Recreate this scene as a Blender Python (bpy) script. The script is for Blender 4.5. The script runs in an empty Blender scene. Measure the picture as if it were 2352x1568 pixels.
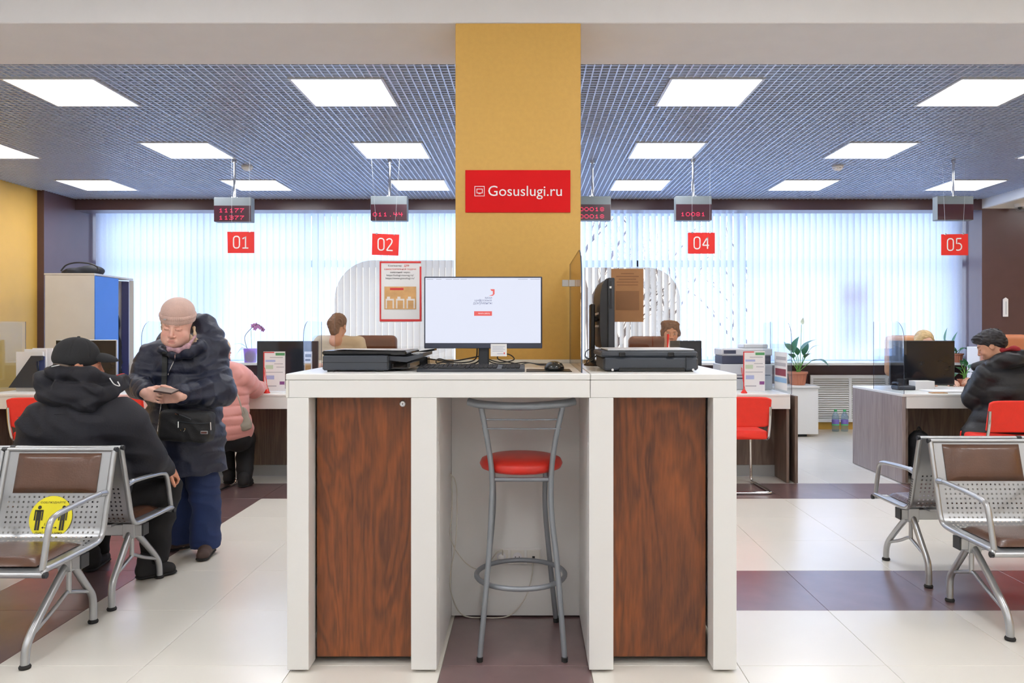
import bpy, bmesh, math, random
import numpy as np
from mathutils import Vector, Matrix, Euler
random.seed(7)
S = bpy.context.scene
COL = S.collection
F, EYE, VX, VY = 1750.0, 1.36, 1215.0, 756.0      # focal length in pixels, eye height, vanishing point of the 2352x1568 frame

def X(px, d): return (px-VX)*d/F
def Z(py, d): return EYE-(py-VY)*d/F
def P(px, py, d): return Vector((X(px, d), d, Z(py, d)))

# ---------------------------------------------------------------- camera, sky, exposure
cam = bpy.data.cameras.new('camera'); cam.sensor_width = 36; cam.lens = F/2352*36
cam.shift_x = -(VX-1176)/2352; cam.shift_y = -(784-VY)/2352
cam.clip_start = .05; cam.clip_end = 300
camo = bpy.data.objects.new('camera', cam); COL.objects.link(camo)
camo.location = (0, 0, EYE); camo.rotation_euler = (math.pi/2, 0, 0)
S.camera = camo
wd = bpy.data.worlds.new('sky'); S.world = wd; wd.use_nodes = True
wn = wd.node_tree
wbg = wn.nodes['Background']
wtc = wn.nodes.new('ShaderNodeTexCoord'); wsp = wn.nodes.new('ShaderNodeSeparateXYZ'); wcr = wn.nodes.new('ShaderNodeValToRGB')
wn.links.new(wtc.outputs['Generated'], wsp.inputs[0]); wn.links.new(wsp.outputs['Z'], wcr.inputs[0])
wcr.color_ramp.elements[0].position = .0; wcr.color_ramp.elements[0].color = (.80, .88, 1, 1)
wcr.color_ramp.elements[1].position = .6; wcr.color_ramp.elements[1].color = (.38, .58, 1, 1)
wn.links.new(wcr.outputs[0], wbg.inputs['Color'])
wbg.inputs['Strength'].default_value = 5.7
S.view_settings.view_transform = 'Standard'; S.view_settings.look = 'None'
S.view_settings.exposure = 0.0; S.view_settings.gamma = 1.0; S.view_settings.use_curve_mapping = False
LAMP_STRENGTH = 15.5
try:
    S.cycles.max_bounces = 10; S.cycles.diffuse_bounces = 5; S.cycles.glossy_bounces = 4
    S.cycles.transparent_max_bounces = 16; S.cycles.transmission_bounces = 6
    S.cycles.caustics_reflective = False; S.cycles.caustics_refractive = False
    S.cycles.sample_clamp_indirect = 4.0
except Exception: pass

# ---------------------------------------------------------------- materials
def lin(c):
    return tuple((v/255/12.92 if v/255 <= .04045 else ((v/255+.055)/1.055)**2.4) for v in c)
def mat(name, rgb, rough=.5, metal=0., var=.05, vscale=6., bump=0., bscale=60., spec=.5, trans=0., emit=None, estr=1., coat=0., sheen=0., stretch=None, vcol=False, alpha=1.):
    m = bpy.data.materials.new(name); m.use_nodes = True
    nt = m.node_tree; b = nt.nodes['Principled BSDF']; L = nt.links
    c = lin(rgb)
    b.inputs['Roughness'].default_value = rough; b.inputs['Metallic'].default_value = metal
    b.inputs['Specular IOR Level'].default_value = spec
    b.inputs['Coat Weight'].default_value = coat; b.inputs['Coat Roughness'].default_value = .28
    b.inputs['Sheen Weight'].default_value = sheen
    b.inputs['Transmission Weight'].default_value = trans
    tc = nt.nodes.new('ShaderNodeTexCoord'); mp = nt.nodes.new('ShaderNodeMapping')
    L.new(tc.outputs['Object'], mp.inputs[0])
    if stretch: mp.inputs['Scale'].default_value = stretch
    src = None
    if vcol:
        at = nt.nodes.new('ShaderNodeAttribute'); at.attribute_name = 'Col'; src = at.outputs['Color']
    if var > 0:
        nz = nt.nodes.new('ShaderNodeTexNoise'); nz.inputs['Scale'].default_value = vscale; nz.inputs['Detail'].default_value = 4
        L.new(mp.outputs[0], nz.inputs[0])
        mr = nt.nodes.new('ShaderNodeMapRange'); mr.inputs['From Min'].default_value = .3; mr.inputs['From Max'].default_value = .7
        mr.inputs['To Min'].default_value = 1-var; mr.inputs['To Max'].default_value = 1+var
        L.new(nz.outputs['Fac'], mr.inputs['Value'])
        mx = nt.nodes.new('ShaderNodeMix'); mx.data_type = 'RGBA'; mx.blend_type = 'MULTIPLY'; mx.inputs[0].default_value = 1
        if src: L.new(src, mx.inputs['A'])
        else: mx.inputs['A'].default_value = (*c, 1)
        L.new(mr.outputs[0], mx.inputs['B']); L.new(mx.outputs['Result'], b.inputs['Base Color'])
    elif src: L.new(src, b.inputs['Base Color'])
    else: b.inputs['Base Color'].default_value = (*c, 1)
    if bump > 0:
        n2 = nt.nodes.new('ShaderNodeTexNoise'); n2.inputs['Scale'].default_value = bscale; n2.inputs['Detail'].default_value = 5
        L.new(mp.outputs[0], n2.inputs[0])
        bp = nt.nodes.new('ShaderNodeBump'); bp.inputs['Strength'].default_value = bump; bp.inputs['Distance'].default_value = .01
        L.new(n2.outputs['Fac'], bp.inputs['Height']); L.new(bp.outputs[0], b.inputs['Normal'])
    if emit is not None:
        b.inputs['Emission Color'].default_value = (*lin(emit), 1); b.inputs['Emission Strength'].default_value = estr
    return m

def wood(name, dark, light, scale=1., rough=.4, stretch=(8, 8, .55), rings=60., coat=0.):
    m = bpy.data.materials.new(name); m.use_nodes = True
    nt = m.node_tree; b = nt.nodes['Principled BSDF']; L = nt.links; N = nt.nodes.new
    tc = N('ShaderNodeTexCoord'); mp = N('ShaderNodeMapping'); mp.inputs['Scale'].default_value = tuple(s*scale for s in stretch)
    L.new(tc.outputs['Object'], mp.inputs[0])
    n1 = N('ShaderNodeTexNoise'); n1.inputs['Scale'].default_value = 1.; n1.inputs['Detail'].default_value = 3; n1.inputs['Distortion'].default_value = 1.2
    L.new(mp.outputs[0], n1.inputs[0])
    # contour lines of a slow noise give the flame figure
    mm = N('ShaderNodeMath'); mm.operation = 'MULTIPLY'; mm.inputs[1].default_value = rings; L.new(n1.outputs['Fac'], mm.inputs[0])
    sn = N('ShaderNodeMath'); sn.operation = 'SINE'; L.new(mm.outputs[0], sn.inputs[0])
    mp2 = N('ShaderNodeMapping'); mp2.inputs['Scale'].default_value = (stretch[0]*30*scale, stretch[1]*30*scale, stretch[2]*12*scale); L.new(tc.outputs['Object'], mp2.inputs[0])
    n2 = N('ShaderNodeTexNoise'); n2.inputs['Scale'].default_value = 1.; n2.inputs['Detail'].default_value = 6; L.new(mp2.outputs[0], n2.inputs[0])
    n3 = N('ShaderNodeTexNoise'); n3.inputs['Scale'].default_value = 1.6; n3.inputs['Detail'].default_value = 3; L.new(mp.outputs[0], n3.inputs[0])
    a1 = N('ShaderNodeMath'); a1.operation = 'MULTIPLY_ADD'; a1.inputs[1].default_value = .11; a1.inputs[2].default_value = .0; L.new(sn.outputs[0], a1.inputs[0])
    a2 = N('ShaderNodeMath'); a2.operation = 'MULTIPLY_ADD'; a2.inputs[1].default_value = .5; L.new(n2.outputs['Fac'], a2.inputs[0]); L.new(a1.outputs[0], a2.inputs[2])
    a3 = N('ShaderNodeMath'); a3.operation = 'MULTIPLY_ADD'; a3.inputs[1].default_value = .5; L.new(n3.outputs['Fac'], a3.inputs[0]); L.new(a2.outputs[0], a3.inputs[2])
    cr = N('ShaderNodeValToRGB'); cr.color_ramp.elements[0].position = .22; cr.color_ramp.elements[0].color = (*lin(dark), 1)
    cr.color_ramp.elements[1].position = .84; cr.color_ramp.elements[1].color = (*lin(light), 1)
    L.new(a3.outputs[0], cr.inputs[0]); L.new(cr.outputs[0], b.inputs['Base Color'])
    b.inputs['Roughness'].default_value = rough; b.inputs['Coat Weight'].default_value = coat
    return m

def clearmat(name, tint, refl=.12, rough=.02, haze=0.):
    """thin clear plastic: tinted see-through with a glossy face (and optional milky haze)"""
    m = bpy.data.materials.new(name); m.use_nodes = True
    nt = m.node_tree; nt.nodes.clear(); L = nt.links; N = nt.nodes.new
    out = N('ShaderNodeOutputMaterial'); tr = N('ShaderNodeBsdfTransparent'); tr.inputs[0].default_value = (*tint, 1)
    gl = N('ShaderNodeBsdfGlossy'); gl.inputs['Roughness'].default_value = rough; gl.inputs[0].default_value = (1, 1, 1, 1)
    fr = N('ShaderNodeLayerWeight'); fr.inputs['Blend'].default_value = .5
    pw = N('ShaderNodeMath'); pw.operation = 'POWER'; pw.inputs[1].default_value = 5.; L.new(fr.outputs['Facing'], pw.inputs[0])
    ml = N('ShaderNodeMath'); ml.operation = 'MULTIPLY_ADD'; ml.inputs[1].default_value = .5; ml.inputs[2].default_value = .03+refl*.2; L.new(pw.outputs[0], ml.inputs[0])
    mx = N('ShaderNodeMixShader'); L.new(ml.outputs[0], mx.inputs[0]); L.new(tr.outputs[0], mx.inputs[1]); L.new(gl.outputs[0], mx.inputs[2])
    last = mx.outputs[0]
    if haze > 0:
        df = N('ShaderNodeBsdfDiffuse'); df.inputs[0].default_value = (.85, .87, .9, 1)
        m2 = N('ShaderNodeMixShader'); m2.inputs[0].default_value = haze; L.new(last, m2.inputs[1]); L.new(df.outputs[0], m2.inputs[2]); last = m2.outputs[0]
    L.new(last, out.inputs[0])
    return m

# ---------------------------------------------------------------- mesh builder
class MB:
    def __init__(s): s.v = []; s.f = []; s.mi = []; s.m = 0; s.T = None
    def add(s, vs, fs):
        o = len(s.v)
        if s.T is not None: vs = [s.T @ Vector(v) for v in vs]
        s.v += [tuple(v) for v in vs]; s.f += [tuple(i+o for i in f) for f in fs]; s.mi += [s.m]*len(fs); return s
    def box(s, x0, x1, y0, y1, z0, z1, b=0.):
        x0, x1 = min(x0, x1), max(x0, x1); y0, y1 = min(y0, y1), max(y0, y1); z0, z1 = min(z0, z1), max(z0, z1)
        b = min(b, (x1-x0)*.45, (y1-y0)*.45, (z1-z0)*.45)
        if b <= 0:
            return s.add([(x0,y0,z0),(x1,y0,z0),(x1,y1,z0),(x0,y1,z0),(x0,y0,z1),(x1,y0,z1),(x1,y1,z1),(x0,y1,z1)],
                         [(0,3,2,1),(4,5,6,7),(0,1,5,4),(1,2,6,5),(2,3,7,6),(3,0,4,7)])
        vs = []; idx = {}
        for i, (X_, sx) in enumerate(((x0, 1), (x1, -1))):
            for j, (Y_, sy) in enumerate(((y0, 1), (y1, -1))):
                for k, (Z_, sz) in enumerate(((z0, 1), (z1, -1))):
                    for a in range(3):
                        p = [X_+sx*b, Y_+sy*b, Z_+sz*b]; p[a] = (X_, Y_, Z_)[a]
                        idx[(i, j, k, a)] = len(vs); vs.append(p)
        fs = []
        q = [(0,0),(1,0),(1,1),(0,1)]
        for a in range(3):
            for e in (0, 1):
                f = []
                for (u, w) in q:
                    c = [0,0,0]; c[a] = e; c[(a+1)%3] = u; c[(a+2)%3] = w; f.append(idx[(*c, a)])
                fs.append(tuple(f) if e else tuple(f[::-1]))
        for a in range(3):
            b_, c_ = (a+1)%3, (a+2)%3
            for u in (0, 1):
                for w in (0, 1):
                    k0 = [0,0,0]; k0[b_] = u; k0[c_] = w; k1 = list(k0); k1[a] = 1
                    f = [idx[(*k0, b_)], idx[(*k1, b_)], idx[(*k1, c_)], idx[(*k0, c_)]]
                    fs.append(tuple(f) if (u == w) == False else tuple(f[::-1]))
        for i in (0, 1):
            for j in (0, 1):
                for k in (0, 1):
                    f = (idx[(i,j,k,0)], idx[(i,j,k,1)], idx[(i,j,k,2)])
                    fs.append(f if (i+j+k) % 2 == 1 else f[::-1])
        return s.add(vs, fs)
    def tube(s, pts, r, n=10, closed=False, caps=True, sq=None):
        pts = [Vector(p) for p in pts]; m = len(pts)
        rs = r if isinstance(r, (list, tuple)) else [r]*m
        vs = []; fs = []
        up = None
        for i, p in enumerate(pts):
            if closed: t = (pts[(i+1) % m]-pts[i-1])
            else: t = pts[min(i+1, m-1)]-pts[max(i-1, 0)]
            t.normalize()
            if up is None:
                up = Vector((0,0,1)) if abs(t.z) < .9 else Vector((1,0,0))
            a = (up-t*up.dot(t))
            if a.length < 1e-6: a = t.orthogonal()
            a.normalize(); b = t.cross(a); up = a
            for k in range(n):
                th = 2*math.pi*k/n
                ra, rb = (rs[i], rs[i]) if sq is None else (rs[i]*sq[0], rs[i]*sq[1])
                vs.append(p+a*math.cos(th)*ra+b*math.sin(th)*rb)
        rings = m if closed else m-1
        for i in range(rings):
            o, o2 = i*n, ((i+1) % m)*n
            for k in range(n):
                fs.append((o+k, o+(k+1)%n, o2+(k+1)%n, o2+k))
        if caps and not closed:
            fs.append(tuple(range(n-1, -1, -1))); fs.append(tuple((m-1)*n+k for k in range(n)))
        return s.add(vs, fs)
    def lathe(s, prof, c=(0,0,0), n=24, sx=1., sy=1.):
        vs = []; fs = []; m = len(prof)
        for (r, z) in prof:
            for k in range(n):
                th = 2*math.pi*k/n; vs.append((c[0]+r*sx*math.cos(th), c[1]+r*sy*math.sin(th), c[2]+z))
        for i in range(m-1):
            for k in range(n): fs.append((i*n+k, i*n+(k+1)%n, (i+1)*n+(k+1)%n, (i+1)*n+k))
        fs.append(tuple(range(n-1, -1, -1))); fs.append(tuple((m-1)*n+k for k in range(n)))
        return s.add(vs, fs)
    def prism(s, poly, o, u, w, t):
        """extrude the 2D polygon (in axes u, w from origin o) along vector t"""
        o, u, w, t = map(Vector, (o, u, w, t)); n = len(poly)
        vs = [o+u*a+w*b for a, b in poly]; vs += [v+t for v in vs]
        fs = [tuple(range(n-1, -1, -1)), tuple(range(n, 2*n))]+[(k, (k+1) % n, n+(k+1) % n, n+k) for k in range(n)]
        return s.add(vs, fs)
    def quad(s, a, b, c, d): return s.add([a, b, c, d], [(0,1,2,3)])
    def sphere(s, c, r, n=12, m=8):
        if not isinstance(r, (tuple, list)): r = (r, r, r)
        vs = [(c[0], c[1], c[2]-r[2])]; fs = []
        for i in range(1, m):
            ph = math.pi*i/m-math.pi/2
            for k in range(n):
                th = 2*math.pi*k/n; vs.append((c[0]+r[0]*math.cos(ph)*math.cos(th), c[1]+r[1]*math.cos(ph)*math.sin(th), c[2]+r[2]*math.sin(ph)))
        vs.append((c[0], c[1], c[2]+r[2]))
        for k in range(n): fs.append((0, 1+(k+1)%n, 1+k))
        for i in range(m-2):
            for k in range(n): fs.append((1+i*n+k, 1+i*n+(k+1)%n, 1+(i+1)*n+(k+1)%n, 1+(i+1)*n+k))
        e = len(vs)-1; o = 1+(m-2)*n
        for k in range(n): fs.append((o+k, o+(k+1)%n, e))
        return s.add(vs, fs)

def origin_of(o):
    v = Vector((0,0,0))
    while o is not None: v += o.location; o = o.parent
    return v
def link(name, me, parent=None, props=None):
    o = bpy.data.objects.new(name, me); COL.objects.link(o)
    if parent is not None: o.parent = parent
    if props:
        for k, v in props.items(): o[k] = v
    return o
def build(name, mb, mats, parent=None, smooth=None, local=False, fix=False, **props):
    me = bpy.data.meshes.new(name)
    off = Vector((0,0,0)) if (parent is None or local) else origin_of(parent)
    vs = [tuple(Vector(v)-off) for v in mb.v] if off.length > 0 else mb.v
    me.from_pydata(vs, [], mb.f)
    if not isinstance(mats, (list, tuple)): mats = [mats]
    for m in mats: me.materials.append(m)
    if len(mats) > 1: me.polygons.foreach_set('material_index', mb.mi)
    if fix:
        bm = bmesh.new(); bm.from_mesh(me); bmesh.ops.recalc_face_normals(bm, faces=bm.faces); bm.to_mesh(me); bm.free()
    if smooth:
        me.polygons.foreach_set('use_smooth', [True]*len(me.polygons))
        if smooth < 180: me.set_sharp_from_angle(angle=math.radians(smooth))
    me.update()
    return link(name, me, parent, props)
def thing(name, label, cat, loc=(0,0,0), group=None):
    o = bpy.data.objects.new(name, None); COL.objects.link(o); o.location = loc; o.empty_display_size = .1
    o['label'] = label; o['category'] = cat
    if group: o['group'] = group
    return o
def tag(o, label, cat, group=None):
    o['label'] = label; o['category'] = cat
    if group: o['group'] = group
    return o
def recenter(o):
    """give a one-mesh thing its origin at its base"""
    me = o.data; n = len(me.vertices); a = np.empty(n*3, np.float32); me.vertices.foreach_get('co', a); a = a.reshape(-1, 3)
    c = np.array([(a[:,0].min()+a[:,0].max())/2, (a[:,1].min()+a[:,1].max())/2, a[:,2].min()])
    me.vertices.foreach_set('co', (a-c).astype(np.float32).ravel()); o.location = tuple(float(v) for v in c); me.update(); return o
def one(name, mb, mats, label, cat, group=None, smooth=None, fix=False):
    return tag(recenter(build(name, mb, mats, None, smooth, fix=fix)), label, cat, group)
def struct(name, mb, mats, parent=None, smooth=None):
    o = build(name, mb, mats, parent, smooth)
    if parent is None: o['kind'] = 'structure'
    return o
def copy_tree(o, parent=None):
    c = o.copy(); COL.objects.link(c)
    if parent is not None: c.parent = parent
    for ch in list(o.children): copy_tree(ch, c)
    return c

_font_cache = {}
def text_geo(s):
    if s in _font_cache: return _font_cache[s]
    cu = bpy.data.curves.new('t', 'FONT'); cu.body = s; cu.size = 1; cu.resolution_u = 3
    ob = bpy.data.objects.new('t', cu); COL.objects.link(ob)
    dg = bpy.context.evaluated_depsgraph_get(); dg.update()
    me = bpy.data.meshes.new_from_object(ob.evaluated_get(dg))
    vs = [tuple(v.co) for v in me.vertices]; fs = [tuple(p.vertices) for p in me.polygons]
    bpy.data.objects.remove(ob); bpy.data.curves.remove(cu); bpy.data.meshes.remove(me)
    _font_cache[s] = (vs, fs); return vs, fs
def text(mb, s, c, w=None, h=None, ux=(1,0,0), uz=(0,0,1), align='c', lift=.0012):
    """flat lettering centred at c, fitted to width w and/or height h, facing ux x uz reversed (towards -Y by default)"""
    vs, fs = text_geo(s)
    if not vs: return mb
    x0 = min(v[0] for v in vs); x1 = max(v[0] for v in vs); y0 = min(v[1] for v in vs); y1 = max(v[1] for v in vs)
    sx = w/(x1-x0) if w else None; sy = h/(y1-y0) if h else None
    if sx is None: sx = sy
    if sy is None: sy = sx
    ux, uz = Vector(ux), Vector(uz); n = ux.cross(uz).normalized(); c = Vector(c)
    cx = (x0+x1)/2 if align == 'c' else x0
    out = [c+ux*((v[0]-cx)*sx)+uz*((v[1]-(y0+y1)/2)*sy)+n*lift for v in vs]
    return mb.add(out, fs)

# ---------------------------------------------------------------- soft shapes (people, clothes): signed distances meshed with surface nets
def surfnets(D, org, vox):
    Sg = D < 0
    n = [d-1 for d in D.shape]
    cnt = np.zeros(n, np.uint8)
    cs = [(i,j,k) for i in (0,1) for j in (0,1) for k in (0,1)]
    for (i,j,k) in cs: cnt += Sg[i:n[0]+i, j:n[1]+j, k:n[2]+k]
    act = (cnt > 0) & (cnt < 8)
    ids = np.argwhere(act)
    acc = np.zeros((len(ids), 3)); w = np.zeros(len(ids))
    for a in cs:
        for ax in range(3):
            if a[ax]: continue
            b = list(a); b[ax] = 1
            da = D[ids[:,0]+a[0], ids[:,1]+a[1], ids[:,2]+a[2]]; db = D[ids[:,0]+b[0], ids[:,1]+b[1], ids[:,2]+b[2]]
            m = (da < 0) != (db < 0)
            t = np.where(m, da/(np.where(da-db == 0, 1, da-db)), 0)
            p = np.array(a, float)[None].repeat(len(ids), 0); p[:, ax] += t
            acc[m] += p[m]; w[m] += 1
    V = (ids+acc/w[:,None])*vox+org
    I = np.full(n, -1, np.int32); I[act] = np.arange(len(ids))
    F_ = []
    for ax in range(3):
        u, v = (ax+1) % 3, (ax+2) % 3
        sl0 = [slice(None)]*3; sl1 = [slice(None)]*3; sl0[ax] = slice(0, -1); sl1[ax] = slice(1, None)
        A = Sg[tuple(sl0)]; B = Sg[tuple(sl1)]
        e = np.argwhere(A != B)
        e = e[(e[:,u] > 0) & (e[:,v] > 0) & (e[:,u] < n[u]) & (e[:,v] < n[v])]
        if not len(e): continue
        ins = A[e[:,0], e[:,1], e[:,2]]
        def cell(du, dv):
            q = e.copy(); q[:,u] += du; q[:,v] += dv; return I[q[:,0], q[:,1], q[:,2]]
        q = np.stack([cell(-1,-1), cell(0,-1), cell(0,0), cell(-1,0)], 1)
        q[~ins] = q[~ins][:, ::-1]
        F_.append(q)
    Fc = np.concatenate(F_); Fc = Fc[(Fc >= 0).all(1)]
    return V, Fc
def rotm(fwd, up=(0,0,1)):
    f = Vector(fwd).normalized(); u = Vector(up); r = f.cross(u).normalized(); u = r.cross(f)
    return np.array([[r.x, f.x, u.x], [r.y, f.y, u.y], [r.z, f.z, u.z]])
def C(p0, r0, p1, r1=None, **k): return dict(t='c', a=np.array(p0, float), b=np.array(p1, float), r0=r0, r1=r0 if r1 is None else r1, **k)
def E(c, r, R=None, **k): return dict(t='e', c=np.array(c, float), r=np.array(r, float), R=np.eye(3) if R is None else np.array(R), **k)
def B(c, h, rd=.01, R=None, **k): return dict(t='b', c=np.array(c, float), h=np.array(h, float), rd=rd, R=np.eye(3) if R is None else np.array(R), **k)
def soft(prims, vox, k=.02, disp=None):
    lo = np.array([1e9]*3); hi = -lo
    for p in prims:
        if p['t'] == 'c': l = np.minimum(p['a']-p['r0'], p['b']-p['r1']); h = np.maximum(p['a']+p['r0'], p['b']+p['r1'])
        elif p['t'] == 'e': R_ = np.sqrt(((p['R']*p['r'][None])**2).sum(1)); l = p['c']-R_; h = p['c']+R_
        else: R_ = np.abs(p['R']) @ p['h']+p['rd']; l = p['c']-R_; h = p['c']+R_
        p['lo'], p['hi'] = l, h
        if not p.get('cut'): lo = np.minimum(lo, l); hi = np.maximum(hi, h)
    lo = lo-4*vox-.012; hi = hi+4*vox+.012
    dims = np.ceil((hi-lo)/vox).astype(int)+1
    D = np.full(dims, 1., np.float32)
    ax = [lo[i]+np.arange(dims[i])*vox for i in range(3)]
    for p in prims:
        kk = p.get('k', k); mg = kk+3*vox+.012
        i0 = np.maximum(0, np.floor((p['lo']-mg-lo)/vox).astype(int)); i1 = np.minimum(dims, np.ceil((p['hi']+mg-lo)/vox).astype(int)+1)
        if (i1 <= i0).any(): continue
        sl = tuple(slice(i0[i], i1[i]) for i in range(3))
        G = np.stack(np.meshgrid(*[ax[i][sl[i]] for i in range(3)], indexing='ij'), -1)
        if p['t'] == 'c':
            a, b = p['a'], p['b']; ab = b-a; L2 = max(1e-9, (ab**2).sum())
            t = np.clip(((G-a) @ ab)/L2, 0, 1)
            q = G-a-t[..., None]*ab
            if 'sq' in p:
                s_, fct = np.array(p['sq'][0], float), p['sq'][1]; s_ /= np.linalg.norm(s_)
                cmp = q @ s_; q = q+(cmp*(1/fct-1))[..., None]*s_
            d = np.sqrt((q**2).sum(-1))-(p['r0']+(p['r1']-p['r0'])*t)
            if 'sq' in p: d = d*max(.5, p['sq'][1])
            if 'q' in p:
                s1 = ((G-a) @ ab)/math.sqrt(L2); g = np.abs(np.sin(np.pi*(s1/p['q'][0]+p['q'][2] if len(p['q']) > 2 else s1/p['q'][0]))); d = d+p['q'][1]*((1-g)**2.5)
        elif p['t'] == 'e':
            q = (G-p['c']) @ p['R']; k0 = np.sqrt(((q/p['r'])**2).sum(-1)); k1 = np.sqrt(((q/p['r']**2)**2).sum(-1))
            d = k0*(k0-1)/np.maximum(k1, 1e-6)
            if 'q' in p:
                g = np.abs(np.sin(np.pi*(G[..., 2]/p['q'][0]+.08*np.sin(G[..., 0]*9+G[..., 1]*7)))); d = d+p['q'][1]*((1-g)**2.5)
        else:
            q = np.abs((G-p['c']) @ p['R'])-(p['h']-p['rd']*0)
            d = np.sqrt((np.maximum(q, 0)**2).sum(-1))+np.minimum(q.max(-1), 0)-p['rd']
        cur = D[sl]
        if p.get('cut'):
            d = -d; h_ = np.maximum(kk-np.abs(cur-d), 0)/kk; D[sl] = np.maximum(cur, d)+h_*h_*kk/4
        else:
            h_ = np.maximum(kk-np.abs(cur-d), 0)/kk; D[sl] = np.minimum(cur, d)-h_*h_*kk/4
    if disp:
        m = np.abs(D) < .05; ii = np.argwhere(m); Pn = lo+ii*vox; D[m] += disp(Pn).astype(np.float32)
    # never touch the grid border
    return surfnets(D, lo, vox)
def np_mesh(name, chunks, mats, parent=None, colf=None, **props):
    """chunks: list of (V, F[, material index]); joined into one mesh object"""
    off = np.array(origin_of(parent)) if parent is not None else np.zeros(3)
    Vs = []; Fs = []; M = []; o = 0
    for c in chunks:
        V, Fc = c[0], c[1]; Vs.append(V); Fs.append(Fc+o); o += len(V); M += [c[2] if len(c) > 2 else 0]*len(Fc)
    V = np.concatenate(Vs); Fc = np.concatenate(Fs)
    me = bpy.data.meshes.new(name)
    me.vertices.add(len(V)); me.vertices.foreach_set('co', (V-off).astype(np.float32).ravel())
    me.loops.add(len(Fc)*4); me.loops.foreach_set('vertex_index', Fc.astype(np.int32).ravel())
    me.polygons.add(len(Fc)); me.polygons.foreach_set('loop_start', np.arange(len(Fc), dtype=np.int32)*4)
    me.polygons.foreach_set('loop_total', np.full(len(Fc), 4, np.int32))
    if not isinstance(mats, (list, tuple)): mats = [mats]
    for m in mats: me.materials.append(m)
    me.polygons.foreach_set('material_index', M)
    me.polygons.foreach_set('use_smooth', [True]*len(Fc))
    if colf is not None:
        c = colf(V); at = me.color_attributes.new('Col', 'FLOAT_COLOR', 'POINT')
        at.data.foreach_set('color', np.concatenate([c, np.ones((len(c), 1))], 1).astype(np.float32).ravel())
    me.update(calc_edges=True); me.validate()
    return link(name, me, parent, props)
def wrinkle(amp, sc, seed=0):
    rs = np.random.RandomState(seed); K = rs.normal(size=(9, 3))*sc; ph = rs.uniform(0, 6.3, 9); K[:, 2] *= 1.6
    W = rs.normal(size=(3, 3))*sc*.6
    def f(Pn):
        q = Pn+.35/sc*np.sin(Pn @ W.T)
        s = sum(np.sin(q @ K[i]+ph[i]) for i in range(9))/9
        return -amp*(1-2*np.abs(s)*1.6)
    return f
# ================================================================ ROOM
M = {}
M['white_lam'] = mat('white laminate', (236, 236, 233), .32, var=.012, vscale=3)
M['white_edge'] = mat('white laminate edge', (232, 230, 222), .4, var=.02)
M['paint_white'] = mat('white paint', (232, 232, 231), .75, var=.015, bump=.05, bscale=180)
M['paint_soffit'] = mat('grey white paint', (238, 238, 240), .8, var=.015, bump=.08, bscale=220)
M['mustard'] = mat('mustard paint', (204, 162, 82), .55, var=.03, vscale=40, bump=.12, bscale=260)
M['yellow'] = mat('yellow paint', (218, 172, 78), .5, var=.025, bump=.1, bscale=240)
M['brown'] = mat('brown paint', (86, 64, 66), .28, var=.05, bump=.05, bscale=200)
M['tile_w'] = mat('cream porcelain tile', (232, 228, 218), .22, var=.025, vscale=1.7, spec=.6, coat=.35)
M['tile_b'] = mat('brown porcelain tile', (114, 90, 90), .24, var=.10, vscale=7, spec=.7, coat=.6)
M['grout'] = mat('grout', (150, 140, 124), .9)
M['grille'] = mat('aluminium grille', (212, 222, 240), .38, metal=.5, var=.0)
M['plenum'] = mat('dark plenum', (30, 30, 33), .9)
M['lamp'] = mat('lamp diffuser', (255, 255, 255), .6, var=0, emit=(252, 252, 255), estr=LAMP_STRENGTH)
M['lamp2'] = mat('hall lamp diffuser', (255, 255, 255), .6, var=0, emit=(252, 252, 255), estr=LAMP_STRENGTH*1.45)
M['lampframe'] = mat('lamp frame', (214, 216, 220), .4, metal=.3)
M['alu'] = mat('aluminium', (190, 193, 197), .35, metal=.8, var=.02)
M['chrome'] = mat('chrome', (225, 226, 228), .08, metal=1., var=0)
M['steelgrey'] = mat('grey powder coated steel', (134, 139, 145), .38, metal=.35, var=.02)
M['benchmetal'] = mat('satin silver steel', (178, 180, 182), .3, metal=.75, var=.03, vscale=9)
M['black'] = mat('black plastic', (26, 27, 31), .42, var=.03)
M['darkgrey'] = mat('charcoal plastic', (46, 50, 57), .45, var=.03)
M['rubber'] = mat('black rubber', (28, 27, 27), .8)
M['paper'] = mat('white paper', (240, 240, 240), .7, var=.01)
M['red'] = mat('red sign', (204, 4, 10), .5, var=.02, spec=.2)
M['redplastic'] = mat('red plastic', (214, 38, 24), .35)
M['ink'] = mat('dark ink', (52, 48, 58), .7, var=0)
M['redink'] = mat('red ink', (204, 52, 52), .7, var=0)
M['whiteink'] = mat('white lettering', (246, 246, 246), .5, var=0)
M['clear'] = clearmat('clear acrylic', (.93, .955, .975), .05)
M['pane'] = clearmat('window pane', (.95, .97, 1.), .0)
M['tint'] = clearmat('amber tinted acrylic', (.82, .73, .61), .05)
M['edge'] = mat('acrylic edge', (60, 72, 88), .2, var=0)

X0, X1 = -5.70, 5.612
GZ = 2.967
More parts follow.
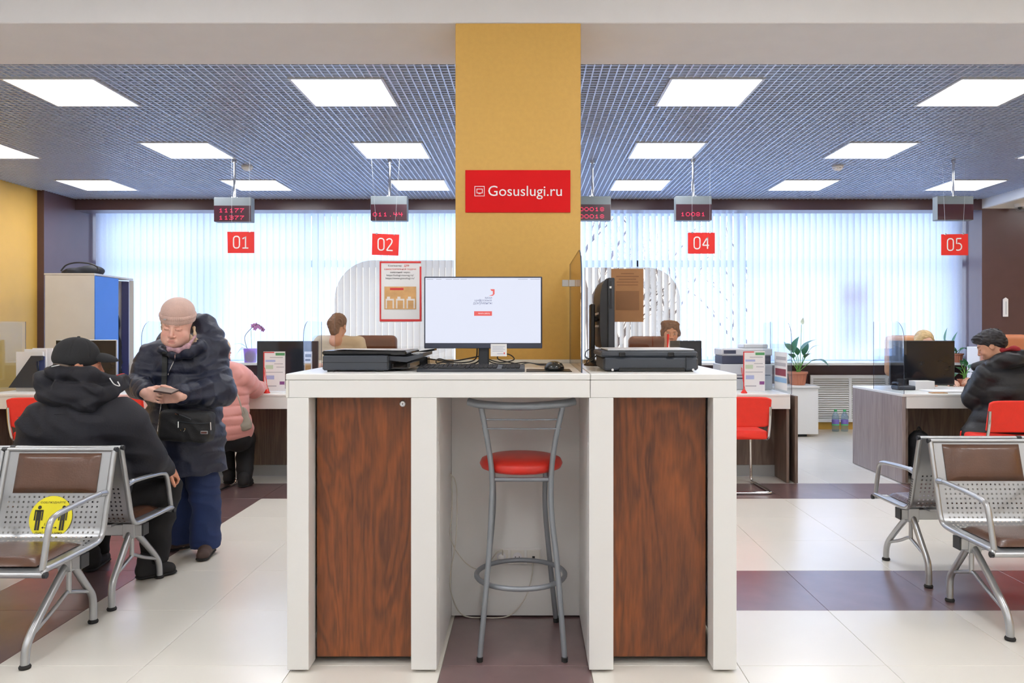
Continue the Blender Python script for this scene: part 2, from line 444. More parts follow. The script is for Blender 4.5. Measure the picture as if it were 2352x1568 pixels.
# ---- floor: each tile its own piece
fl = struct('floor', MB().box(-7.2, 9.6, -3.2, 11.1, -.06, -.004), M['grout'])
TX, TY, ox, oy = .6, .6079, -.352, 3.081
tile_me = {}
def tile_mesh(k):
    if k not in tile_me:
        me = bpy.data.meshes.new('tile'); b = MB().box(.001, TX-.001, .001, TY-.001, -.005, 0, .0012)
        me.from_pydata(b.v, [], b.f); me.materials.append(M['tile_b' if k else 'tile_w']); tile_me[k] = me
    return tile_me[k]
far = [MB(), MB()]
for i in range(-12, 16):
    for j in range(-10, 14):
        x, y = ox+i*TX, oy+j*TY
        k = (i == -4 and j < 6) or (i == 0 and j < 2) or (j == 5) or (j == 1 and i >= 0)
        inview = (y+TY > 2.7 and y < 10.2 and x+TX > X(-60, max(y+TY, 2.9)) and x < X(2412, max(y+TY, 2.9)))
        if inview and x > -6 and x < 7:
            o = link('tile', tile_mesh(k), fl); o.location = (x, y, 0)
        else:
            far[1 if k else 0].box(x+.001, x+TX-.001, y+.001, y+TY-.001, -.005, 0)
build('outer_tiles', far[0], M['tile_w'], fl, kind='stuff'); build('outer_tiles', far[1], M['tile_b'], fl, kind='stuff')

# ---- walls
CE = 3.36
struct('wall_left', MB().box(X0-.2, X0, 4.0, 8.83, 0, CE), M['yellow'])
struct('wall_left', MB().box(X0-.2, X0, -3.2, 4.0, 0, CE), M['paint_white'])
struct('wall_left', MB().box(X0-.2, -5.62, 8.83, 9.72, 0, CE).box(-6.1, -5.87, 9.72, 10.6, 0, CE), M['brown'])
struct('wall_front', MB().box(-5.9, 9.4, -3.35, -3.2, 0, CE), M['paint_white'])
struct('wall_right', MB().box(9.2, 9.4, -3.2, 9.5, 0, CE), M['yellow'])
struct('wall_back', MB().box(X1, 9.4, 9.44, 9.72, 0, 2.854).box(5.87, 6.1, 9.72, 10.6, 0, CE).box(-5.87, 5.87, 10.4, 10.6, 0, .90), M['brown'])
struct('wall_back', MB().box(X1, 9.4, 9.40, 9.72, 2.854, CE).box(5.612, 5.66, 4.7, 9.40, 2.86, 3.05), M['paint_white'])
struct('trim_1', MB().box(-5.62, X1, 9.44, 9.72, 2.838, CE), M['brown'])
struct('baseboard_back', MB().box(-5.87, 5.87, 10.36, 10.398, 0, .10, .004), M['yellow'])
struct('column', MB().box(-.3863, .272, 4.0, 4.625, 0, GZ-.001, .003), M['mustard'])
struct('beam', MB().box(X0, 9.2, 4.0, 4.625, GZ, CE, .004), M['paint_soffit'])
struct('ceiling', MB().box(-5.9, 9.4, -3.2, 4.0, CE-.06, CE+.1), M['paint_white'])
ceil = struct('ceiling', MB().box(-5.9, 9.4, 4.625, 10.6, CE, CE+.1), M['plenum'])
struct('ceiling', MB().box(-5.87, 5.87, 9.72, 10.6, 3.0, 3.1), M['paint_white'])
struct('ceiling', MB().box(5.67, 9.2, 4.63, 9.39, 3.06, 3.1), M['paint_white'])

# ---- grille ceiling with lamps
LX = [-5.15, -3.36, -1.53, .92, 2.76, 4.57]; rows = [(4.88, [-3.39, -1.54, .91, 2.77]), (6.555, [-5.18, -3.36, -1.524, .928, 2.76, 4.57]), (8.20, [-5.11, -3.33, -1.51, .93, 2.75, 4.56])]
lamps = []
rown = ['row nearest the camera', 'middle row', 'row nearest the windows']
for r, (y, xs) in enumerate(rows):
    for q, x in enumerate(xs): lamps.append((x, x+.6, y, y+.6, r, q, len(xs)))
g = MB()
def spans(a0, a1, cuts):
    out = []; cur = a0
    for c0, c1 in sorted(cuts):
        if c0 > cur: out.append((cur, c0))
        cur = max(cur, c1)
    if cur < a1: out.append((cur, a1))
    return out
gt = .0085
n = int((X1-X0)/.05)
for i in range(1, n):
    x = X0+i*.05
    w = gt*1.35 if i % 12 == 0 else gt
    for a, b in spans(4.627, 9.438, [(l[2]-.01, l[3]+.01) for l in lamps if l[0]-.01 < x < l[1]+.01]): g.box(x-w/2, x+w/2, a, b, GZ, GZ+.034)
for j in range(0, int((9.438-4.63)/.05)+1):
    y = 4.65+j*.05
    for a, b in spans(X0, X1, [(l[0]-.01, l[1]+.01) for l in lamps if l[2]-.01 < y < l[3]+.01]): g.box(a, b, y-gt/2, y+gt/2, GZ+.0005, GZ+.0325)
build('grille', g, M['grille'], ceil, kind='stuff')
words = ['first', 'second', 'third', 'fourth', 'fifth', 'sixth']
for (xa, xb, ya, yb, r, q, nn) in lamps:
    t = thing('ceiling_light', 'square white ceiling light panel, %s from the left in the %s' % (words[q], rown[r]), 'ceiling light', ((xa+xb)/2, (ya+yb)/2, GZ-.006), 'light panels set in the grille ceiling')
    f = MB(); e = .012
    f.box(xa-.006, xb+.006, ya-.006, ya+e, GZ-.006, GZ+.03).box(xa-.006, xb+.006, yb-e, yb+.006, GZ-.006, GZ+.03).box(xa-.006, xa+e, ya+e, yb-e, GZ-.006, GZ+.03).box(xb-e, xb+.006, ya+e, yb-e, GZ-.006, GZ+.03)
    build('frame', f, M['lampframe'], t)
    build('diffuser', MB().box(xa+e, xb-e, ya+e, yb-e, GZ-.002, GZ+.02), M['lamp'], t)
# lamps of the hall in front of the beam (above and behind the camera)
k = 0
for y, yn_ in ((-2.2, 'by the rear wall'), (0., 'above the viewer'), (2.3, 'near the grey white beam')):
    for xi, x in enumerate((-4.2, -1.6, 1.2, 4.0, 6.8)):
        t = thing('ceiling_light', 'square front hall light panel, %s from the left, %s' % (words[xi], yn_), 'ceiling light', (x, y, CE-.075), 'light panels of the front hall')
        build('frame', MB().box(x-.31, x+.31, y-.31, y+.31, CE-.072, CE-.06), M['lampframe'], t)
        build('diffuser', MB().box(x-.29, x+.29, y-.29, y+.29, CE-.076, CE-.0725), M['lamp2'], t)
for sx in (7.2,):
    for y in (5.6, 8.0):
        t = thing('ceiling_light', 'square white light panel of the side hall, %s' % ('nearer the beam' if y < 6 else 'nearer the back wall'), 'ceiling light', (sx, y, 3.05), 'light panels of the front hall')
        build('frame', MB().box(sx-.31, sx+.31, y-.31, y+.31, 3.047, 3.058), M['lampframe'], t)
        build('diffuser', MB().box(sx-.29, sx+.29, y-.29, y+.29, 3.044, 3.0465), M['lamp'], t)
for px, nm in ((568, 'left of the mustard column'), (1924, 'right of the mustard column')):
    d = 7.5; x = X(px, d)
    t = thing('smoke_detector', 'small white smoke detector on the grille ceiling ' + nm, 'smoke detector', (x, d, GZ-.05), 'smoke detectors')
    build('base', MB().lathe([(.0, 0), (.055, 0), (.055, -.016), (0, -.016)], (x, d, GZ-.001), 20), M['paint_white'], t, smooth=40)
    build('dome', MB().lathe([(.048, -.016), (.046, -.03), (.03, -.045), (0, -.048)], (x, d, GZ), 20), M['paper'], t, smooth=60)

# ---- windows
M['upvc'] = mat('white window frame', (226, 232, 240), .4)
wb = [-5.87, -2.94, 0.0, 2.94, 5.87]
for i in range(4):
    a, b = wb[i], wb[i+1]
    w = bpy.data.objects.new('window_%d' % (i+1), None); COL.objects.link(w); w.location = ((a+b)/2, 10.56, .92); w['kind'] = 'structure'
    for (xa, xb, za, zb) in ((a, b, .92, .99), (a, b, 2.93, 3.0), (a, a+.07, .99, 2.93), (b-.07, b, .99, 2.93), ((a+b)/2-.05, (a+b)/2+.05, .99, 2.93), (a+.07, b-.07, 2.22, 2.32)):
        build('window_frame', MB().box(xa, xb, 10.56, 10.62, za, zb, .006), M['upvc'], w)
    for (xa, xb) in ((a+.07, (a+b)/2-.05), ((a+b)/2+.05, b-.07)):
        for (za, zb) in ((.99, 2.22), (2.32, 2.93)): build('pane', MB().box(xa, xb, 10.588, 10.594, za, zb), M['pane'], w)
struct('trim_2', MB().box(-5.86, 5.86, 10.06, 10.56, .9005, .918, .004).box(-5.86, 5.86, 10.06, 10.09, .885, .9, .002), M['white_lam'])
# ---- vertical blinds
def slatmat(tr=.5):
    m = bpy.data.materials.new('blind fabric'); m.use_nodes = True; nt = m.node_tree; nt.nodes.clear(); N = nt.nodes.new; L = nt.links
    o = N('ShaderNodeOutputMaterial'); d = N('ShaderNodeBsdfDiffuse'); t = N('ShaderNodeBsdfTranslucent'); x = N('ShaderNodeMixShader'); x.inputs[0].default_value = tr
    tc = N('ShaderNodeTexCoord'); nz = N('ShaderNodeTexNoise'); nz.inputs['Scale'].default_value = 90; L.new(tc.outputs['Object'], nz.inputs[0])
    cr = N('ShaderNodeValToRGB'); cr.color_ramp.elements[0].color = (.83, .835, .85, 1); cr.color_ramp.elements[1].color = (.91, .915, .925, 1); L.new(nz.outputs['Fac'], cr.inputs[0])
    L.new(cr.outputs[0], d.inputs[0]); L.new(cr.outputs[0], t.inputs[0]); L.new(d.outputs[0], x.inputs[1]); L.new(t.outputs[0], x.inputs[2]); L.new(x.outputs[0], o.inputs[0]); return m
M['slat'] = slatmat(.5)
def slat_mesh():
    b = MB(); zt, zb = 2.985, .95; n = 4; pts = []
    for i in range(n+1):
        u = (i/n-.5)*.089; pts.append((u, .006*(1-(2*i/n-1)**2)))
    for z0, z1 in ((zb, zb+.68), (zb+.68, zb+1.36), (zb+1.36, zt)):
        for i in range(n):
            b.quad((pts[i][0], pts[i][1], z0), (pts[i+1][0], pts[i+1][1], z0), (pts[i+1][0], pts[i+1][1], z1), (pts[i][0], pts[i][1], z1))
    me = bpy.data.meshes.new('slat'); me.from_pydata(b.v, [], b.f); me.materials.append(M['slat']); me.polygons.foreach_set('use_smooth', [True]*len(me.polygons)); return me
sm = slat_mesh()
bl = [(-5.85, -2.95, 14, 'closed white vertical blind at the far left window beside the blue locker'), (-2.93, -.01, -13, 'closed white vertical blind left of the mustard column, above counter 02'),
      (.01, 2.93, -54, 'half open white vertical blind with trees showing between slats, right of the column'), (2.95, 5.85, -33, 'nearly closed white vertical blind at the right end, above counter 05')]
for a, b, ang, lab in bl:
    t = thing('vertical_blind', lab, 'blind', ((a+b)/2, 10.3, .95), 'white vertical blinds')
    build('headrail', MB().box(a, b, 10.28, 10.32, 2.97, 2.998, .003), M['upvc'], t)
    nn = int(round((b-a)/.085))
    for i in range(nn):
        s = link('slat', sm, t); s.location = (a+(i+.5)*(b-a)/nn-(a+b)/2, 0, -.95+.0); s.rotation_euler = (0, 0, math.radians(ang+random.uniform(-2.5, 2.5)))
# ---- outdoors
M['snow'] = mat('snow', (236, 240, 248), .8, var=.05, vscale=.4, bump=.3, bscale=3)
M['bark'] = mat('bark', (120, 104, 98), .9, var=.3, vscale=5, stretch=(4, 4, 1))
struct('ground', MB().box(-45, 45, 10.66, 90, -1.1, -.9), M['snow'])
def tree(x, y, h, seed, birch=False):
    rnd = random.Random(seed); b = MB()
    def br(p, dr, ln, r, lv):
        n = 4; pts = [p]; q = Vector(p); dd = Vector(dr)
        for i in range(n):
            dd = (dd+Vector((rnd.uniform(-.16, .16), rnd.uniform(-.16, .16), .05))).normalized(); q = q+dd*ln/n; pts.append(q.copy())
        b.tube(pts, [r*(1-.55*i/n) for i in range(n+1)], 6 if lv < 2 else 4)
        if lv < 4:
            for k in range(5 if lv < 2 else 3):
                i = rnd.randint(1, n) if lv else rnd.randint(1, n)
                a = rnd.uniform(0, 6.28); e = rnd.uniform(.5, .95)
                nd = (dd*(1-e*.5)+Vector((math.cos(a), math.sin(a), .35))*e).normalized()
                br(pts[i], nd, ln*rnd.uniform(.45, .68), r*.5*(1-.1*i), lv+1)
    br(Vector((x, y, -.95)), (0, 0, 1), h*.62, .13 if not birch else .16, 0)
    return b
M['birch'] = mat('birch bark', (200, 196, 192), .8, var=.35, vscale=6, stretch=(1, 1, 5))
tl = ['thin bare tree outside, just right of the mustard column', 'leaning bare birch outside behind the tinted right screen', 'bushy bare tree outside behind counter 04 sign', 'slender bare tree outside right of the 04 sign', 'bare tree outside behind the white printer', 'pale birch outside above the leafy potted plant', 'bare tree outside behind the right end of the blinds', 'bare tree outside behind the left blinds']
for i, (x, y, h) in enumerate([(1.5, 16, 6), (3.6, 20, 7), (5.6, 31, 9), (7.2, 24, 7.5), (9.6, 33, 9), (11.5, 25, 8), (17, 34, 9), (-9, 22, 8)]):
    one('bare_tree', tree(x, y, h, i+3, i in (1, 5)), M['birch' if i in (1, 5) else 'bark'], tl[i], 'tree', 'bare trees outside the windows', smooth=180)
# notices stuck on the panes behind the blinds
M['noticegrey'] = mat('grey notice', (150, 160, 176), .7); M['noticegreen'] = mat('green notice', (120, 170, 150), .7)
t = thing('window_notice', 'grey notice with red lettering stuck on the window behind the right blind', 'notice', (X(1965, 10.4), 10.5, Z(785, 10.4)))
build('sheet', MB().box(X(1925, 10.4), X(2005, 10.4), 10.45, 10.455, Z(785, 10.4), Z(640, 10.4)), clearmat('thin grey notice film', (.80, .82, .86), .0, haze=.1), t)
lm = MB()
for q in range(4):
    lm.box(X(1932+q*18, 10.4), X(1943+q*18, 10.4), 10.446, 10.449, Z(695, 10.4), Z(668, 10.4))
build('red_mark', lm, M['redink'], t)
t = thing('window_notice', 'pale green notice on the window behind the standing woman in the knit hat', 'notice', (X(468, 10.4), 10.5, Z(740, 10.4)))
build('sheet', MB().box(X(415, 10.4), X(520, 10.4), 10.45, 10.455, Z(740, 10.4), Z(625, 10.4)), clearmat('thin green notice film', (.90, .96, .93), .0, haze=.08), t)
# ================================================================ SELF-SERVICE KIOSK COUNTER
M['cherry'] = wood('cherry door laminate', (66, 32, 15), (142, 76, 30), .8, .33, (4.6, 4.6, 1.15))
M['deskwood'] = wood('grey brown oak laminate', (84, 68, 60), (132, 114, 102), 1., .5, (5, 5, .5))
M['deskwood_light'] = wood('pale grey oak laminate', (128, 116, 116), (168, 156, 154), 1., .35, (9, 9, .5))
KD = F*EYE/789.                       # distance of the kiosk front
KT = 1.184                            # counter height
kL, kR = X(656, KD), X(1693, KD)
kiosk = thing('kiosk_counter', 'white standing height kiosk counter with two cherry wood doors below the mustard column', 'counter', ((kL+kR)/2, 3.5, 0))
seam = X(1356, KD)
zb = Z(873, KD); zf = Z(913, KD); KB = 3.998
build('countertop', MB().box(kL, seam-.001, KD, KB, zb+.0005, KT, .003), M['white_lam'], kiosk)
build('countertop', MB().box(seam+.001, kR, KD, KB, zb+.0005, KT, .003), M['white_lam'], kiosk)
build('fascia', MB().box(kL+.012, seam-.001, KD+.001, KD+.03, zf, zb-.0005, .0015), M['white_lam'], kiosk)
build('fascia', MB().box(seam+.001, kR-.001, KD+.001, KD+.03, zf, zb-.0005, .0015), M['white_lam'], kiosk)
build('end_strip', MB().box(kL, kL+.0115, KD, KD+.03, zf, zb-.0005, .001), M['white_edge'], kiosk)
def leg(a, b, zlo=.012):
    build('post', MB().box(X(a, KD), X(b, KD), KD, KD+.0995, zlo, zf-.001, .0015), M['white_lam'], kiosk)
    build('foot', MB().lathe([(.018, 0), (.018, .012)], ((X(a, KD)+X(b, KD))/2, KD+.05, 0), 12), M['rubber'], kiosk)
leg(659, 709); leg(944, 1003); leg(1353, 1409); leg(1638, 1692)
nL, nR = X(1003, KD), X(1353, KD)
for a_ in (nL-.018, nR): build('niche_side', MB().box(a_, a_+.018, KD+.1, 3.62, .012, zf-.001, .001), M['white_lam'], kiosk)
for a_ in (kL, kR-.018): build('side_panel', MB().box(a_, a_+.018, KD+.1, KB, .012, zb, .001), M['white_lam'], kiosk)
build('back_panel', MB().box(nL+.0005, X(1337, 3.6), 3.60, 3.618, .008, zf+.03, .001), M['white_lam'], kiosk); build('back_panel', MB().box(X(1338.5, 3.6), nR-.0005, 3.60, 3.618, .008, zf+.03, .001), M['white_lam'], kiosk)
build('rear_panel', MB().box(kL+.019, kR-.019, KB-.02, KB-.002, .012, zb-.001, .001), M['white_lam'], kiosk)
kz = Z(1523, 3.12)
for q, (a, b) in enumerate(((722, 943), (1410, 1630))):
    d = KD+.085
    dr = build('door', MB().box(X(a-8, KD), X(b, KD)+.004, d, d+.018, .028, zf-.004, .0015), M['cherry'], kiosk)
    if q == 0:
        c = (X(925, d), d, Z(927, d)); T = Matrix.Translation(c) @ Matrix.Rotation(math.pi/2, 4, 'X')
        b_ = MB(); b_.T = T; b_.lathe([(0, 0), (.0125, 0), (.0125, .004), (.0105, .006), (.008, .0055), (0, .005)], n=20)
        build('lock', b_, M['chrome'], dr, smooth=40)
        b_ = MB(); b_.T = T; b_.box(-.0012, .0012, -.004, .004, .005, .0062); build('keyhole', b_, M['black'], dr)
sc = MB()
for z in (.35, .62, .9):
    for x_, s_ in ((nL, 1), (nR, -1)):
        for y_ in (KD+.06, 3.4): sc.T = Matrix.Translation((x_, y_, z)) @ Matrix.Rotation(math.pi/2*s_, 4, 'Y'); sc.lathe([(0, 0), (.0055, 0), (.0055, .0012), (0, .0014)], n=10)
build('screw_cap', sc, M['paper'], kiosk, kind='stuff')
build('upstand', MB().box(kL+.02, kR-.02, KB-.016, KB, KT+.0005, KT+.018, .001), M['white_edge'], kiosk)

# sockets on the back panel under the counter
sk = thing('wall_socket', 'triple white power socket on the back panel behind the bar stool', 'socket', (X(1188, 3.59), 3.6, Z(1300, 3.6)))
sx0, sx1, sz0, sz1 = X(1133, 3.59), X(1244, 3.59), Z(1297, 3.59), Z(1259, 3.59)
build('plate', MB().box(sx0, sx1, 3.59, 3.5995, sz0, sz1, .003), M['white_lam'], sk)
w3 = (sx1-sx0)/3
for i in range(3):
    cx = sx0+w3*(i+.5); cz = (sz0+sz1)/2
    build('socket_frame', MB().box(cx-w3*.42, cx+w3*.42, 3.586, 3.5895, cz-w3*.42, cz+w3*.42, .002), M['white_edge'], sk)
    if i < 2:
        b_ = MB(); b_.T = Matrix.Translation((cx, 3.586, cz)) @ Matrix.Rotation(math.pi/2, 4, 'X'); b_.lathe([(0, .0004), (.019, .0004), (.02, .002), (.0215, .002), (.0215, 0)], n=20); build('socket_cup', b_, M['paint_soffit'], sk, smooth=40)
        build('pin_hole', MB().box(cx-.011, cx-.007, 3.5838, 3.585, cz-.002, cz+.002).box(cx+.007, cx+.011, 3.5838, 3.585, cz-.002, cz+.002), M['black'], sk)
    else: build('network_port', MB().box(cx-.006, cx+.006, 3.5838, 3.586, cz-.006, cz+.004), M['black'], sk)
M['cable_w'] = mat('white cable', (206, 202, 190), .5)
M['cable_k'] = mat('black cable', (20, 20, 23), .45)
def bez(pts, n=8):
    """Catmull-Rom through the points"""
    P_ = [Vector(p) for p in pts]; out = []
    for i in range(len(P_)-1):
        p0, p1, p2, p3 = P_[max(i-1, 0)], P_[i], P_[i+1], P_[min(i+2, len(P_)-1)]
        for k in range(n):
            t = k/n; out.append(.5*((2*p1)+(-p0+p2)*t+(2*p0-5*p1+4*p2-p3)*t*t+(-p0+3*p1-3*p2+p3)*t**3))
    out.append(P_[-1]); return out
c1 = [P(1036, 1088, 3.5), P(1038, 1110, 3.5), P(1038, 1180, 3.48), P(1034, 1230, 3.48), P(1052, 1270, 3.49), P(1080, 1300, 3.52), P(1110, 1305, 3.55), P(1140, 1270, 3.565), P(1154, 1262, 3.56), P(1154, 1276, 3.575)]
one('power_cable', MB().tube(bez(c1), .0028, 8), M['cable_w'], 'white power cable plugged into the left socket behind the stool', 'cable', smooth=180)
b_ = MB(); b_.T = Matrix.Translation((sx0+w3*.5, 3.5832, (sz0+sz1)/2)) @ Matrix.Rotation(math.pi/2, 4, 'X'); b_.lathe([(0, 0), (.014, 0), (.015, .012), (.009, .02), (.005, .022), (0, .022)], n=16)
c2 = [P(1033, 1090, 3.49), P(1044, 1100, 3.48), P(1050, 1140, 3.46), P(1047, 1240, 3.45), P(1036, 1310, 3.44), P(1036, 1360, 3.46), P(1060, 1410, 3.54), P(1110, 1418, 3.57), P(1170, 1413, 3.57), P(1208, 1370, 3.57), P(1222, 1320, 3.575), P(1224, 1285, 3.576)]
one('network_cable', MB().tube(bez(c2), .0028, 8), M['cable_w'], 'grey network cable looping down to the floor behind the stool', 'cable', smooth=180)
one('power_plug', b_, M['white_lam'], 'round white plug in the left socket behind the stool', 'plug', smooth=40)

# ================================================================ BAR STOOL
M['stoolpad'] = mat('red vinyl', (196, 40, 28), .35, var=.06, vscale=14)
st = thing('bar_stool', 'grey steel bar stool with round red seat pushed under the white kiosk', 'stool', (-.03, 3.33, 0))
yr, yf = 3.118, 3.54
g_ = M['steelgrey']; R_ = .0115
for px, nm in ((1102, 0), (1297, 1)):
    foot = P(px, 1520, yr); s = -1 if nm == 0 else 1
    pts = [Vector((foot.x, yr, .012)), P(1121 if s < 0 else 1280, 1300, yr+.03), P(1128 if s < 0 else 1267, 1180, yr+.045), P(1130 if s < 0 else 1266, 1095, yr+.05), P(1121 if s < 0 else 1274, 1020, yr+.04), P(1104 if s < 0 else 1293, 930, yr+.01)]
    build('rear_leg', MB().tube(bez(pts, 6), R_, 12), g_, st, smooth=60)
    build('foot_cap', MB().lathe([(.0125, 0), (.0135, .018), (.0115, .02)], (foot.x, yr, .001), 12), M['rubber'], st, smooth=40)
for px, s in ((1109, -1), (1277, 1)):
    foot = P(px, 1428, yf)
    pts = [Vector((foot.x, yf, .012)), Vector((foot.x-s*.03, yf-.03, .3)), Vector((foot.x-s*.052, yf-.06, .55)), Vector((foot.x-s*.05, yf-.09, .72))]
    build('front_leg', MB().tube(bez(pts, 6), R_, 12), g_, st, smooth=60)
    build('foot_cap', MB().lathe([(.0125, 0), (.0135, .018), (.0115, .02)], (foot.x, yf, .001), 12), M['rubber'], st, smooth=40)
build('back_tube', MB().tube(bez([P(1076, 922, yr+.02), P(1110, 929, yr), P(1198, 933, yr-.03), P(1288, 927, yr), P(1320, 921, yr+.02)]), .0165, 12), g_, st, smooth=60)
for py in (963, 984):
    a, b = P(1108, py, yr+.025), P(1289, py, yr+.025)
    build('back_rung', MB().tube(bez([a, (a+b)/2-Vector((0, .012, 0)), b]), .0035, 8), g_, st, smooth=60)
cx = X(1197, 3.3)
build('seat_frame', MB().tube([Vector((X(1133, 3.17), 3.172, .735)), Vector((X(1263, 3.17), 3.172, .735)), Vector((X(1258, 3.45), 3.45, .725)), Vector((X(1130, 3.45), 3.45, .725))], .009, 10, closed=True), g_, st, smooth=60)
zs = .752
build('seat', MB().lathe([(.0, 0), (.14, 0), (.172, .012), (.18, .03), (.172, .048), (.14, .060), (.08, .066), (0, .067)], (cx, 3.315, zs), 40), M['stoolpad'], st, smooth=180)
pts = [Vector((X(1196, 3.33)+.193*math.cos(a), 3.33+.198*math.sin(a), .292+.0)) for a in [2*math.pi*k/48 for k in range(48)]]
build('foot_ring', MB().tube(pts, .011, 10, closed=True), g_, st, smooth=60)

# ================================================================ SIGN ON THE COLUMN
yc = 3.9995
sg = thing('wall_sign', 'red sign reading Gosuslugi.ru on the mustard column', 'sign', (X(1190, yc), yc, Z(488, yc)))
build('board', MB().box(X(1069, yc), X(1310, yc), yc-.006, yc-.0005, Z(488, yc), Z(391, yc), .001), M['red'], sg)
d = yc-.006
t_ = MB(); text(t_, 'Gosuslugi.ru', P(1206, 442, d), w=(1290-1121)/F*d, h=(458-427)/F*d); build('lettering', t_, M['whiteink'], sg)
def frame2d(mb, cx, cz, w, h, t, y):
    mb.box(cx-w/2, cx+w/2, y-.001, y, cz+h/2-t, cz+h/2).box(cx-w/2, cx+w/2, y-.001, y, cz-h/2, cz-h/2+t).box(cx-w/2, cx-w/2+t, y-.001, y, cz-h/2+t, cz+h/2-t).box(cx+w/2-t, cx+w/2, y-.001, y, cz-h/2+t, cz+h/2-t)
t_ = MB(); cxx, czz = X(1101.5, d), Z(439, d)
frame2d(t_, cxx, czz, .053, .053, .003, d); frame2d(t_, cxx, czz+.001, .032, .024, .0035, d); t_.box(cxx-.006, cxx+.006, d-.001, d, czz-.0145, czz-.0115)
build('computer_icon', t_, M['whiteink'], sg)
# ================================================================ SCREENS AROUND THE KIOSK
def rounded(x0, x1, z0, z1, rl=0., rr=0., n=10):
    p = [(x0, z0), (x1, z0)]
    if rr > 0: p += [(x1-rr+rr*math.cos(a), z1-rr+rr*math.sin(a)) for a in [math.pi/2*k/n for k in range(n+1)]]
    else: p.append((x1, z1))
    if rl > 0: p += [(x0+rl-rl*math.sin(a), z1-rl+rl*math.cos(a)) for a in [math.pi/2*k/n for k in range(n+1)]]
    else: p.append((x0, z1))
    return p
def screen(name, label, poly, o, u, th, m, edge=True, group=None, cat='screen'):
    """upright acrylic sheet: clear faces, dark cut edges"""
    u = Vector(u).normalized(); w = Vector((0, 0, 1)); tv = w.cross(u)*th
    b = MB(); n = len(poly); o = Vector(o)
    vs = [o+u*a+w*c for a, c in poly]; vs += [v+tv for v in vs]
    b.add(vs, [tuple(range(n-1, -1, -1)), tuple(range(n, 2*n))]); b.m = 1
    b.f += [(k, (k+1) % n, n+(k+1) % n, n+k) for k in range(n)]; b.mi += [1]*n
    return one(name, b, [m, M['edge']], label, cat, group)
zt = 1.697
dl = 3.72
screen('acrylic_screen', 'tinted screen with rounded corner and red edged notice on the left of the kiosk', rounded(X(769, dl), X(1042, dl), KT, Z(597.5, dl), rl=.19), (0, dl, 0), (1, 0, 0), .004, M['tint'])
dr_ = 3.985
screen('acrylic_screen', 'tinted rounded screen behind the right printer of the kiosk', rounded(X(1341, dr_), X(1560, dr_), KT, Z(615, dr_), rr=.17), (0, dr_-.02, 0), (1, 0, 0), .004, M['tint'])
xs = X(1338, KD+.06)
screen('acrylic_screen', 'dark edged screen standing across the kiosk between its two computers', rounded(KD+.07, 3.97, KT, Z(577, 3.3), rl=.16), (xs, 0, 0), (0, 1, 0), .005, M['tint'])
cl = thing('screen_clip', 'pair of square silver clips joining the screens beside the column', 'clip', (xs, 3.6, Z(656, 3.55)))
build('clip_block', MB().box(xs-.062, xs-.033, 3.53, 3.55, Z(658, 3.55), Z(643, 3.55), .001), M['alu'], cl)
build('clip_block', MB().box(xs-.031, xs-.003, 3.53, 3.55, Z(658, 3.55), Z(643, 3.55), .001), M['alu'], cl)
# notice on the left screen
yn = 3.70
nt_ = thing('notice', 'red edged notice about the self-service computer taped on the left tinted screen', 'notice', (X(918, yn), yn, Z(740, yn)))
def pq(x, y): return P(x, y, yn)
build('sheet', MB().add([pq(872, 600), pq(967, 598), pq(970, 738), pq(874, 741)], [(0, 3, 2, 1)]), M['paper'], nt_)
b_ = MB()
for (x0, y0, x1, y1) in ((872, 600, 967, 604), (872, 604, 875.5, 738), (875, 733, 968, 738), (964, 612, 968, 733)):
    b_.box(X(x0, yn), X(x1, yn), yn-.0018, yn-.001, Z(y1, yn), Z(y0, yn))
build('red_border', b_, M['redink'], nt_)
b_ = MB(); r_ = MB(); k_ = MB()
text(k_, 'Компьютер', P(907, 610.5, yn), w=31/F*yn, h=5.5/F*yn); text(r_, 'для', P(934, 610.5, yn), w=11/F*yn, h=5.5/F*yn)
text(r_, 'самостоятельной подачи', P(919, 618, yn), w=73/F*yn, h=5.5/F*yn)
text(k_, 'заявлений через', P(919, 625.5, yn), w=46/F*yn, h=5.5/F*yn)
text(k_, 'https://uslugi.mosreg.ru/', P(919, 632.5, yn), w=62/F*yn, h=5.5/F*yn)
text(k_, 'https://www.gosuslugi.ru/', P(919, 639.5, yn), w=66/F*yn, h=5.5/F*yn)
build('lettering', k_, M['ink'], nt_); build('red_lettering', r_, M['redink'], nt_)
M['photo1'] = mat('printed photo tan', (206, 160, 104), .6, var=.15, vscale=20); M['photo2'] = mat('printed photo white', (232, 226, 220), .6)
b_ = MB().box(X(883, yn), X(956, yn), yn-.0018, yn-.001, Z(710, yn), Z(658, yn)); build('picture', b_, M['photo1'], nt_)
b_ = MB()
for q in range(3):
    x0 = 886+q*24; b_.box(X(x0, yn), X(x0+19, yn), yn-.0026, yn-.0018, Z(690, yn), Z(686, yn)).box(X(x0, yn), X(x0+3, yn), yn-.0026, yn-.0018, Z(708, yn), Z(690, yn)).box(X(x0+16, yn), X(x0+19, yn), yn-.0026, yn-.0018, Z(708, yn), Z(690, yn))
    b_.box(X(x0+3, yn), X(x0+10, yn), yn-.0026, yn-.0018, Z(686, yn), Z(681, yn))
build('picture_detail', b_, M['photo2'], nt_); build('red_mark', MB().box(X(896, yn), X(927, yn), yn-.0026, yn-.0018, Z(666, yn), Z(661, yn)), M['redink'], nt_)
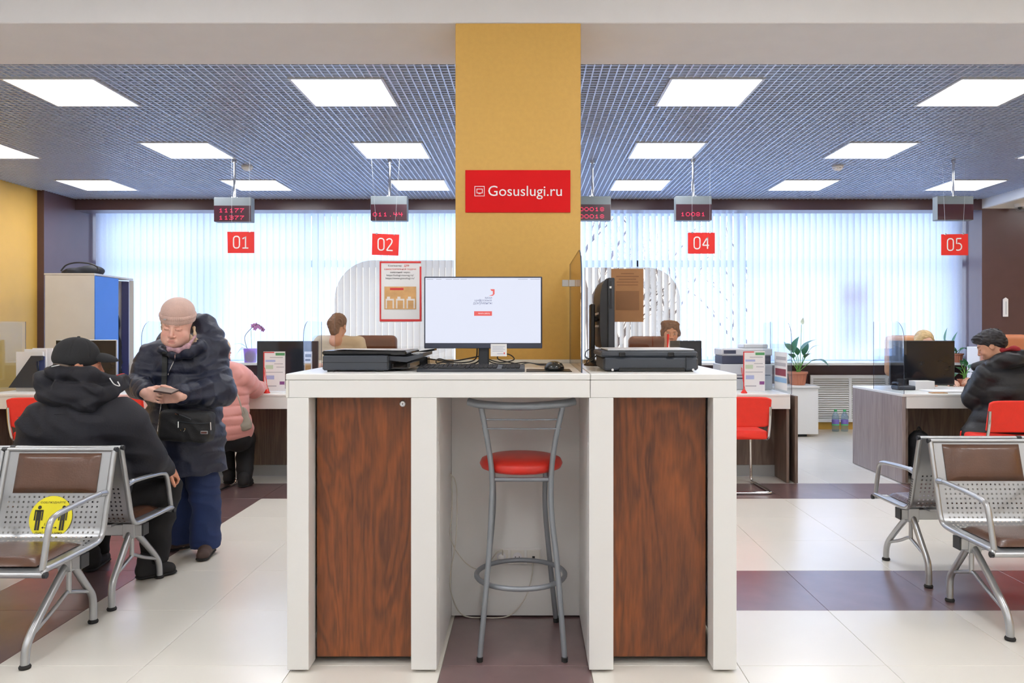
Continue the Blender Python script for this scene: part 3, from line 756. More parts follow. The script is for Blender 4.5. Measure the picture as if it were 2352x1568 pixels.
# notice seen from behind on the right screen
yp = 3.96
M['brownpaper'] = mat('paper seen from behind', (150, 106, 66), .7, var=.05, vscale=20)
n2 = thing('notice', 'brown looking back of a notice on the right tinted screen beside the all-in-one computer', 'notice', (X(1440, yp), yp, Z(740, yp)))
build('sheet', MB().box(X(1404, yp), X(1478, yp), yp-.001, yp, Z(739, yp), Z(617, yp)), M['brownpaper'], n2)
M['brownink'] = mat('show-through print', (124, 84, 50), .7)
b_ = MB().box(X(1414, yp), X(1468, yp), yp-.0016, yp-.001, Z(712, yp), Z(668, yp))
for q, w in enumerate((30, 52, 40, 50, 48)): b_.box(X(1441-w/2, yp), X(1441+w/2, yp), yp-.0016, yp-.001, Z(627+q*6.5+2.5, yp), Z(627+q*6.5, yp))
build('print', b_, M['brownink'], n2)

# ================================================================ MONITOR, KEYBOARD, MOUSE
M['screenlit'] = mat('lit screen', (30, 30, 34), .3, var=0, emit=(224, 229, 246), estr=1.0)
M['bezel'] = mat('slate bezel', (52, 58, 76), .35)
dm = 3.46
mo = thing('monitor', 'lit monitor with thin slate bezel facing the front on the white kiosk', 'monitor', (X(1110, dm), dm+.05, KT))
x0, x1, z0, z1 = X(974, dm), X(1245.5, dm), Z(800, dm), Z(635, dm)
build('housing', MB().box(x0, x1, dm, dm+.014, z0, z1, .003).box(x0+.08, x1-.08, dm+.0145, dm+.05, z0+.04, z1-.04, .012), M['bezel'], mo)
build('display', MB().box(X(977, dm), X(1242, dm), dm-.0008, dm+.001, Z(787.5, dm), Z(638, dm)), M['screenlit'], mo)
ds = dm-.0012
b_ = MB(); M['scr_blue'] = mat('screen dark lettering', (20, 20, 30), .5, var=0, emit=(120, 124, 160), estr=1.); M['scr_red'] = mat('screen red', (30, 10, 10), .5, var=0, emit=(232, 96, 92), estr=1.); M['scr_grey'] = mat('screen grey lettering', (20, 20, 20), .5, var=0, emit=(176, 180, 198), estr=1.); M['scr_white'] = mat('screen white lettering', (40, 40, 40), .5, var=0, emit=(255, 250, 250), estr=1.)
text(b_, 'мои', P(1122, 684, ds), w=15.5/F*ds, h=4.2/F*ds); build('lettering', b_, M['scr_blue'], mo); b_ = MB(); text(b_, 'циоровые', P(1110, 690.5, ds), w=39/F*ds, h=5.2/F*ds)
_w = lambda q: max(v[0] for v in text_geo(q)[0])
_x = 1110-19.5+39*(_w('ци')+_w('цио'))/2/_w('циоровые')+.6; b_.box(X(_x-.45, ds), X(_x+.45, ds), ds-.0016, ds-.0012, Z(694.5, ds), Z(686.5, ds))
build('lettering', b_, M['scr_blue'], mo); b_ = MB(); text(b_, 'документы', P(1108.5, 697, ds), w=43/F*ds, h=6.5/F*ds)
build('lettering', b_, M['scr_blue'], mo)
b_ = MB(); b_.prism([(0, 0), (9, 0), (13, 4), (13, 15), (3, 15), (6, 11), (9, 11), (9, 3)], P(1123, 679, ds), (ds/F, 0, 0), (0, 0, ds/F), (0, -.0004, 0)); b_.box(X(1089, ds), X(1130, ds), ds-.0004, ds, Z(725, ds), Z(714.5, ds)); build('red_mark', b_, M['scr_red'], mo)
b_ = MB(); text(b_, 'Начать работу', P(1112, 719.8, ds-.0006), w=27/F*ds, h=4/F*ds); build('button_lettering', b_, M['scr_white'], mo)
b_ = MB()
for a, b in ((980, 995), (1002, 1014), (1024, 1038), (1041, 1055), (1058, 1072), (1190, 1212), (1218, 1240)): b_.box(X(a, ds), X(b, ds), ds-.0004, ds, Z(641.8, ds), Z(640.6, ds))
build('toolbar_marks', b_, M['scr_grey'], mo)
build('stand', MB().box(X(1098, dm), X(1122, dm), dm+.03, dm+.055, KT+.01, z0+.12, .004), M['darkgrey'], mo)
build('base', MB().box(X(1060, dm), X(1160, dm), dm-.02, dm+.12, KT+.0005, KT+.010, .003), M['darkgrey'], mo)
nd = dm-.006
no = thing('notice', 'small white notice hanging off the lower bezel of the lit monitor', 'notice', (X(1145, nd), nd, Z(818, nd)))
build('sheet', MB().box(X(1127, nd), X(1164, nd), nd-.001, nd, Z(818, nd), Z(789.5, nd)), M['paper'], no)
b_ = MB()
for q in range(4): b_.box(X(1131, nd), X(1160-(q % 2)*4, nd), nd-.0016, nd-.001, Z(796+q*3.6, nd), Z(794.8+q*3.6, nd))
b_.box(X(1142, nd), X(1156, nd), nd-.0016, nd-.001, Z(813, nd), Z(811.5, nd)); build('print', b_, M['scr_grey'], no); build('red_mark', MB().box(X(1157, nd), X(1159.5, nd), nd-.0016, nd-.001, Z(813, nd), Z(809, nd)), M['redink'], no)

kx0, kx1, ky0, ky1 = X(961, 3.18), X(1205, 3.18), 3.13, 3.28
kb = thing('keyboard', 'black keyboard on the white kiosk in front of the lit monitor', 'keyboard', ((kx0+kx1)/2, 3.2, KT))
b_ = MB(); b_.prism([(0, 0), (.15, 0), (.15, .024), (.01, .013), (0, .008)], (kx0, ky0, KT+.0006), (0, 1, 0), (0, 0, 1), (kx1-kx0, 0, 0)); build('case', b_, M['darkgrey'], kb, fix=True)
kme = None
keys = []
for r in range(6):
    yy = ky0+.018+r*.0215; zz = KT+.0006+.0135+(yy-ky0-.01)*.0786
    xx = kx0+.008
    while xx < kx1-.022:
        w = .0165 if not (r == 0 and kx0+.08 < xx < kx0+.1) else .11
        if not (abs(xx-(kx0+.325)) < .008): keys.append((xx, w, yy, zz))
        xx += w+.0025
for (xx, w, yy, zz) in keys:
    if kme is None or w > .02:
        b_ = MB().box(0, w, 0, .0175, 0, .006, .0015); me = bpy.data.meshes.new('key'); me.from_pydata(b_.v, [], b_.f); me.materials.append(M['black'])
        if w < .02: kme = me
        o = link('key', me, kb)
    else: o = link('key', kme, kb)
    o.location = Vector((xx, yy, zz-.001))-kb.location
mp_ = one('mouse_pad', MB().box(X(1209, 3.17), X(1313, 3.17), 3.13, 3.33, KT+.0006, KT+.003, .001), M['black'], 'thin black mouse pad near the screen edge on the kiosk', 'mouse pad')
V_, F_ = soft([E((X(1273, 3.21), 3.21, KT+.012), (.042, .055, .030), k=.004), B((X(1273, 3.21), 3.21, KT-.02), (.1, .1, .0235), 0., cut=True, k=.003)], .003)
mse = thing('mouse', 'black rounded computer mouse on the mouse pad', 'mouse', (X(1273, 3.21), 3.21, KT+.003))
np_mesh('shell', [(V_, F_)], mat('glossy black', (24, 28, 28), .2), mse)
build('scroll_wheel', MB().tube([(X(1273, 3.21)-.003, 3.178, KT+.033), (X(1273, 3.21)+.003, 3.178, KT+.033)], .006, 12), M['darkgrey'], mse)
cb = [P(1240, 838, 3.26), P(1215, 833, 3.32), P(1200, 840, 3.4), P(1170, 828, 3.42), P(1140, 836, 3.40)]
def lay(pts, dz=.004): return [Vector((p[0], p[1], max(p[2], KT+dz))) for p in pts]
one('mouse_cable', MB().tube(lay(bez([P(1268, 838, 3.27), P(1240, 838, 3.33), P(1215, 833, 3.36), P(1190, 838, 3.42), P(1160, 836, 3.45)])), .0022, 6), M['cable_k'], 'thin black cable curling from the mouse to behind the monitor', 'cable', smooth=180)
one('cable_bundle', MB().tube(lay(bez([P(1105, 800, 3.56), P(1104, 820, 3.58), P(1090, 834, 3.56), P(1050, 838, 3.5), P(1020, 832, 3.5), P(1004, 834, 3.52), P(1002, 828, 3.55), P(1010, 824, 3.6), P(1040, 829, 3.62), P(1100, 818, 3.62)]), .005), .0032, 8)
    .tube(lay(bez([P(1112, 805, 3.55), P(1118, 822, 3.55), P(1150, 832, 3.5), P(1180, 826, 3.52), P(1172, 815, 3.55), P(1150, 812, 3.6), P(1145, 825, 3.6), P(1190, 836, 3.6)]), .005), .0028, 8)
    .tube(lay(bez([P(1110, 800, 3.57), P(1125, 830, 3.52), P(1165, 836, 3.48), P(1205, 832, 3.52), P(1240, 836, 3.6), P(1290, 834, 3.7)]), .005), .0026, 8)
    .tube(lay(bez([P(1096, 800, 3.57), P(1090, 826, 3.58), P(1050, 833, 3.6), P(1000, 826, 3.66), P(975, 822, 3.7)]), .005), .0032, 8), M['cable_k'], 'tangle of black cables lying behind and below the lit monitor', 'cables', smooth=180)

# ================================================================ PRINTERS ON THE KIOSK
M['prn'] = mat('printer charcoal', (54, 59, 67), .42, var=.04, bump=.1, bscale=300)
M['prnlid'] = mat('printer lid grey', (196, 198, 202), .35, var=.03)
M['prnblack'] = mat('printer gloss black', (18, 19, 22), .15)
p1 = thing('printer', 'charcoal multifunction printer at the left end of the kiosk, seen from its side', 'printer', (X(830, 3.3), 3.3, KT))
x0, x1, y0_, y1_ = X(742, 3.17), X(894, 3.17), 3.15, 3.52
zt_ = Z(803, 3.17)
build('body', MB().box(x0+.002, x1, y0_, y1_, KT+.006, zt_-.022, .006), M['prn'], p1)
build('body_seam', MB().box(x0+.001, x1+.0008, y0_-.0008, y0_+.05, Z(832, 3.17), Z(831.3, 3.17)).box(X(893, 3.17), X(893.6, 3.17), y0_-.001, y0_, KT+.01, zt_-.02), M['prnblack'], p1)
build('scanner_lid', MB().box(x0, x1+.075, y0_, y1_, zt_-.0215, zt_-.004, .006), M['prnblack'], p1)
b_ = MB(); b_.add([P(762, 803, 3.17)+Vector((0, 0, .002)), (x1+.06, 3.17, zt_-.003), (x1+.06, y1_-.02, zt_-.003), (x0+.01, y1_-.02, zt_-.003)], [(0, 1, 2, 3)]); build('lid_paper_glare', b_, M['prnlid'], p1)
b_ = MB(); b_.prism([(0, -.012), (.07, -.02), (.14, .005), (.14, .018), (.075, .003), (0, .006)], (x1+.0005, 3.17, zt_-.032), (1, 0, 0), (0, 0, 1), (0, .3, 0)); cpn = build('control_panel', b_, M['prn'], p1, fix=True)
b_ = MB()
for q in range(4): b_.box(x1+.088+q*.012, x1+.096+q*.012, 3.2+q*.01, 3.22+q*.01, zt_-.018, zt_-.0155)
b_.box(x1+.085, x1+.13, 3.26, 3.36, zt_-.022, zt_-.0145); build('button', b_, M['alu'], cpn)
build('paper_slot', MB().box(x1+.0005, x1+.012, 3.2, 3.48, KT+.01, zt_-.06).box(x1+.012, x1+.075, 3.2, 3.48, KT+.01, KT+.016), M['prnblack'], p1)
build('output_support', MB().box(x1+.07, x1+.082, 3.2, 3.48, KT+.016, zt_-.058), M['prnblack'], p1)
build('foot', MB().box(x0+.02, x0+.05, y0_+.01, y0_+.03, KT+.0003, KT+.006).box(x1-.05, x1-.02, y0_+.01, y0_+.03, KT+.0003, KT+.006), M['rubber'], p1)
# open scanner flap of a second device behind
p3 = thing('tray', 'dark document tray lying behind the left printer, next to the monitor', 'tray', (X(960, 3.8), 3.8, KT))
b_ = MB(); b_.prism([(0, 0), (.2, .035), (.2, .045), (0, .012)], (X(905, 3.65), 3.60, KT+.04), (1, 0, 0), (0, 0, 1), (0, .09, 0)); build('panel', b_, M['prnblack'], p3, fix=True)
build('support', MB().box(X(930, 3.65), X(985, 3.65), 3.60, 3.69, KT+.0005, KT+.046, .004), M['prnblack'], p3)
p2 = thing('printer', 'charcoal multifunction printer at the right end of the kiosk, hinged back towards us', 'printer', (X(1490, 3.3), 3.3, KT))
x0, x1 = X(1384, 3.17), X(1602, 3.17)
build('body', MB().box(x0+.002, x1, 3.15, 3.50, KT+.006, Z(820, 3.17), .008), M['prn'], p2)
build('scanner_lid', MB().box(x0-.01, x1-.001, 3.152, 3.50, Z(819.5, 3.17), Z(806, 3.17), .007), M['prn'], p2)
build('lid_top', MB().box(x0+.02, x1-.012, 3.17, 3.49, Z(806, 3.17)+.0005, Z(801.5, 3.17), .003), M['prnlid'], p2)
for a in (1422, 1534): build('hinge', MB().box(X(a, 3.15), X(a+14, 3.15), 3.143, 3.152, Z(819, 3.15), Z(809, 3.15), .002), M['prnblack'], p2)
build('rear_door', MB().box(X(1422, 3.15), X(1572, 3.15), 3.146, 3.1505, Z(852, 3.15), Z(844, 3.15)).box(X(1575, 3.15), X(1576, 3.15), 3.147, 3.1505, Z(850, 3.15), Z(820, 3.15)).box(X(1575, 3.15), X(1592, 3.15), 3.147, 3.1505, Z(821, 3.15), Z(820, 3.15)), M['prnblack'], p2)
for a in (1407, 1592):
    b_ = MB(); b_.T = Matrix.Translation(P(a, 849, 3.149)) @ Matrix.Rotation(math.pi/2, 4, 'X'); b_.lathe([(0, 0), (.005, 0), (.005, .002), (0, .003)], n=12); build('sticker_dot', b_, M['paper'], p2)
build('foot', MB().box(x0+.02, x0+.05, 3.16, 3.18, KT+.0003, KT+.006).box(x1-.05, x1-.02, 3.16, 3.18, KT+.0003, KT+.006), M['rubber'], p2)
# ---- all-in-one computer seen edge-on
ao = thing('monitor', 'black all-in-one computer seen edge-on above the right printer', 'monitor', (X(1390, 3.6), 3.7, KT))
xa, xb = X(1396, 3.56), X(1412, 3.56)
b_ = MB(); zt2, zb2 = Z(637.5, 3.56), Z(800, 3.56)
build('bezel', MB().box(xa, xb, 3.56, 3.96, zb2, zt2, .004), M['darkgrey'], ao)
pr = [(0, 0), (0, zt2-zb2-.002), (-.012, zt2-zb2-.01), (-.026, zt2-zb2-.035), (-.034, zt2-zb2-.08), (-.036, .1), (-.03, .02), (-.022, 0)]
b_.prism([(a, c) for a, c in pr], (xa-.0003, 3.57, zb2), (1, 0, 0), (0, 0, 1), (0, .38, 0)); build('rear_shell', b_, M['black'], ao, fix=True, smooth=30)
build('port_strip', MB().box(X(1400.5, 3.559), X(1405, 3.559), 3.5585, 3.56, Z(708, 3.56), Z(646, 3.56)), M['prnblack'], ao)
build('light', MB().box(X(1400, 3.558), X(1404.5, 3.558), 3.5578, 3.5585, Z(662, 3.56), Z(657, 3.56)), M['whiteink'], ao)
build('vent', MB().box(xa-.0375, xa-.036, 3.6, 3.9, zb2+.1, zb2+.11).box(xa-.0375, xa-.036, 3.6, 3.9, zb2+.13, zb2+.14).box(xa-.0375, xa-.036, 3.6, 3.9, zb2+.16, zb2+.17), M['prnblack'], ao)
build('stand', MB().box(X(1356, 3.7), X(1366, 3.7), 3.68, 3.78, KT+.012, Z(698, 3.7), .004), M['black'], ao)
build('neck', MB().box(X(1366, 3.7)-.001, xa-.03, 3.71, 3.75, Z(738, 3.7), Z(726, 3.7), .004), M['black'], ao)
b_ = MB(); b_.T = Matrix.Translation((X(1366, 3.7), 3.73, KT+.0005)); b_.lathe([(.0, 0), (.085, 0), (.08, .006), (.03, .022), (0, .022)], n=24, sx=.6, sy=1.3); build('base', b_, M['black'], ao, smooth=50)
one('cable_bundle', MB().tube(lay(bez([P(1398, 798, 3.66), P(1380, 805, 3.6), P(1362, 822, 3.55), P(1345, 820, 3.5), P(1348, 805, 3.55), P(1365, 800, 3.62)])), .0024, 6)
    .tube(lay(bez([P(1392, 800, 3.66), P(1372, 815, 3.58), P(1350, 834, 3.5), P(1350, 826, 3.5), P(1370, 818, 3.55)])), .0024, 6), M['cable_k'], 'black cables curling at the foot of the edge-on computer', 'cables', smooth=180)
# pen holder with orange-red pen on the right printer
ph = thing('pen_stand', 'red pen standing up behind the right printer of the kiosk', 'pen', (X(1534, 3.75), 3.75, KT))
build('pen', MB().tube([(X(1537, 3.75), 3.75, KT+.004), (X(1534, 3.75), 3.75, Z(768, 3.75))], .0045, 10), M['whiteink'], ph)
build('pen_cap', MB().tube([(X(1533, 3.745), 3.74, Z(800, 3.75)), (X(1534, 3.75), 3.742, Z(767, 3.75))], [.003, .006], 10), M['redplastic'], ph)
build('base', MB().lathe([(.02, 0), (.02, .004), (.006, .012)], (X(1536, 3.75), 3.75, KT+.0005), 16), M['redplastic'], ph)
# ================================================================ WAITING BENCHES
M['leather'] = mat('brown vinyl cushion', (90, 62, 48), .26, var=.08, vscale=10, bump=.1, bscale=120)
BW = .525; NP = 3
prof = [(-.235, .79), (-.215, .715), (-.187, .61), (-.160, .51), (-.143, .447), (-.130, .420), (-.105, .403), (-.06, .396), (.05, .394), (.15, .393), (.24, .393), (.275, .390), (.29, .375)]
def pr_at(s):
    L_ = [0]
    for i in range(1, len(prof)): L_.append(L_[-1]+math.dist(prof[i], prof[i-1]))
    s = max(0, min(s, L_[-1]))
    for i in range(1, len(prof)):
        if s <= L_[i]:
            t = (s-L_[i-1])/(L_[i]-L_[i-1]); a, b = prof[i-1], prof[i]
            return (a[0]+(b[0]-a[0])*t, a[1]+(b[1]-a[1])*t)
    return prof[-1]
PL = sum(math.dist(prof[i], prof[i-1]) for i in range(1, len(prof)))
def sheet_mesh():
    """perforated bent steel sheet with rows of square holes"""
    b = MB(); w = BW-.03
    us = sorted([-w/2, w/2]+[q*.0228+e for q in range(-9, 10) for e in (-.0042, .0042)]); nx = len(us)-1
    ss = sorted([0., .06, .12, .18]+[.212+q*.0228+e for q in range(13) for e in (-.0042, .0042)]+[.52, .56, .60, .66, .70, .715, .73, PL]); ss = [q for q in ss if q <= PL]; ns = len(ss)-1
    pts = {}
    for j, s in enumerate(ss):
        y, z = pr_at(s)
        for i, u in enumerate(us): pts[(i, j)] = len(b.v); b.v.append((u, y, z))
    for j in range(ns):
        for i in range(nx):
            hole = abs(us[i+1]-us[i]-.0084) < 1e-6 and abs(ss[j+1]-ss[j]-.0084) < 1e-6
            if not hole: b.f.append((pts[(i, j)], pts[(i, j+1)], pts[(i+1, j+1)], pts[(i+1, j)])); b.mi.append(0)
    return b
def side_rail(xx): return MB().tube(bez([(xx, y, z) for y, z in prof], 3), .0125, 10)
def pad(s0, s1, w, th=.026):
    b = MB(); n = 14; m = 18; top = []
    for j in range(n+1):
        s = s0+(s1-s0)*j/n; y, z = pr_at(s); y2, z2 = pr_at(s+.005); y1, z1 = pr_at(s-.005)
        t = Vector((0, y2-y1, z2-z1)).normalized(); nrm = Vector((0, -t.z, t.y))   # towards the sitter
        if nrm.y < 0 and s < .3: nrm = -nrm
        if s >= .3 and nrm.z < 0: nrm = -nrm
        for i in range(m+1):
            u = -w/2+w*i/m; e = (1-(2*i/m-1)**6)*(1-(2*j/n-1)**6)
            b.v.append(tuple(Vector((u, y, z))+nrm*(.004+th*(max(e, 0)**.6))))
    N_ = len(b.v)
    for k in range(N_):
        j = k//(m+1); s = s0+(s1-s0)*j/n; y, z = pr_at(s); b.v.append((b.v[k][0], y, z+.002))
    for j in range(n):
        for i in range(m):
            a = j*(m+1)+i; b.f.append((a, a+1, a+m+2, a+m+1)); b.f.append((N_+a, N_+a+m+1, N_+a+m+2, N_+a+1)); b.mi += [0, 0]
    for i in range(m):
        for a, c in ((i, i+1), (n*(m+1)+i+1, n*(m+1)+i)): b.f.append((a, N_+a, N_+c, c)); b.mi.append(0)
    for j in range(n):
        for a, c in (((j+1)*(m+1), j*(m+1)), (j*(m+1)+m, (j+1)*(m+1)+m)): b.f.append((a, N_+a, N_+c, c)); b.mi.append(0)
    return b
def bench(label, nseat, mirror=1):
    """local frame: sitter faces +y, beam along x at y=0; the end nearest the aisle is x=0 and seats run towards -mirror*x"""
    t = thing('waiting_bench', label, 'bench', (0, 0, 0), 'silver waiting benches')
    bm_ = M['benchmetal']
    ends = [0, -mirror*(nseat*BW)]
    build('beam', MB().box(min(ends)+.02, max(ends)-.02, -.028, .028, .318, .374, .003), bm_, t)
    for e in ends:
        s = 1 if e == max(ends) else -1
        build('beam_cap', MB().box(e-s*.0195, e-s*.012, -.03, .03, .316, .376, .002), M['black'], t)
    shared = None
    for k in range(nseat):
        cx = -mirror*(BW*(k+.5))
        if shared is None:
            sh = build('seat_shell', sheet_mesh(), bm_, t, smooth=60); r1 = build('side_rail', side_rail(-BW/2+.013), bm_, t, smooth=60); r2 = build('side_rail', side_rail(BW/2-.013), bm_, t, smooth=60)
            c1_ = build('back_cushion', pad(.014, .195, BW-.14), M['leather'], t, smooth=50, fix=True); c2_ = build('seat_cushion', pad(.46, PL-.05, BW-.14), M['leather'], t, smooth=50, fix=True)
            tr = build('top_rail', MB().tube([(-BW/2, -.236, .795), (BW/2, -.236, .795)], .0105, 10), bm_, t, smooth=60)
            fr = build('front_rail', MB().tube([(-BW/2, .289, .374), (BW/2, .289, .374)], .0125, 10), bm_, t, smooth=60)
            ecs = [build('end_cap', MB().tube([(q_*(BW/2-.012), y_, z_), (q_*(BW/2+.001), y_, z_)], r_, 10), M['black'], t) for q_ in (-1, 1) for (y_, z_, r_) in ((-.236, .795, .0125), (.289, .374, .0138))]
            brs = [build('bracket', MB().box(q_-.02, q_+.02, -.09, .16, .375, .390, .002), bm_, t) for q_ in (-.1, .1)]
            shared = [sh, r1, r2, c1_, c2_, tr, fr]+ecs+brs
            for o in shared: o.location.x = cx
        else:
            for o in shared:
                c = o.copy(); COL.objects.link(c); c.parent = t; c.location.x = cx
    arm0 = None
    for k in range(nseat+1):
        cx = -mirror*BW*k + (-mirror*.02 if k == 0 else mirror*.02 if k == nseat else 0)
        if arm0 is None:
            pts = bez([(0, -.165, .612), (0, -.05, .609), (0, .08, .602), (0, .19, .592), (0, .232, .570), (0, .252, .52), (0, .270, .45), (0, .285, .392)], 5)
            arm0 = build('armrest', MB().tube(pts, .0115, 12, sq=(1., 1.15)), bm_, t, smooth=60)
            arms = [arm0, build('arm_socket', MB().tube([(0, -.175, .604), (0, -.12, .611)], .0145, 12), bm_, t, smooth=60)]
            for o in arms: o.location.x = cx
        else:
            for o in arms: c = o.copy(); COL.objects.link(c); c.parent = t; c.location.x = cx
    first = None
    for k, cx in enumerate((-mirror*.085, -mirror*(nseat*BW-.085))):
        if first is None:
            fr_ = [(0, .03, .325), (0, .17, .16), (0, .215, .10), (0, .225, .055), (0, .235, .018)]
            A = build('leg', MB().tube(bez([(0, .02, .335), (0, .12, .20), (0, .225, .115), (0, .268, .07), (0, .276, .02)][:0] + [(0, .02, .33), (0, .10, .265), (0, .18, .195), (0, .252, .128), (0, .280, .088), (0, .290, .05), (0, .292, .016)], 5), .0165, 12), bm_, t, smooth=60)
            A2 = build('leg', MB().tube(bez([(0, -.02, .33), (0, -.08, .255), (0, -.145, .175), (0, -.175, .135), (0, -.186, .09), (0, -.187, .016)], 5), .0165, 12), bm_, t, smooth=60)
            A3 = build('brace', MB().tube([(0, 0, .32), (0, 0, .205)], .011, 10).tube(bez([(0, .276, .11), (0, .12, .165), (0, .03, .205), (0, 0, .207), (0, -.04, .195), (0, -.178, .15)], 4), .009, 8), bm_, t, smooth=60)
            A4 = build('clamp', MB().box(-.03, .03, -.034, .034, .305, .38, .003), bm_, t)
            A5 = build('foot_glide', MB().lathe([(.021, 0), (.023, .008), (.018, .016)], (0, .292, .001), 16), M['rubber'], t, smooth=40); A6 = build('foot_glide', MB().lathe([(.021, 0), (.023, .008), (.018, .016)], (0, -.186, .001), 16), M['rubber'], t, smooth=40)
            first = [A, A2, A3, A4, A5, A6]
            for o in first: o.location.x = cx
        else:
            for o in first: c = o.copy(); COL.objects.link(c); c.parent = t; c.location.x = cx
    return t
XL, XR = -1.935, 2.02
b1 = bench('silver bench facing us at lower left, with the round yellow distancing sticker', NP, -1); b1.location = (XL, 3.345, 0); b1.rotation_euler = (0, 0, math.pi)
b2 = bench('silver bench facing the windows, where the man in the black cap sits', NP, 1); b2.location = (XL, 3.875, 0)
b3 = bench('silver bench facing us at the lower right edge', NP, 1); b3.location = (XR, 3.625, 0); b3.rotation_euler = (0, 0, math.pi)
b4 = bench('empty silver bench facing the windows at the right edge, with grey graffiti on its end', NP, -1); b4.location = (XR, 4.20, 0)
gp = []
for i in range(90):
    y_, z_ = pr_at(.22+.17*i/90+.006*math.sin(i*.9)); gp.append((-.0008, y_-.010+.011*math.cos(i*.9), z_))
build('graffiti', MB().tube(gp, .0011, 4), M['black'], b4, local=True)
# ---- round yellow sticker on the first back rest
M['yellowst'] = mat('yellow vinyl sticker', (240, 228, 40), .4, var=.01)
M['stink'] = mat('sticker print', (40, 38, 30), .5, var=0)
# back rest plane of bench 1 between s=.2 and s=.42 (roughly flat); world = (x, 3.345-y, z)
pa, pb = pr_at(.22), pr_at(.33)
A_ = Vector((0, 3.345-pa[0], pa[1])); B_ = Vector((0, 3.345-pb[0], pb[1])); uz = (A_-B_).normalized(); ux = Vector((1, 0, 0)); nn = ux.cross(uz)
cs_ = P(120, 1190, 3.49); mid = (A_+B_)/2; k = (cs_.z-mid.z)/uz.z; ctr = Vector((X(120, mid.y), mid.y, mid.z))+uz*k+nn*.004
R0 = .098
st_ = thing('floor_distance_sticker', 'round yellow sticker with two figures asking to keep distance', 'sticker', ctr); st_.name = 'distance_sticker'
b_ = MB(); n = 48; b_.add([ctr+(ux*math.cos(a)+uz*math.sin(a))*R0 for a in [2*math.pi*i/n for i in range(n)]]+[ctr+(ux*math.cos(a)+uz*math.sin(a))*R0-nn*.0012 for a in [2*math.pi*i/n for i in range(n)]], [tuple(range(n)), tuple(range(2*n-1, n-1, -1))]+[(i, i+n, (i+1) % n+n, (i+1) % n) for i in range(n)])
build('disc', b_, M['yellowst'], st_)
b_ = MB()
text(b_, 'СОБЛЮДАЙТЕ', ctr+uz*.069+ux*.002, w=.115, h=.0125, ux=ux, uz=uz); text(b_, 'ДИСТАНЦИЮ', ctr-uz*.069, w=.125, h=.0125, ux=ux, uz=uz); text(b_, '1,5 м', ctr-uz*.030-ux*.006, w=.034, h=.012, ux=ux, uz=uz)
build('lettering', b_, M['stink'], st_)
def man2d(b, c):
    def bx(x0, x1, z0, z1):
        q = [c+ux*x0+uz*z0, c+ux*x1+uz*z0, c+ux*x1+uz*z1, c+ux*x0+uz*z1]; b.add([p+nn*.0013 for p in q], [(0, 1, 2, 3)])
    q = [c+uz*.046+(ux*math.cos(a)+uz*math.sin(a))*.0085+nn*.0013 for a in [2*math.pi*i/16 for i in range(16)]]; b.add(q, [tuple(range(16))])
    bx(-.011, .011, -.012, .034); bx(-.020, -.0135, -.012, .030); bx(.0135, .020, -.012, .030); bx(-.020, .020, .028, .035); bx(-.0105, -.0012, -.056, -.012); bx(.0012, .0105, -.056, -.012)
for q_ in (-.056, .056): b_ = MB(); man2d(b_, ctr+ux*q_); build('figure_print', b_, M['stink'], st_, kind='stuff')
b_ = MB(); q0 = ctr-uz*.044+nn*.0013
b_.add([q0-ux*.03-uz*.001, q0+ux*.03-uz*.001, q0+ux*.03+uz*.001, q0-ux*.03+uz*.001], [(0, 1, 2, 3)]); b_.add([q0-ux*.036, q0-ux*.027-uz*.005, q0-ux*.027+uz*.005], [(0, 1, 2)]); b_.add([q0+ux*.036, q0+ux*.027+uz*.005, q0+ux*.027-uz*.005], [(0, 1, 2)])
build('arrow_print', b_, M['stink'], st_)
# ================================================================ COUNTER DESKS
M['grey_lam'] = mat('grey plinth laminate', (150, 152, 152), .45, var=.02)
DD, DH = 6.70, .79
def desk(label, xa, xb, left_panel=True, right_panel=True, deep=7.50):
    t = thing('service_desk', label, 'desk', ((xa+xb)/2, 7.1, 0))
    xa += .0008; xb -= .0008
    build('tabletop', MB().box(xa, xb, DD, deep, DH-.024, DH, .003), M['white_lam'], t)
    build('fascia', MB().box(xa, xb, DD+.004, DD+.022, Z(939, DD), DH-.0245, .001), M['white_lam'], t)
    build('modesty_panel', MB().box(xa+.026, xb-.026, 7.06, 7.078, .105, DH-.025), M['deskwood'], t)
    build('plinth', MB().box(xa+.026, xb-.026, 7.05, 7.07, .004, .104), M['grey_lam'], t)
    for s, a, b in ((left_panel, xa, xa+.025), (right_panel, xb-.025, xb)):
        if s: build('side_panel', MB().box(a, b, DD+.03, deep, .004, DH-.025, .001), M['deskwood'], t)
    return t
dx = [-6.2, -4.82, -3.40, -1.98, -.55, .88, 2.30]
dn = ['white topped service desk at the left edge beyond the first clear divider', 'white topped service desk behind the seated man, under the standing papers', 'white topped service desk where the person in the pink coat sits', 'white topped service desk left of the kiosk, carrying the dark monitor', 'white topped service desk hidden behind the kiosk and column', 'white topped service desk under the red 04 sign, with the white printer']
desks = []
for i in range(1, 6): desks.append(desk(dn[i], dx[i], dx[i+1]))
# outer end slab of counter 04
one('end_panel', MB().box(2.345, 2.372, DD+.02, 7.62, .004, .772, .001), M['deskwood'], 'upright grey brown panel closing the end of counter 04 by the aisle', 'panel')
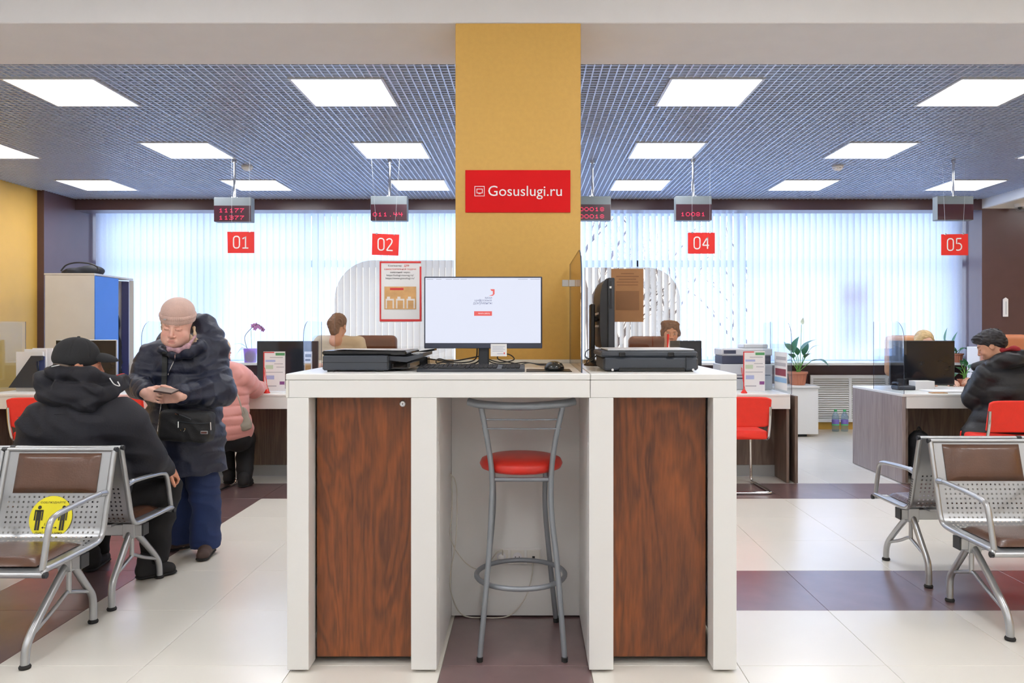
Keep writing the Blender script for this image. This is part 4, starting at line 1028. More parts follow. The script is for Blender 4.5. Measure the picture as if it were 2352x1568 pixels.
# counter 05
t5 = thing('service_desk', 'service desk under the red 05 sign with a pale grey wood end panel', 'desk', (4.1, 7.2, 0))
build('tabletop', MB().box(3.365, 4.95, DD, 7.74, DH-.024, DH, .003), M['white_lam'], t5)
build('fascia', MB().box(3.40, 4.95, DD+.004, DD+.022, Z(938, DD), DH-.0245, .001), M['white_lam'], t5)
build('modesty_panel', MB().box(3.43, 4.92, 7.06, 7.078, .105, DH-.025), M['deskwood'], t5)
build('plinth', MB().box(3.43, 4.92, 7.05, 7.07, .004, .104), M['grey_lam'], t5)
build('end_panel', MB().box(3.366, 3.396, DD+.012, 7.74, .004, DH-.025, .001), M['deskwood_light'], t5)
build('side_panel', MB().box(3.402, 3.427, DD+.03, 7.70, .004, DH-.025, .001), M['deskwood'], t5)
build('side_panel', MB().box(4.924, 4.949, DD+.03, 7.70, .004, DH-.025, .001), M['deskwood'], t5)
t5.location.x -= .078
# dividers between the desks
zt = Z(737, DD)
def divider(x, label, y0=DD+.01, y1=7.30, fold=True):
    return screen('acrylic_divider', label, rounded(y0, y1, DH, zt, rl=.16), (x, 0, 0), (0, 1, 0), .005, M['clear'], cat='divider')
for x, l in ((-4.82, 'clear rounded divider at the left edge beside the standing papers'), (-3.41, 'clear rounded divider behind the standing woman, left of counter 01'), (-1.985, 'clear rounded divider between counters 01 and 02, just left of the kiosk'),
             (2.315, 'clear rounded divider at the aisle end of counter 04 before the potted plant'), (3.305, 'clear rounded divider at the aisle end of counter 05')): divider(x, l)
def cross(xa, xb, label, y=7.302): return one('acrylic_divider', MB().box(xa, xb, y, y+.005, DH, Z(741, 7.3)), M['clear'], label, 'divider')
cross(-5.3, -4.86, 'clear straight screen on the far left desk, set across it')
cross(-3.36, -3.1, 'narrow clear screen set across the desk beside counter 01'); cross(2.19, 2.30, 'narrow clear screen set across the aisle end of counter 04', 7.13); cross(3.315, 3.62, 'clear screen across counter 05 in front of the dark monitor')
# second look-through screen, right wall side
# ---- stand-up price or info frames
def infostand(label, px0, px1, py0, py1, d=6.95, green=True, loop=True):
    t = thing('info_stand', label, 'leaflet stand', (X((px0+px1)/2, d), d, DH))
    x0, x1, z0, z1 = X(px0, d), X(px1, d), DH+.004, Z(py0, d)
    build('acrylic_plate', MB().box(x0-.004, x1+.004, d+.001, d+.004, z0, z1+.003), M['clear'], t)
    build('acrylic_foot', MB().box(x0-.004, x1+.004, d-.07, d+.06, DH+.0005, DH+.004), M['paper'], t)
    sheet = build('sheet', MB().box(x0, x1, d-.0008, d+.0005, z0+.004, z1), M['paper'], t)
    w = x1-x0; h = z1-z0; y = d-.0012
    def r(a, b, c, e, m, n_='print'): build(n_, MB().box(x0+w*a, x0+w*b, y-.0004, y, z0+h*c, z0+h*e), m, sheet)
    r(.0, .05, .03, .98, M['redink'], 'red_margin'); r(.0, .5, .965, .99, M['redink'], 'red_margin')
    r(.56, .98, .90, .965, M['pgreen']); r(.10, .55, .74, .79, M['pblue']); r(.1, .45, .56, .66, M['pgreen2']); r(.12, .5, .30, .40, M['pblue']); r(.75, .97, .17, .25, M['ppurple']); r(.1, .6, .12, .15, M['scr_soft'])
    r(.3, .9, .84, .86, M['scr_soft']); r(.5, .9, .68, .7, M['scr_soft']); r(.1, .9, .47, .49, M['scr_soft']); r(.6, .95, .6, .62, M['scr_soft'])
    return t
M['pgreen'] = mat('print green', (80, 150, 96), .6, var=0); M['pgreen2'] = mat('print pale green', (190, 212, 184), .6, var=0); M['pblue'] = mat('print blue', (170, 182, 222), .6, var=0); M['ppurple'] = mat('print purple', (128, 70, 130), .6, var=0); M['scr_soft'] = mat('print grey', (186, 186, 192), .6, var=0)
infostand('upright leaflet frame standing on the desk left of the kiosk', 605, 655, 807, 891)
infostand('upright leaflet frame on counter 04 in front of the white printer', 1707, 1757, 806, 881)
M['skyprint'] = mat('print sky blue', (150, 190, 226), .6, var=0); M['maroonprint'] = mat('print maroon', (140, 62, 78), .6, var=.1)
lf = thing('leaflet', 'orange brown printed leaflet behind the divider between counters 01 and 02', 'leaflet', (X(708, 7.0), 7.0, DH))
build('sheet', MB().box(X(699, 7.0), X(717, 7.0), 7.0, 7.002, DH+.0005, Z(807, 7.0)), M['paper'], lf)
build('picture', MB().box(X(701, 7.0), X(714, 7.0), 6.9985, 6.9998, DH+.03, Z(835, 7.0)), M['photo1'], lf); build('print', MB().box(X(701, 7), X(715, 7), 6.9985, 6.9998, Z(820, 7), Z(813, 7)).box(X(701, 7), X(713, 7), 6.9985, 6.9998, Z(829, 7), Z(824, 7)), M['ink'], lf)
l2 = thing('leaflet', 'blue edged printed sheet held on the divider beside the potted plant', 'leaflet', (2.305, 6.95, DH))
build('sheet', MB().box(2.303, 2.305, 6.80, 7.15, DH+.02, Z(808, 7.0)), M['paper'], l2)
build('picture', MB().box(2.3015, 2.3028, 6.83, 7.12, Z(862, 7.0), Z(846, 7.0)), M['maroonprint'], l2); build('blue_strip', MB().box(2.3015, 2.3028, 6.81, 7.14, Z(877, 7.0), Z(866, 7.0)), M['skyprint'], l2); build('print', MB().box(2.3015, 2.3028, 6.83, 7.12, Z(840, 7.0), Z(832, 7.0)).box(2.3015, 2.3028, 6.83, 7.10, Z(826, 7.0), Z(818, 7.0)), M['scr_soft'], l2)
for (px, py, nm, d) in ((613, 892, 'red pen holder with a coiled cord just left of the kiosk', 6.80), (1709, 892, 'red pen holder with a coiled cord right of the kiosk, before the white printer', 6.80)):
    t = thing('pen_holder', nm, 'pen holder', (X(px, d), d, DH))
    build('base', MB().lathe([(.028, 0), (.028, .006), (.014, .026), (.008, .034)], (X(px, d), d, DH+.0005), 16), M['redplastic'], t, smooth=40)
    build('cord', MB().tube(bez([P(px, 884, d), P(px-2, 866, d), P(px-4, 848, d), P(px-6, 846, d), P(px-3, 870, d), (X(px+4, d), d+.01, DH+.012)]), .0022, 6), M['redplastic'], t, smooth=180)
# ---- monitors on the desks (dark, glossy)
M['gloss'] = mat('dark glossy screen', (30, 31, 36), .08)
def monitor(label, px0, px1, py0, d, py1=None, stand=True, depth=.03, shell='black'):
    x0, x1, z1 = X(px0, d), X(px1, d), Z(py0, d); z0 = Z(py1, d) if py1 else z1-(x1-x0)*.6
    t = thing('monitor', label, 'monitor', ((x0+x1)/2, d, DH))
    build('housing', MB().box(x0, x1, d, d+depth, z0, z1, .004), M[shell], t)
    build('glass', MB().box(x0+.008, x1-.008, d-.001, d+.001, z0+.012, z1-.008), M['gloss'], t)
    build('stand', MB().box((x0+x1)/2-.025, (x0+x1)/2+.025, d+depth, d+depth+.02, DH+.01, z0+.1, .003), M['black'], t)
    build('base', MB().box((x0+x1)/2-.1, (x0+x1)/2+.1, d-.04, d+.12, DH+.0005, DH+.011, .003), M['black'], t)
    return t
monitor('dark monitor on counter 02 behind the leaflet frame', 590, 730, 783, 7.35, 884)
monitor('silver edged monitor behind the cap of the seated man', 127, 268, 780, 7.35, 872, shell='alu')
monitor('dark monitor on the counter behind the right kiosk printer', 1540, 1612, 782, 7.4, 850)
monitor('dark reflecting monitor on the right end counter hiding the fair haired clerk', 2045, 2193, 782, 7.34, 884)
# laptop-like dark tray and papers on the left desk
pt = thing('paper_tray', 'black slanted document tray with standing papers on the left desk', 'tray', (-4.35, 7.0, DH))
d = 7.0
b_ = MB(); b_.prism([(22, 886), (72, 815), (94, 815), (94, 822), (76, 822), (84, 838), (84, 890), (22, 890)], (0, 0, 0), (1, 0, 0), (0, 0, 1), (0, 0, 0)); b_ = MB()
b_.prism([(X(p, d), Z(q, d)) for p, q in ((20, 890), (72, 817), (96, 817), (96, 826), (84, 830), (84, 838), (88, 862), (88, 890))], (0, d-.005, 0), (1, 0, 0), (0, 0, 1), (0, .03, 0))
build('rack_side', b_, M['darkgrey'], pt, fix=True)
for q, (a, b, c, e) in enumerate(((30, 92, 808, 888), (44, 95, 802, 870), (58, 104, 800, 850), (84, 124, 815, 880))):
    one('paper_stack', MB().box(X(a, d), X(b, d), d+.04+q*.03, d+.055+q*.03, DH+.001, Z(c, d), .001), M['paper'], ['white papers standing in front on the left desk tray', 'second sheaf of white papers in the left desk tray', 'rearmost greyish papers in the left desk tray', 'loose white papers at the right of the left desk tray'][q], 'papers', 'papers standing on the left desk')
one('binder', MB().box(X(85, d), X(98, d), d+.026, d+.038, DH+.001, Z(818, d), .003), mat('navy card', (46, 58, 104), .5), 'narrow navy binder beside the black tray on the left desk', 'binder')
# counter 05 clutter
b_ = MB().box(X(2130, 6.95), X(2222, 6.95), 6.85, 7.1, DH+.0005, DH+.012, .001); one('paper_stack', b_, M['paper'], 'flat stack of white papers on counter 05', 'papers')
one('paper_stack', MB().box(X(2125, 6.95), X(2170, 6.95), 7.12, 7.25, DH+.0005, DH+.085, .002), M['paper'], 'white box of papers at the foot of the counter 05 monitor', 'papers')
one('notebook', MB().box(X(2136, 6.8), X(2172, 6.8), 6.76, 6.83, DH+.0005, DH+.008, .002), mat('tan cover', (176, 130, 84), .6), 'small tan notebook at the front edge of counter 05', 'notebook')
ph_ = thing('desk_phone', 'dark desk telephone behind the clear divider on counter 05', 'telephone', (X(2045, 7.3), 7.2, DH))
build('body', MB().box(3.45, 3.62, 7.12, 7.27, DH+.0005, DH+.04, .01), M['darkgrey'], ph_); build('handset', MB().tube(bez([(3.47, 7.13, DH+.055), (3.47, 7.19, DH+.065), (3.47, 7.26, DH+.055)]), [.017, .014, .012, .011, .011, .011, .011, .011, .011, .011, .011, .012, .013, .014, .015, .016, .017], 10), M['black'], ph_, smooth=60)
# ---- big white office printer on counter 04
wp = thing('office_printer', 'large white and navy office printer on counter 04', 'printer', (X(1735, 7.2), 7.3, DH)); d = 7.18
M['prnwhite'] = mat('printer light grey', (206, 208, 212), .45, var=.02); M['prnnavy'] = mat('printer dark band', (58, 62, 82), .35)
build('body', MB().box(X(1655, d), X(1774, d), d, d+.3, DH+.001, Z(836, d), .006), M['prnwhite'], wp)
build('dark_band', MB().box(X(1659, d), X(1771, d), d+.002, d+.29, Z(836, d)+.0005, Z(817, d), .006), M['prnnavy'], wp)
build('scanner', MB().box(X(1658, d), X(1774, d), d-.004, d+.3, Z(817, d)+.0005, Z(800, d), .01), M['prnwhite'], wp)
build('feeder', MB().box(X(1712, d), X(1768, d), d+.05, d+.28, Z(800, d)+.0005, Z(790, d), .008), M['prnwhite'], wp)
build('button_panel', MB().box(X(1662, d), X(1690, d), d-.008, d-.003, Z(812, d), Z(804, d), .001), M['prnnavy'], wp)
build('tray_line', MB().box(X(1660, d), X(1770, d), d-.0015, d+.001, Z(862, d), Z(860.5, d)).box(X(1690, d), X(1730, d), d-.0015, d+.001, Z(870, d), Z(867, d)), M['prnnavy'], wp)
# ================================================================ RED CANTILEVER CHAIRS
M['redfab'] = mat('red upholstery', (228, 44, 26), .6, var=.04, vscale=20, bump=.15, bscale=300)
def red_chair(label, x, y, rz=0, empty=True):
    """visitor chair; the sitter faces +y, the back rest is towards the camera"""
    t = thing('cantilever_chair', label, 'chair', (0, 0, 0), 'red cantilever visitor chairs')
    w = .235
    b_ = MB(); n = 12; m = 6; b = MB()
    for j in range(m+1):
        for i in range(n+1):
            u = i/n*2-1; v = j/m; rr = 1-.10*(abs(u)**8)
            xx = u*w*.99; zz = .545+.255*(.5+(v-.5)*(1-.12*abs(u)**10)); yy = -.235-.05*(v)+.03*(u*u)*-1+.03
            b.v.append((xx, yy, zz))
    N_ = len(b.v)
    for k in range(N_): p = b.v[k]; b.v.append((p[0], p[1]+.032, p[2]))
    W = n+1
    for j in range(m):
        for i in range(n): a = j*W+i; b.f.append((a, a+1, a+W+1, a+W)); b.f.append((N_+a, N_+a+W, N_+a+W+1, N_+a+1))
    for i in range(n): b.f.append((i, N_+i, N_+i+1, i+1)); a = m*W+i; b.f.append((a, a+1, N_+a+1, N_+a))
    for j in range(m): a = j*W; b.f.append((a, a+W, N_+a+W, N_+a)); a = j*W+n; b.f.append((a, N_+a, N_+a+W, a+W))
    b.mi = [0]*len(b.f)
    bk = build('backrest', b, M['redfab'], t, smooth=60, fix=True)
    md = bk.modifiers.new('bevel', 'BEVEL'); md.width = .012; md.segments = 3; md.limit_method = 'ANGLE'
    V_, F_ = soft([E((0, 0, .475), (.235, .235, .04), k=.01), B((0, -.02, .478), (.20, .18, .018), .02, k=.02)], .012, .02); np_mesh('seat', [(V_, F_)], M['redfab'], t)
    for s in (-1, 1):
        pts = [(s*.225, -.262, .72), (s*.225, -.25, .60), (s*.225, -.225, .50), (s*.225, -.20, .455), (s*.222, -.15, .44), (s*.2, .0, .432), (s*.2, .17, .43), (s*.2, .215, .40), (s*.2, .22, .34), (s*.205, .225, .08), (s*.205, .215, .03), (s*.21, .17, .0135), (s*.225, -.1, .0135), (s*.228, -.26, .0135)]
        build('side_tube', MB().tube(bez(pts, 5), .0125, 10), M['chrome'], t, smooth=60)
    build('rear_tube', MB().tube(bez([(-.228, -.262, .0135), (-.20, -.285, .0135), (0, -.287, .0135), (.20, -.285, .0135), (.228, -.262, .0135)], 5), .0125, 10), M['chrome'], t, smooth=60)
    t.location = (x, y, 0); t.rotation_euler = (0, 0, rz); return t
red_chair('empty red chair right of the kiosk at counter 04', 1.77, 6.56)
red_chair('red chair at the left edge, half hidden by the seated man', -4.04, 6.50)
red_chair('red chair hidden behind the standing woman at counter 01', -3.41, 6.50, .05)
red_chair('red chair carrying the woman in the pink coat', -2.80, 6.50, -.12)
rc = red_chair('red chair under the man in the black puffer at counter 05', 3.83, 6.22, .0)
# ================================================================ DISPLAYS AND NUMBER SIGNS
M['dispface'] = mat('display window', (58, 26, 38), .2, var=.05); M['dispcase'] = mat('display case grey', (112, 122, 128), .45)
M['led'] = mat('red led', (60, 0, 10), .4, var=0, emit=(255, 40, 90), estr=2.2)
G5 = {'0': ['01110', '10001', '10001', '10001', '01110'], '1': ['00100', '01100', '00100', '00100', '01110'], '4': ['10010', '10010', '11111', '00010', '00010'], '7': ['11111', '00010', '00100', '01000', '01000'], '3': ['11110', '00001', '01110', '00001', '11110'], '2': ['11110', '00001', '01110', '10000', '11111'], '8': ['01110', '10001', '01110', '10001', '01110'], '9': ['01110', '10001', '01111', '00001', '01110'], '.': ['00000', '00000', '00000', '00000', '00100'], ' ': ['00000']*5}
def display(label, px0, px1, py0, py1, ptop, d, rows, wires=False):
    x0, x1, z0, z1 = X(px0, d), X(px1, d), Z(py1, d), Z(py0, d); cx = (x0+x1)/2
    t = thing('queue_display', label, 'display', (cx, d+.05, z0), 'hanging queue displays')
    build('case', MB().box(x0, x1, d, d+.09, z0, z1, .004), M['dispcase'], t)
    zm = z1-(z1-z0)*.34
    build('display_window', MB().box(x0+.003, x1-.003, d-.003, d-.0004, z0+.003, zm), M['dispface'], t)
    b_ = MB(); p = (x1-x0)*.0235; 
    for r, s in enumerate(rows):
        zz = zm-(zm-z0)*(.30+.45*r) if len(rows) > 1 else zm-(zm-z0)*.62
        xx = cx-len(s)*3*p
        for ch in s:
            for a, line in enumerate(G5.get(ch, G5[' '])):
                for c, v in enumerate(line):
                    if v == '1': b_.box(xx+c*p-p*.33, xx+c*p+p*.33, d-.0042, d-.0031, zz+(2-a)*p*.95-p*.33, zz+(2-a)*p*.95+p*.33)
            xx += 6*p
    if rows: build('led_digits', b_, M['led'], t, kind='stuff')
    build('pole', MB().tube([(cx+.002, d+.045, z1-.002), (cx+.002, d+.045, GZ-.012)], .0125, 12), M['chrome'], t, smooth=60)
    build('pole_collar', MB().lathe([(.03, 0), (.03, .01), (.014, .012)], (cx+.002, d+.045, z1-.001), 16).lathe([(.014, -.03), (.022, -.028), (.022, -.002), (0, -.002)], (cx+.002, d+.045, GZ-.001), 16), M['chrome'], t, smooth=40)
    return t
display('grey hanging display with two rows of red digits above the 01 sign', 491, 577, 453, 509, 365, 7.2, ['11177', '11377'])
display('grey hanging display with one row of red digits left of the mustard column', 851, 935, 450, 506.5, 362, 7.2, ['011.44'])
display('grey hanging display partly hidden behind the mustard column', 1319, 1403, 450.5, 506, 362, 7.2, ['00018', '00018'])
display('grey hanging display with one row of red digits right of the mustard column', 1552, 1635, 450, 506, 362, 7.2, ['10081'])
display('grey hanging display with a dark empty window above the 05 sign', 2153, 2236, 450, 505, 360, 7.2, [])
M['wire'] = mat('thin steel wire', (196, 202, 212), .4, metal=.5, var=0)
DG = {'0': [[(.0,.25),(.02,.12),(.12,.02),(.25,0),(.38,.02),(.48,.12),(.5,.25),(.5,.75),(.48,.88),(.38,.98),(.25,1),(.12,.98),(.02,.88),(0,.75),(0,.25)]],
      '1': [[(.04,.78),(.16,.86),(.30,.98),(.30,0)], [(.04,.0),(.54,.0)]],
      '2': [[(.0,.86),(.10,.96),(.24,1),(.38,.97),(.46,.86),(.46,.74),(.40,.58),(.24,.36),(.10,.16),(.0,0)], [(0,0),(.52,0)]],
      '4': [[(.42,0),(.42,1),(.34,.86),(.16,.56),(0,.30)], [(0,.30),(.56,.30)]],
      '5': [[(.46,1),(.06,1)], [(.06,1),(.05,.56),(.20,.60),(.34,.56),(.45,.45),(.48,.30),(.44,.14),(.32,.03),(.16,0),(.02,.04)]]}
def digits(b, txt, c, h, ux, uz, lift=.001, t=.105):
    nn_ = Vector(ux).cross(Vector(uz)).normalized(); w = h*.52; gap = h*.20; tot = w*len(txt)+gap*(len(txt)-1); x = -tot/2
    for ch in txt:
        for si_, st_ in enumerate(DG[ch]):
            pts = [(px_*h+x, (py_-.5)*h) for px_, py_ in st_]; hw = h*t/2
            L_, R_ = [], []
            for i, p in enumerate(pts):
                a = pts[max(i-1, 0)]; e = pts[min(i+1, len(pts)-1)]; dx_, dy_ = e[0]-a[0], e[1]-a[1]; l_ = math.hypot(dx_, dy_) or 1; k_ = hw/l_
                L_.append((p[0]-dy_*k_, p[1]+dx_*k_)); R_.append((p[0]+dy_*k_, p[1]-dx_*k_))
            vs = [c+Vector(ux)*a+Vector(uz)*q+nn_*(lift+.0003*si_) for a, q in L_+R_]; m_ = len(pts); b.add(vs, [(i, i+m_, i+m_+1, i+1) for i in range(m_-1)])
        x += w+gap
def numsign(label, txt, pts, d=7.0, wx=0):
    tl, tr_, brr, bl_ = [P(*p, d) for p in pts]
    t = thing('number_sign', label, 'sign', ((tl+tr_+brr+bl_)/4)-Vector((0, 0, (tl-bl_).length/2)), 'hanging red number signs')
    b = MB(); vs = [bl_, brr, tr_, tl]; b.add(vs+[v+Vector((0, .004, 0)) for v in vs], [(0, 1, 2, 3), (7, 6, 5, 4), (0, 4, 5, 1), (1, 5, 6, 2), (2, 6, 7, 3), (3, 7, 4, 0)])
    build('plate', b, M['redsign'], t)
    ux = (tr_-tl).normalized(); uz = Vector((0, 0, 1)); c = (tl+tr_+brr+bl_)/4
    b = MB(); digits(b, txt, c+uz*.002, .108, ux, uz); build('lettering', b, M['whiteink'], t)
    for f in (.16, .82):
        p = tl+(tr_-tl)*f
        build('hook', MB().box(p.x-.009, p.x+.009, d-.004, d+.008, p.z-.006, p.z+.006, .003), M['chrome'], t)
        build('wire', MB().tube([p+Vector((0, .003, .004)), Vector((p.x+wx*(1 if f > .5 else -1), d+.003, GZ-.002))], .0011, 5), M['wire'], t)
    return t
M['redsign'] = mat('red number plate', (232, 34, 26), .4, var=.01)
numsign('red hanging sign 01', '01', ((522, 532), (584, 532), (584, 581), (523, 581))).__setitem__('label', 'hanging red sign reading 01, leftmost of the four number signs')
numsign('hanging red sign reading 02, slightly tilted, just left of the column', '02', ((855, 536), (917, 538.5), (915, 587), (854, 585)), wx=.05)
numsign('hanging red sign reading 04, between the column and the right blind', '04', ((1580, 534), (1642, 534), (1642, 582.5), (1580, 582.5)))
numsign('hanging red sign reading 05, rightmost of the four number signs', '05', ((2162, 538), (2223.5, 537), (2224, 586), (2162, 586)), wx=.03)
# ================================================================ CUPBOARD, BAG, RADIATOR SCREEN, PLANTS
M['locker'] = mat('cream locker', (206, 202, 194), .5, var=.02); M['blue'] = mat('blue door', (36, 110, 204), .4, var=.02); M['navy'] = mat('navy laminate', (34, 40, 92), .4)
d = 8.05; xa, xb = X(103, d), X(217.5, d); zt = Z(629, d); yb = 8.95; xr = X(303, yb+.02)
lk = thing('wardrobe', 'tall cream wardrobe with a blue door standing open at the left window', 'wardrobe', ((xa+xb)/2, 8.5, 0))
xq = xb
build('cream_door', MB().box(xa, xq, d, d+.018, .06, zt-.012, .002), M['locker'], lk)
build('top', MB().add([(xa-.005, d-.006, zt-.01), (xq, d-.006, zt-.01), (X(303, 8.9), 8.93, zt-.01), (-5.2, 8.82, zt-.01), (xa-.005, d-.006, zt+.008), (xq, d-.006, zt+.008), (X(303, 8.9), 8.93, zt+.008), (-5.2, 8.82, zt+.008)], [(0, 3, 2, 1), (4, 5, 6, 7), (0, 1, 5, 4), (1, 2, 6, 5), (2, 3, 7, 6), (3, 0, 4, 7)]), M['locker'], lk)
# angled side: blue panel then an open bay with coats
def slab(a, b, z0, z1, th=.018):
    a, b = Vector(a), Vector(b); u = (b-a).normalized(); n_ = Vector((-u.y, u.x, 0))*th
    return MB().add([(a.x, a.y, z0), (b.x, b.y, z0), (b.x+n_.x, b.y+n_.y, z0), (a.x+n_.x, a.y+n_.y, z0), (a.x, a.y, z1), (b.x, b.y, z1), (b.x+n_.x, b.y+n_.y, z1), (a.x+n_.x, a.y+n_.y, z1)], [(0, 3, 2, 1), (4, 5, 6, 7), (0, 1, 5, 4), (1, 2, 6, 5), (2, 3, 7, 6), (3, 0, 4, 7)])
pA = (xq+.006, d); pB = (X(272, 8.5), 8.5); pC = (X(303, 8.9), 8.9)
build('blue_door', slab((pA[0], pA[1]), pB, .06, zt-.02), M['blue'], lk)
build('edge_post', slab((pC[0]-.03, pC[1]-.002), (pC[0]+.01, pC[1]+.02), .05, zt-.015, .02), M['locker'], lk); build('navy_side', slab((pC[0]-.10, pC[1]-.04), (pC[0]-.035, pC[1]-.003), .05, zt-.03), M['navy'], lk)
build('inner_back', slab((pB[0]-.3, pB[1]+.35), (pC[0]-.06, pC[1]+.05), .06, zt-.02, .01), M['paint_soffit'], lk)
build('plinth', MB().box(xa+.02, xq-.03, d+.03, d+.4, .001, .0495), M['locker'], lk); build('floor_panel', MB().box(-5.05, xq-.01, d+.02, d+.4, .05, .07), M['locker'], lk)
V_, F_ = soft([C((pC[0]-.16, pC[1]-.10, 1.50), .06, (pC[0]-.17, pC[1]-.10, .80), .10, sq=((.6, -.8, 0), .7))], .02, .05, wrinkle(.01, 14, 3))
np_o = np_mesh('hanging_coat', [(V_, F_)], mat('black wool', (24, 22, 26), .9)); tag(np_o, 'black coat hanging in the open bay of the wardrobe', 'coat')
# bag on top
bg = thing('bag', 'black soft bag lying on top of the cream wardrobe', 'bag', (X(185, 8.2), 8.3, zt+.008))
V_, F_ = soft([E((X(172, 8.25), 8.3, zt+.035), (.16, .10, .05)), E((X(200, 8.25), 8.32, zt+.05), (.14, .10, .06)), B((X(185, 8.25), 8.3, zt-.05), (.5, .4, .057), 0., cut=True, k=.005)], .012, .03, wrinkle(.006, 25, 4))
np_mesh('body', [(V_, F_)], mat('black nylon', (30, 34, 44), .7), bg)
build('handle', MB().tube(bez([P(140, 622, 8.2), P(152, 609, 8.2), P(175, 603, 8.2), P(205, 605, 8.2), P(222, 612, 8.2), P(226, 622, 8.2)]), .008, 8), M['black'], bg, smooth=60)
# radiator screens below the right window
xs0, xs1 = X(1862, 10.3), 5.4; zb_, zt_ = .105, Z(861, 10.3)
rs = thing('radiator_screen', 'white louvred radiator screen under the right window', 'radiator cover', ((xs0+xs1)/2, 10.33, zb_))
build('rail', MB().box(xs0, xs1, 10.30, 10.33, zt_-.05, zt_, .002), M['white_lam'], rs); build('rail', MB().box(xs0, xs1, 10.30, 10.33, zb_, zb_+.05, .002), M['white_lam'], rs)
st_x = [xs0+.018, X(1953.5, 10.3), X(2037, 10.3), X(2120, 10.3), xs1-.018]
for x in st_x: build('stile', MB().box(x-.018, x+.018, 10.301, 10.329, zb_+.05, zt_-.05, .002), M['white_lam'], rs)
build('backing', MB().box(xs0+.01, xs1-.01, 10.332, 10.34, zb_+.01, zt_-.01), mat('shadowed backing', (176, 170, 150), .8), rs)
for k in range(len(st_x)-1):
    a, b = st_x[k]+.018, st_x[k+1]-.018; me = None
    for q in range(18):
        z = zb_+.06+q*(zt_-zb_-.11)/18
        if me is None: b_ = MB(); b_.prism([(0, 0), (.004, 0), (.024, .020), (.020, .020)], (a, 10.302, 0), (0, 1, 0), (0, 0, 1), (b-a, 0, 0)); o = build('slat', b_, M['white_lam'], rs, fix=True); me = o.data; base = o; o.location.z = z
        else: o = link('slat', me, rs); o.location.z = z
# white low cabinet
cb_ = thing('cabinet', 'low white cabinet under the leafy potted plant', 'cabinet', (3.3, 9.9, 0))
cx1 = X(1864, 9.85); zt_ = Z(889, 9.6)
build('body', MB().box(2.75, cx1, 9.62, 10.02, .035, .62, .002), M['white_lam'], cb_); build('top', MB().box(2.74, cx1+.01, 9.60, 10.03, .6205, .645, .002), M['white_lam'], cb_)
build('plinth', MB().box(2.80, cx1-.13, 9.66, 9.98, .002, .0345), M['black'], cb_)
# potted peace lily
M['terracotta'] = mat('terracotta plastic', (186, 120, 92), .6, var=.05); M['leaf'] = mat('green leaf', (44, 106, 60), .4, var=.15, vscale=8); M['stem'] = mat('green stem', (96, 150, 62), .5); M['soil'] = mat('soil', (48, 36, 28), .9)
def leafmesh(b, p0, p1, w, droop=.0, n=8, up=(0, 0, 1), fold=.15):
    """pointed leaf from p0 to p1"""
    p0, p1 = Vector(p0), Vector(p1); t = (p1-p0); L_ = t.length; t.normalize(); s = t.cross(Vector(up)); 
    if s.length < .05: s = Vector((1, 0, 0))
    s.normalize(); nn_ = s.cross(t); rows_ = []
    for i in range(n+1):
        f = i/n; ww = w*math.sin(math.pi*min(1, f*.96+.04)**.8)*(1-f*.2); c = p0+t*L_*f+nn_*(droop*math.sin(math.pi*f))
        rows_.append((c-s*ww+nn_*fold*ww, c, c+s*ww+nn_*fold*ww))
    vs = [v for r in rows_ for v in r]; fs = []
    for i in range(n): a = i*3; fs += [(a, a+1, a+4, a+3), (a+1, a+2, a+5, a+4)]
    b.add(vs, fs); return b
def potted(label, px, d, zbase, stems, potr, poth, potmat, group=None, name='potted_plant'):
    x = X(px, d); t = thing(name, label, 'plant', (x, d, zbase), group)
    prof_ = [(0, 0), (potr*.72, 0), (potr*.75, .004), (potr*.95, poth*.82), (potr*1.08, poth*.84), (potr*1.1, poth), (potr*.98, poth), (potr*.94, poth*.86), (0, poth*.86)]
    b_ = MB(); b_.lathe(prof_, (x, d, zbase+.0005), 36)
    for i in range(18):
        a = 2*math.pi*i/18; b_.tube([(x+potr*.74*math.cos(a), d+potr*.74*math.sin(a), zbase+.01), (x+potr*.935*math.cos(a), d+potr*.935*math.sin(a), zbase+poth*.8)], potr*.07, 6)
    build('pot', b_, potmat, t, smooth=40)
    build('soil', MB().lathe([(0, 0), (potr*.93, 0), (potr*.9, .006), (0, .01)], (x, d, zbase+poth*.862), 20), M['soil'], t)
    for (mid, tip0, tip1, w, dr) in stems:
        base = Vector((x+random.uniform(-.02, .02), d+random.uniform(-.02, .02), zbase+poth*.85)); pm, p0, p1 = P(*mid, d), P(*tip0[:2], d+tip0[2]), P(*tip1[:2], d+tip1[2])
        build('stem', MB().tube(bez([base, pm, p0], 5), .0045, 6), M['stem'], t, smooth=60)
        build('leaf', leafmesh(MB(), p0, p1, w, dr), M['leaf'], t, smooth=180)
    return t
pl = potted('leafy peace lily in a ribbed terracotta pot on the low white cabinet', 1832, 9.8, .6455,
    [((1826, 830), (1815, 805, 0), (1800, 785, .1), .07, .02), ((1830, 825), (1822, 810, .05), (1836, 772, .1), .06, .03), ((1838, 830), (1838, 806, 0), (1877, 779, .0), .075, .03), ((1845, 830), (1858, 806, 0), (1884, 792, -.05), .05, .02),
     ((1842, 835), (1848, 822, .0), (1866, 812, -.1), .05, .02), ((1850, 840), (1862, 830, -.05), (1905, 842, -.2), .09, .05), ((1828, 835), (1822, 822, -.1), (1808, 812, -.15), .06, .02), ((1824, 838), (1818, 826, .1), (1806, 830, .1), .05, .0),
     ((1834, 835), (1832, 815, .1), (1818, 792, .2), .06, .02), ((1840, 838), (1846, 815, .1), (1856, 785, .25), .05, .02)], .115, .17, M['terracotta'])
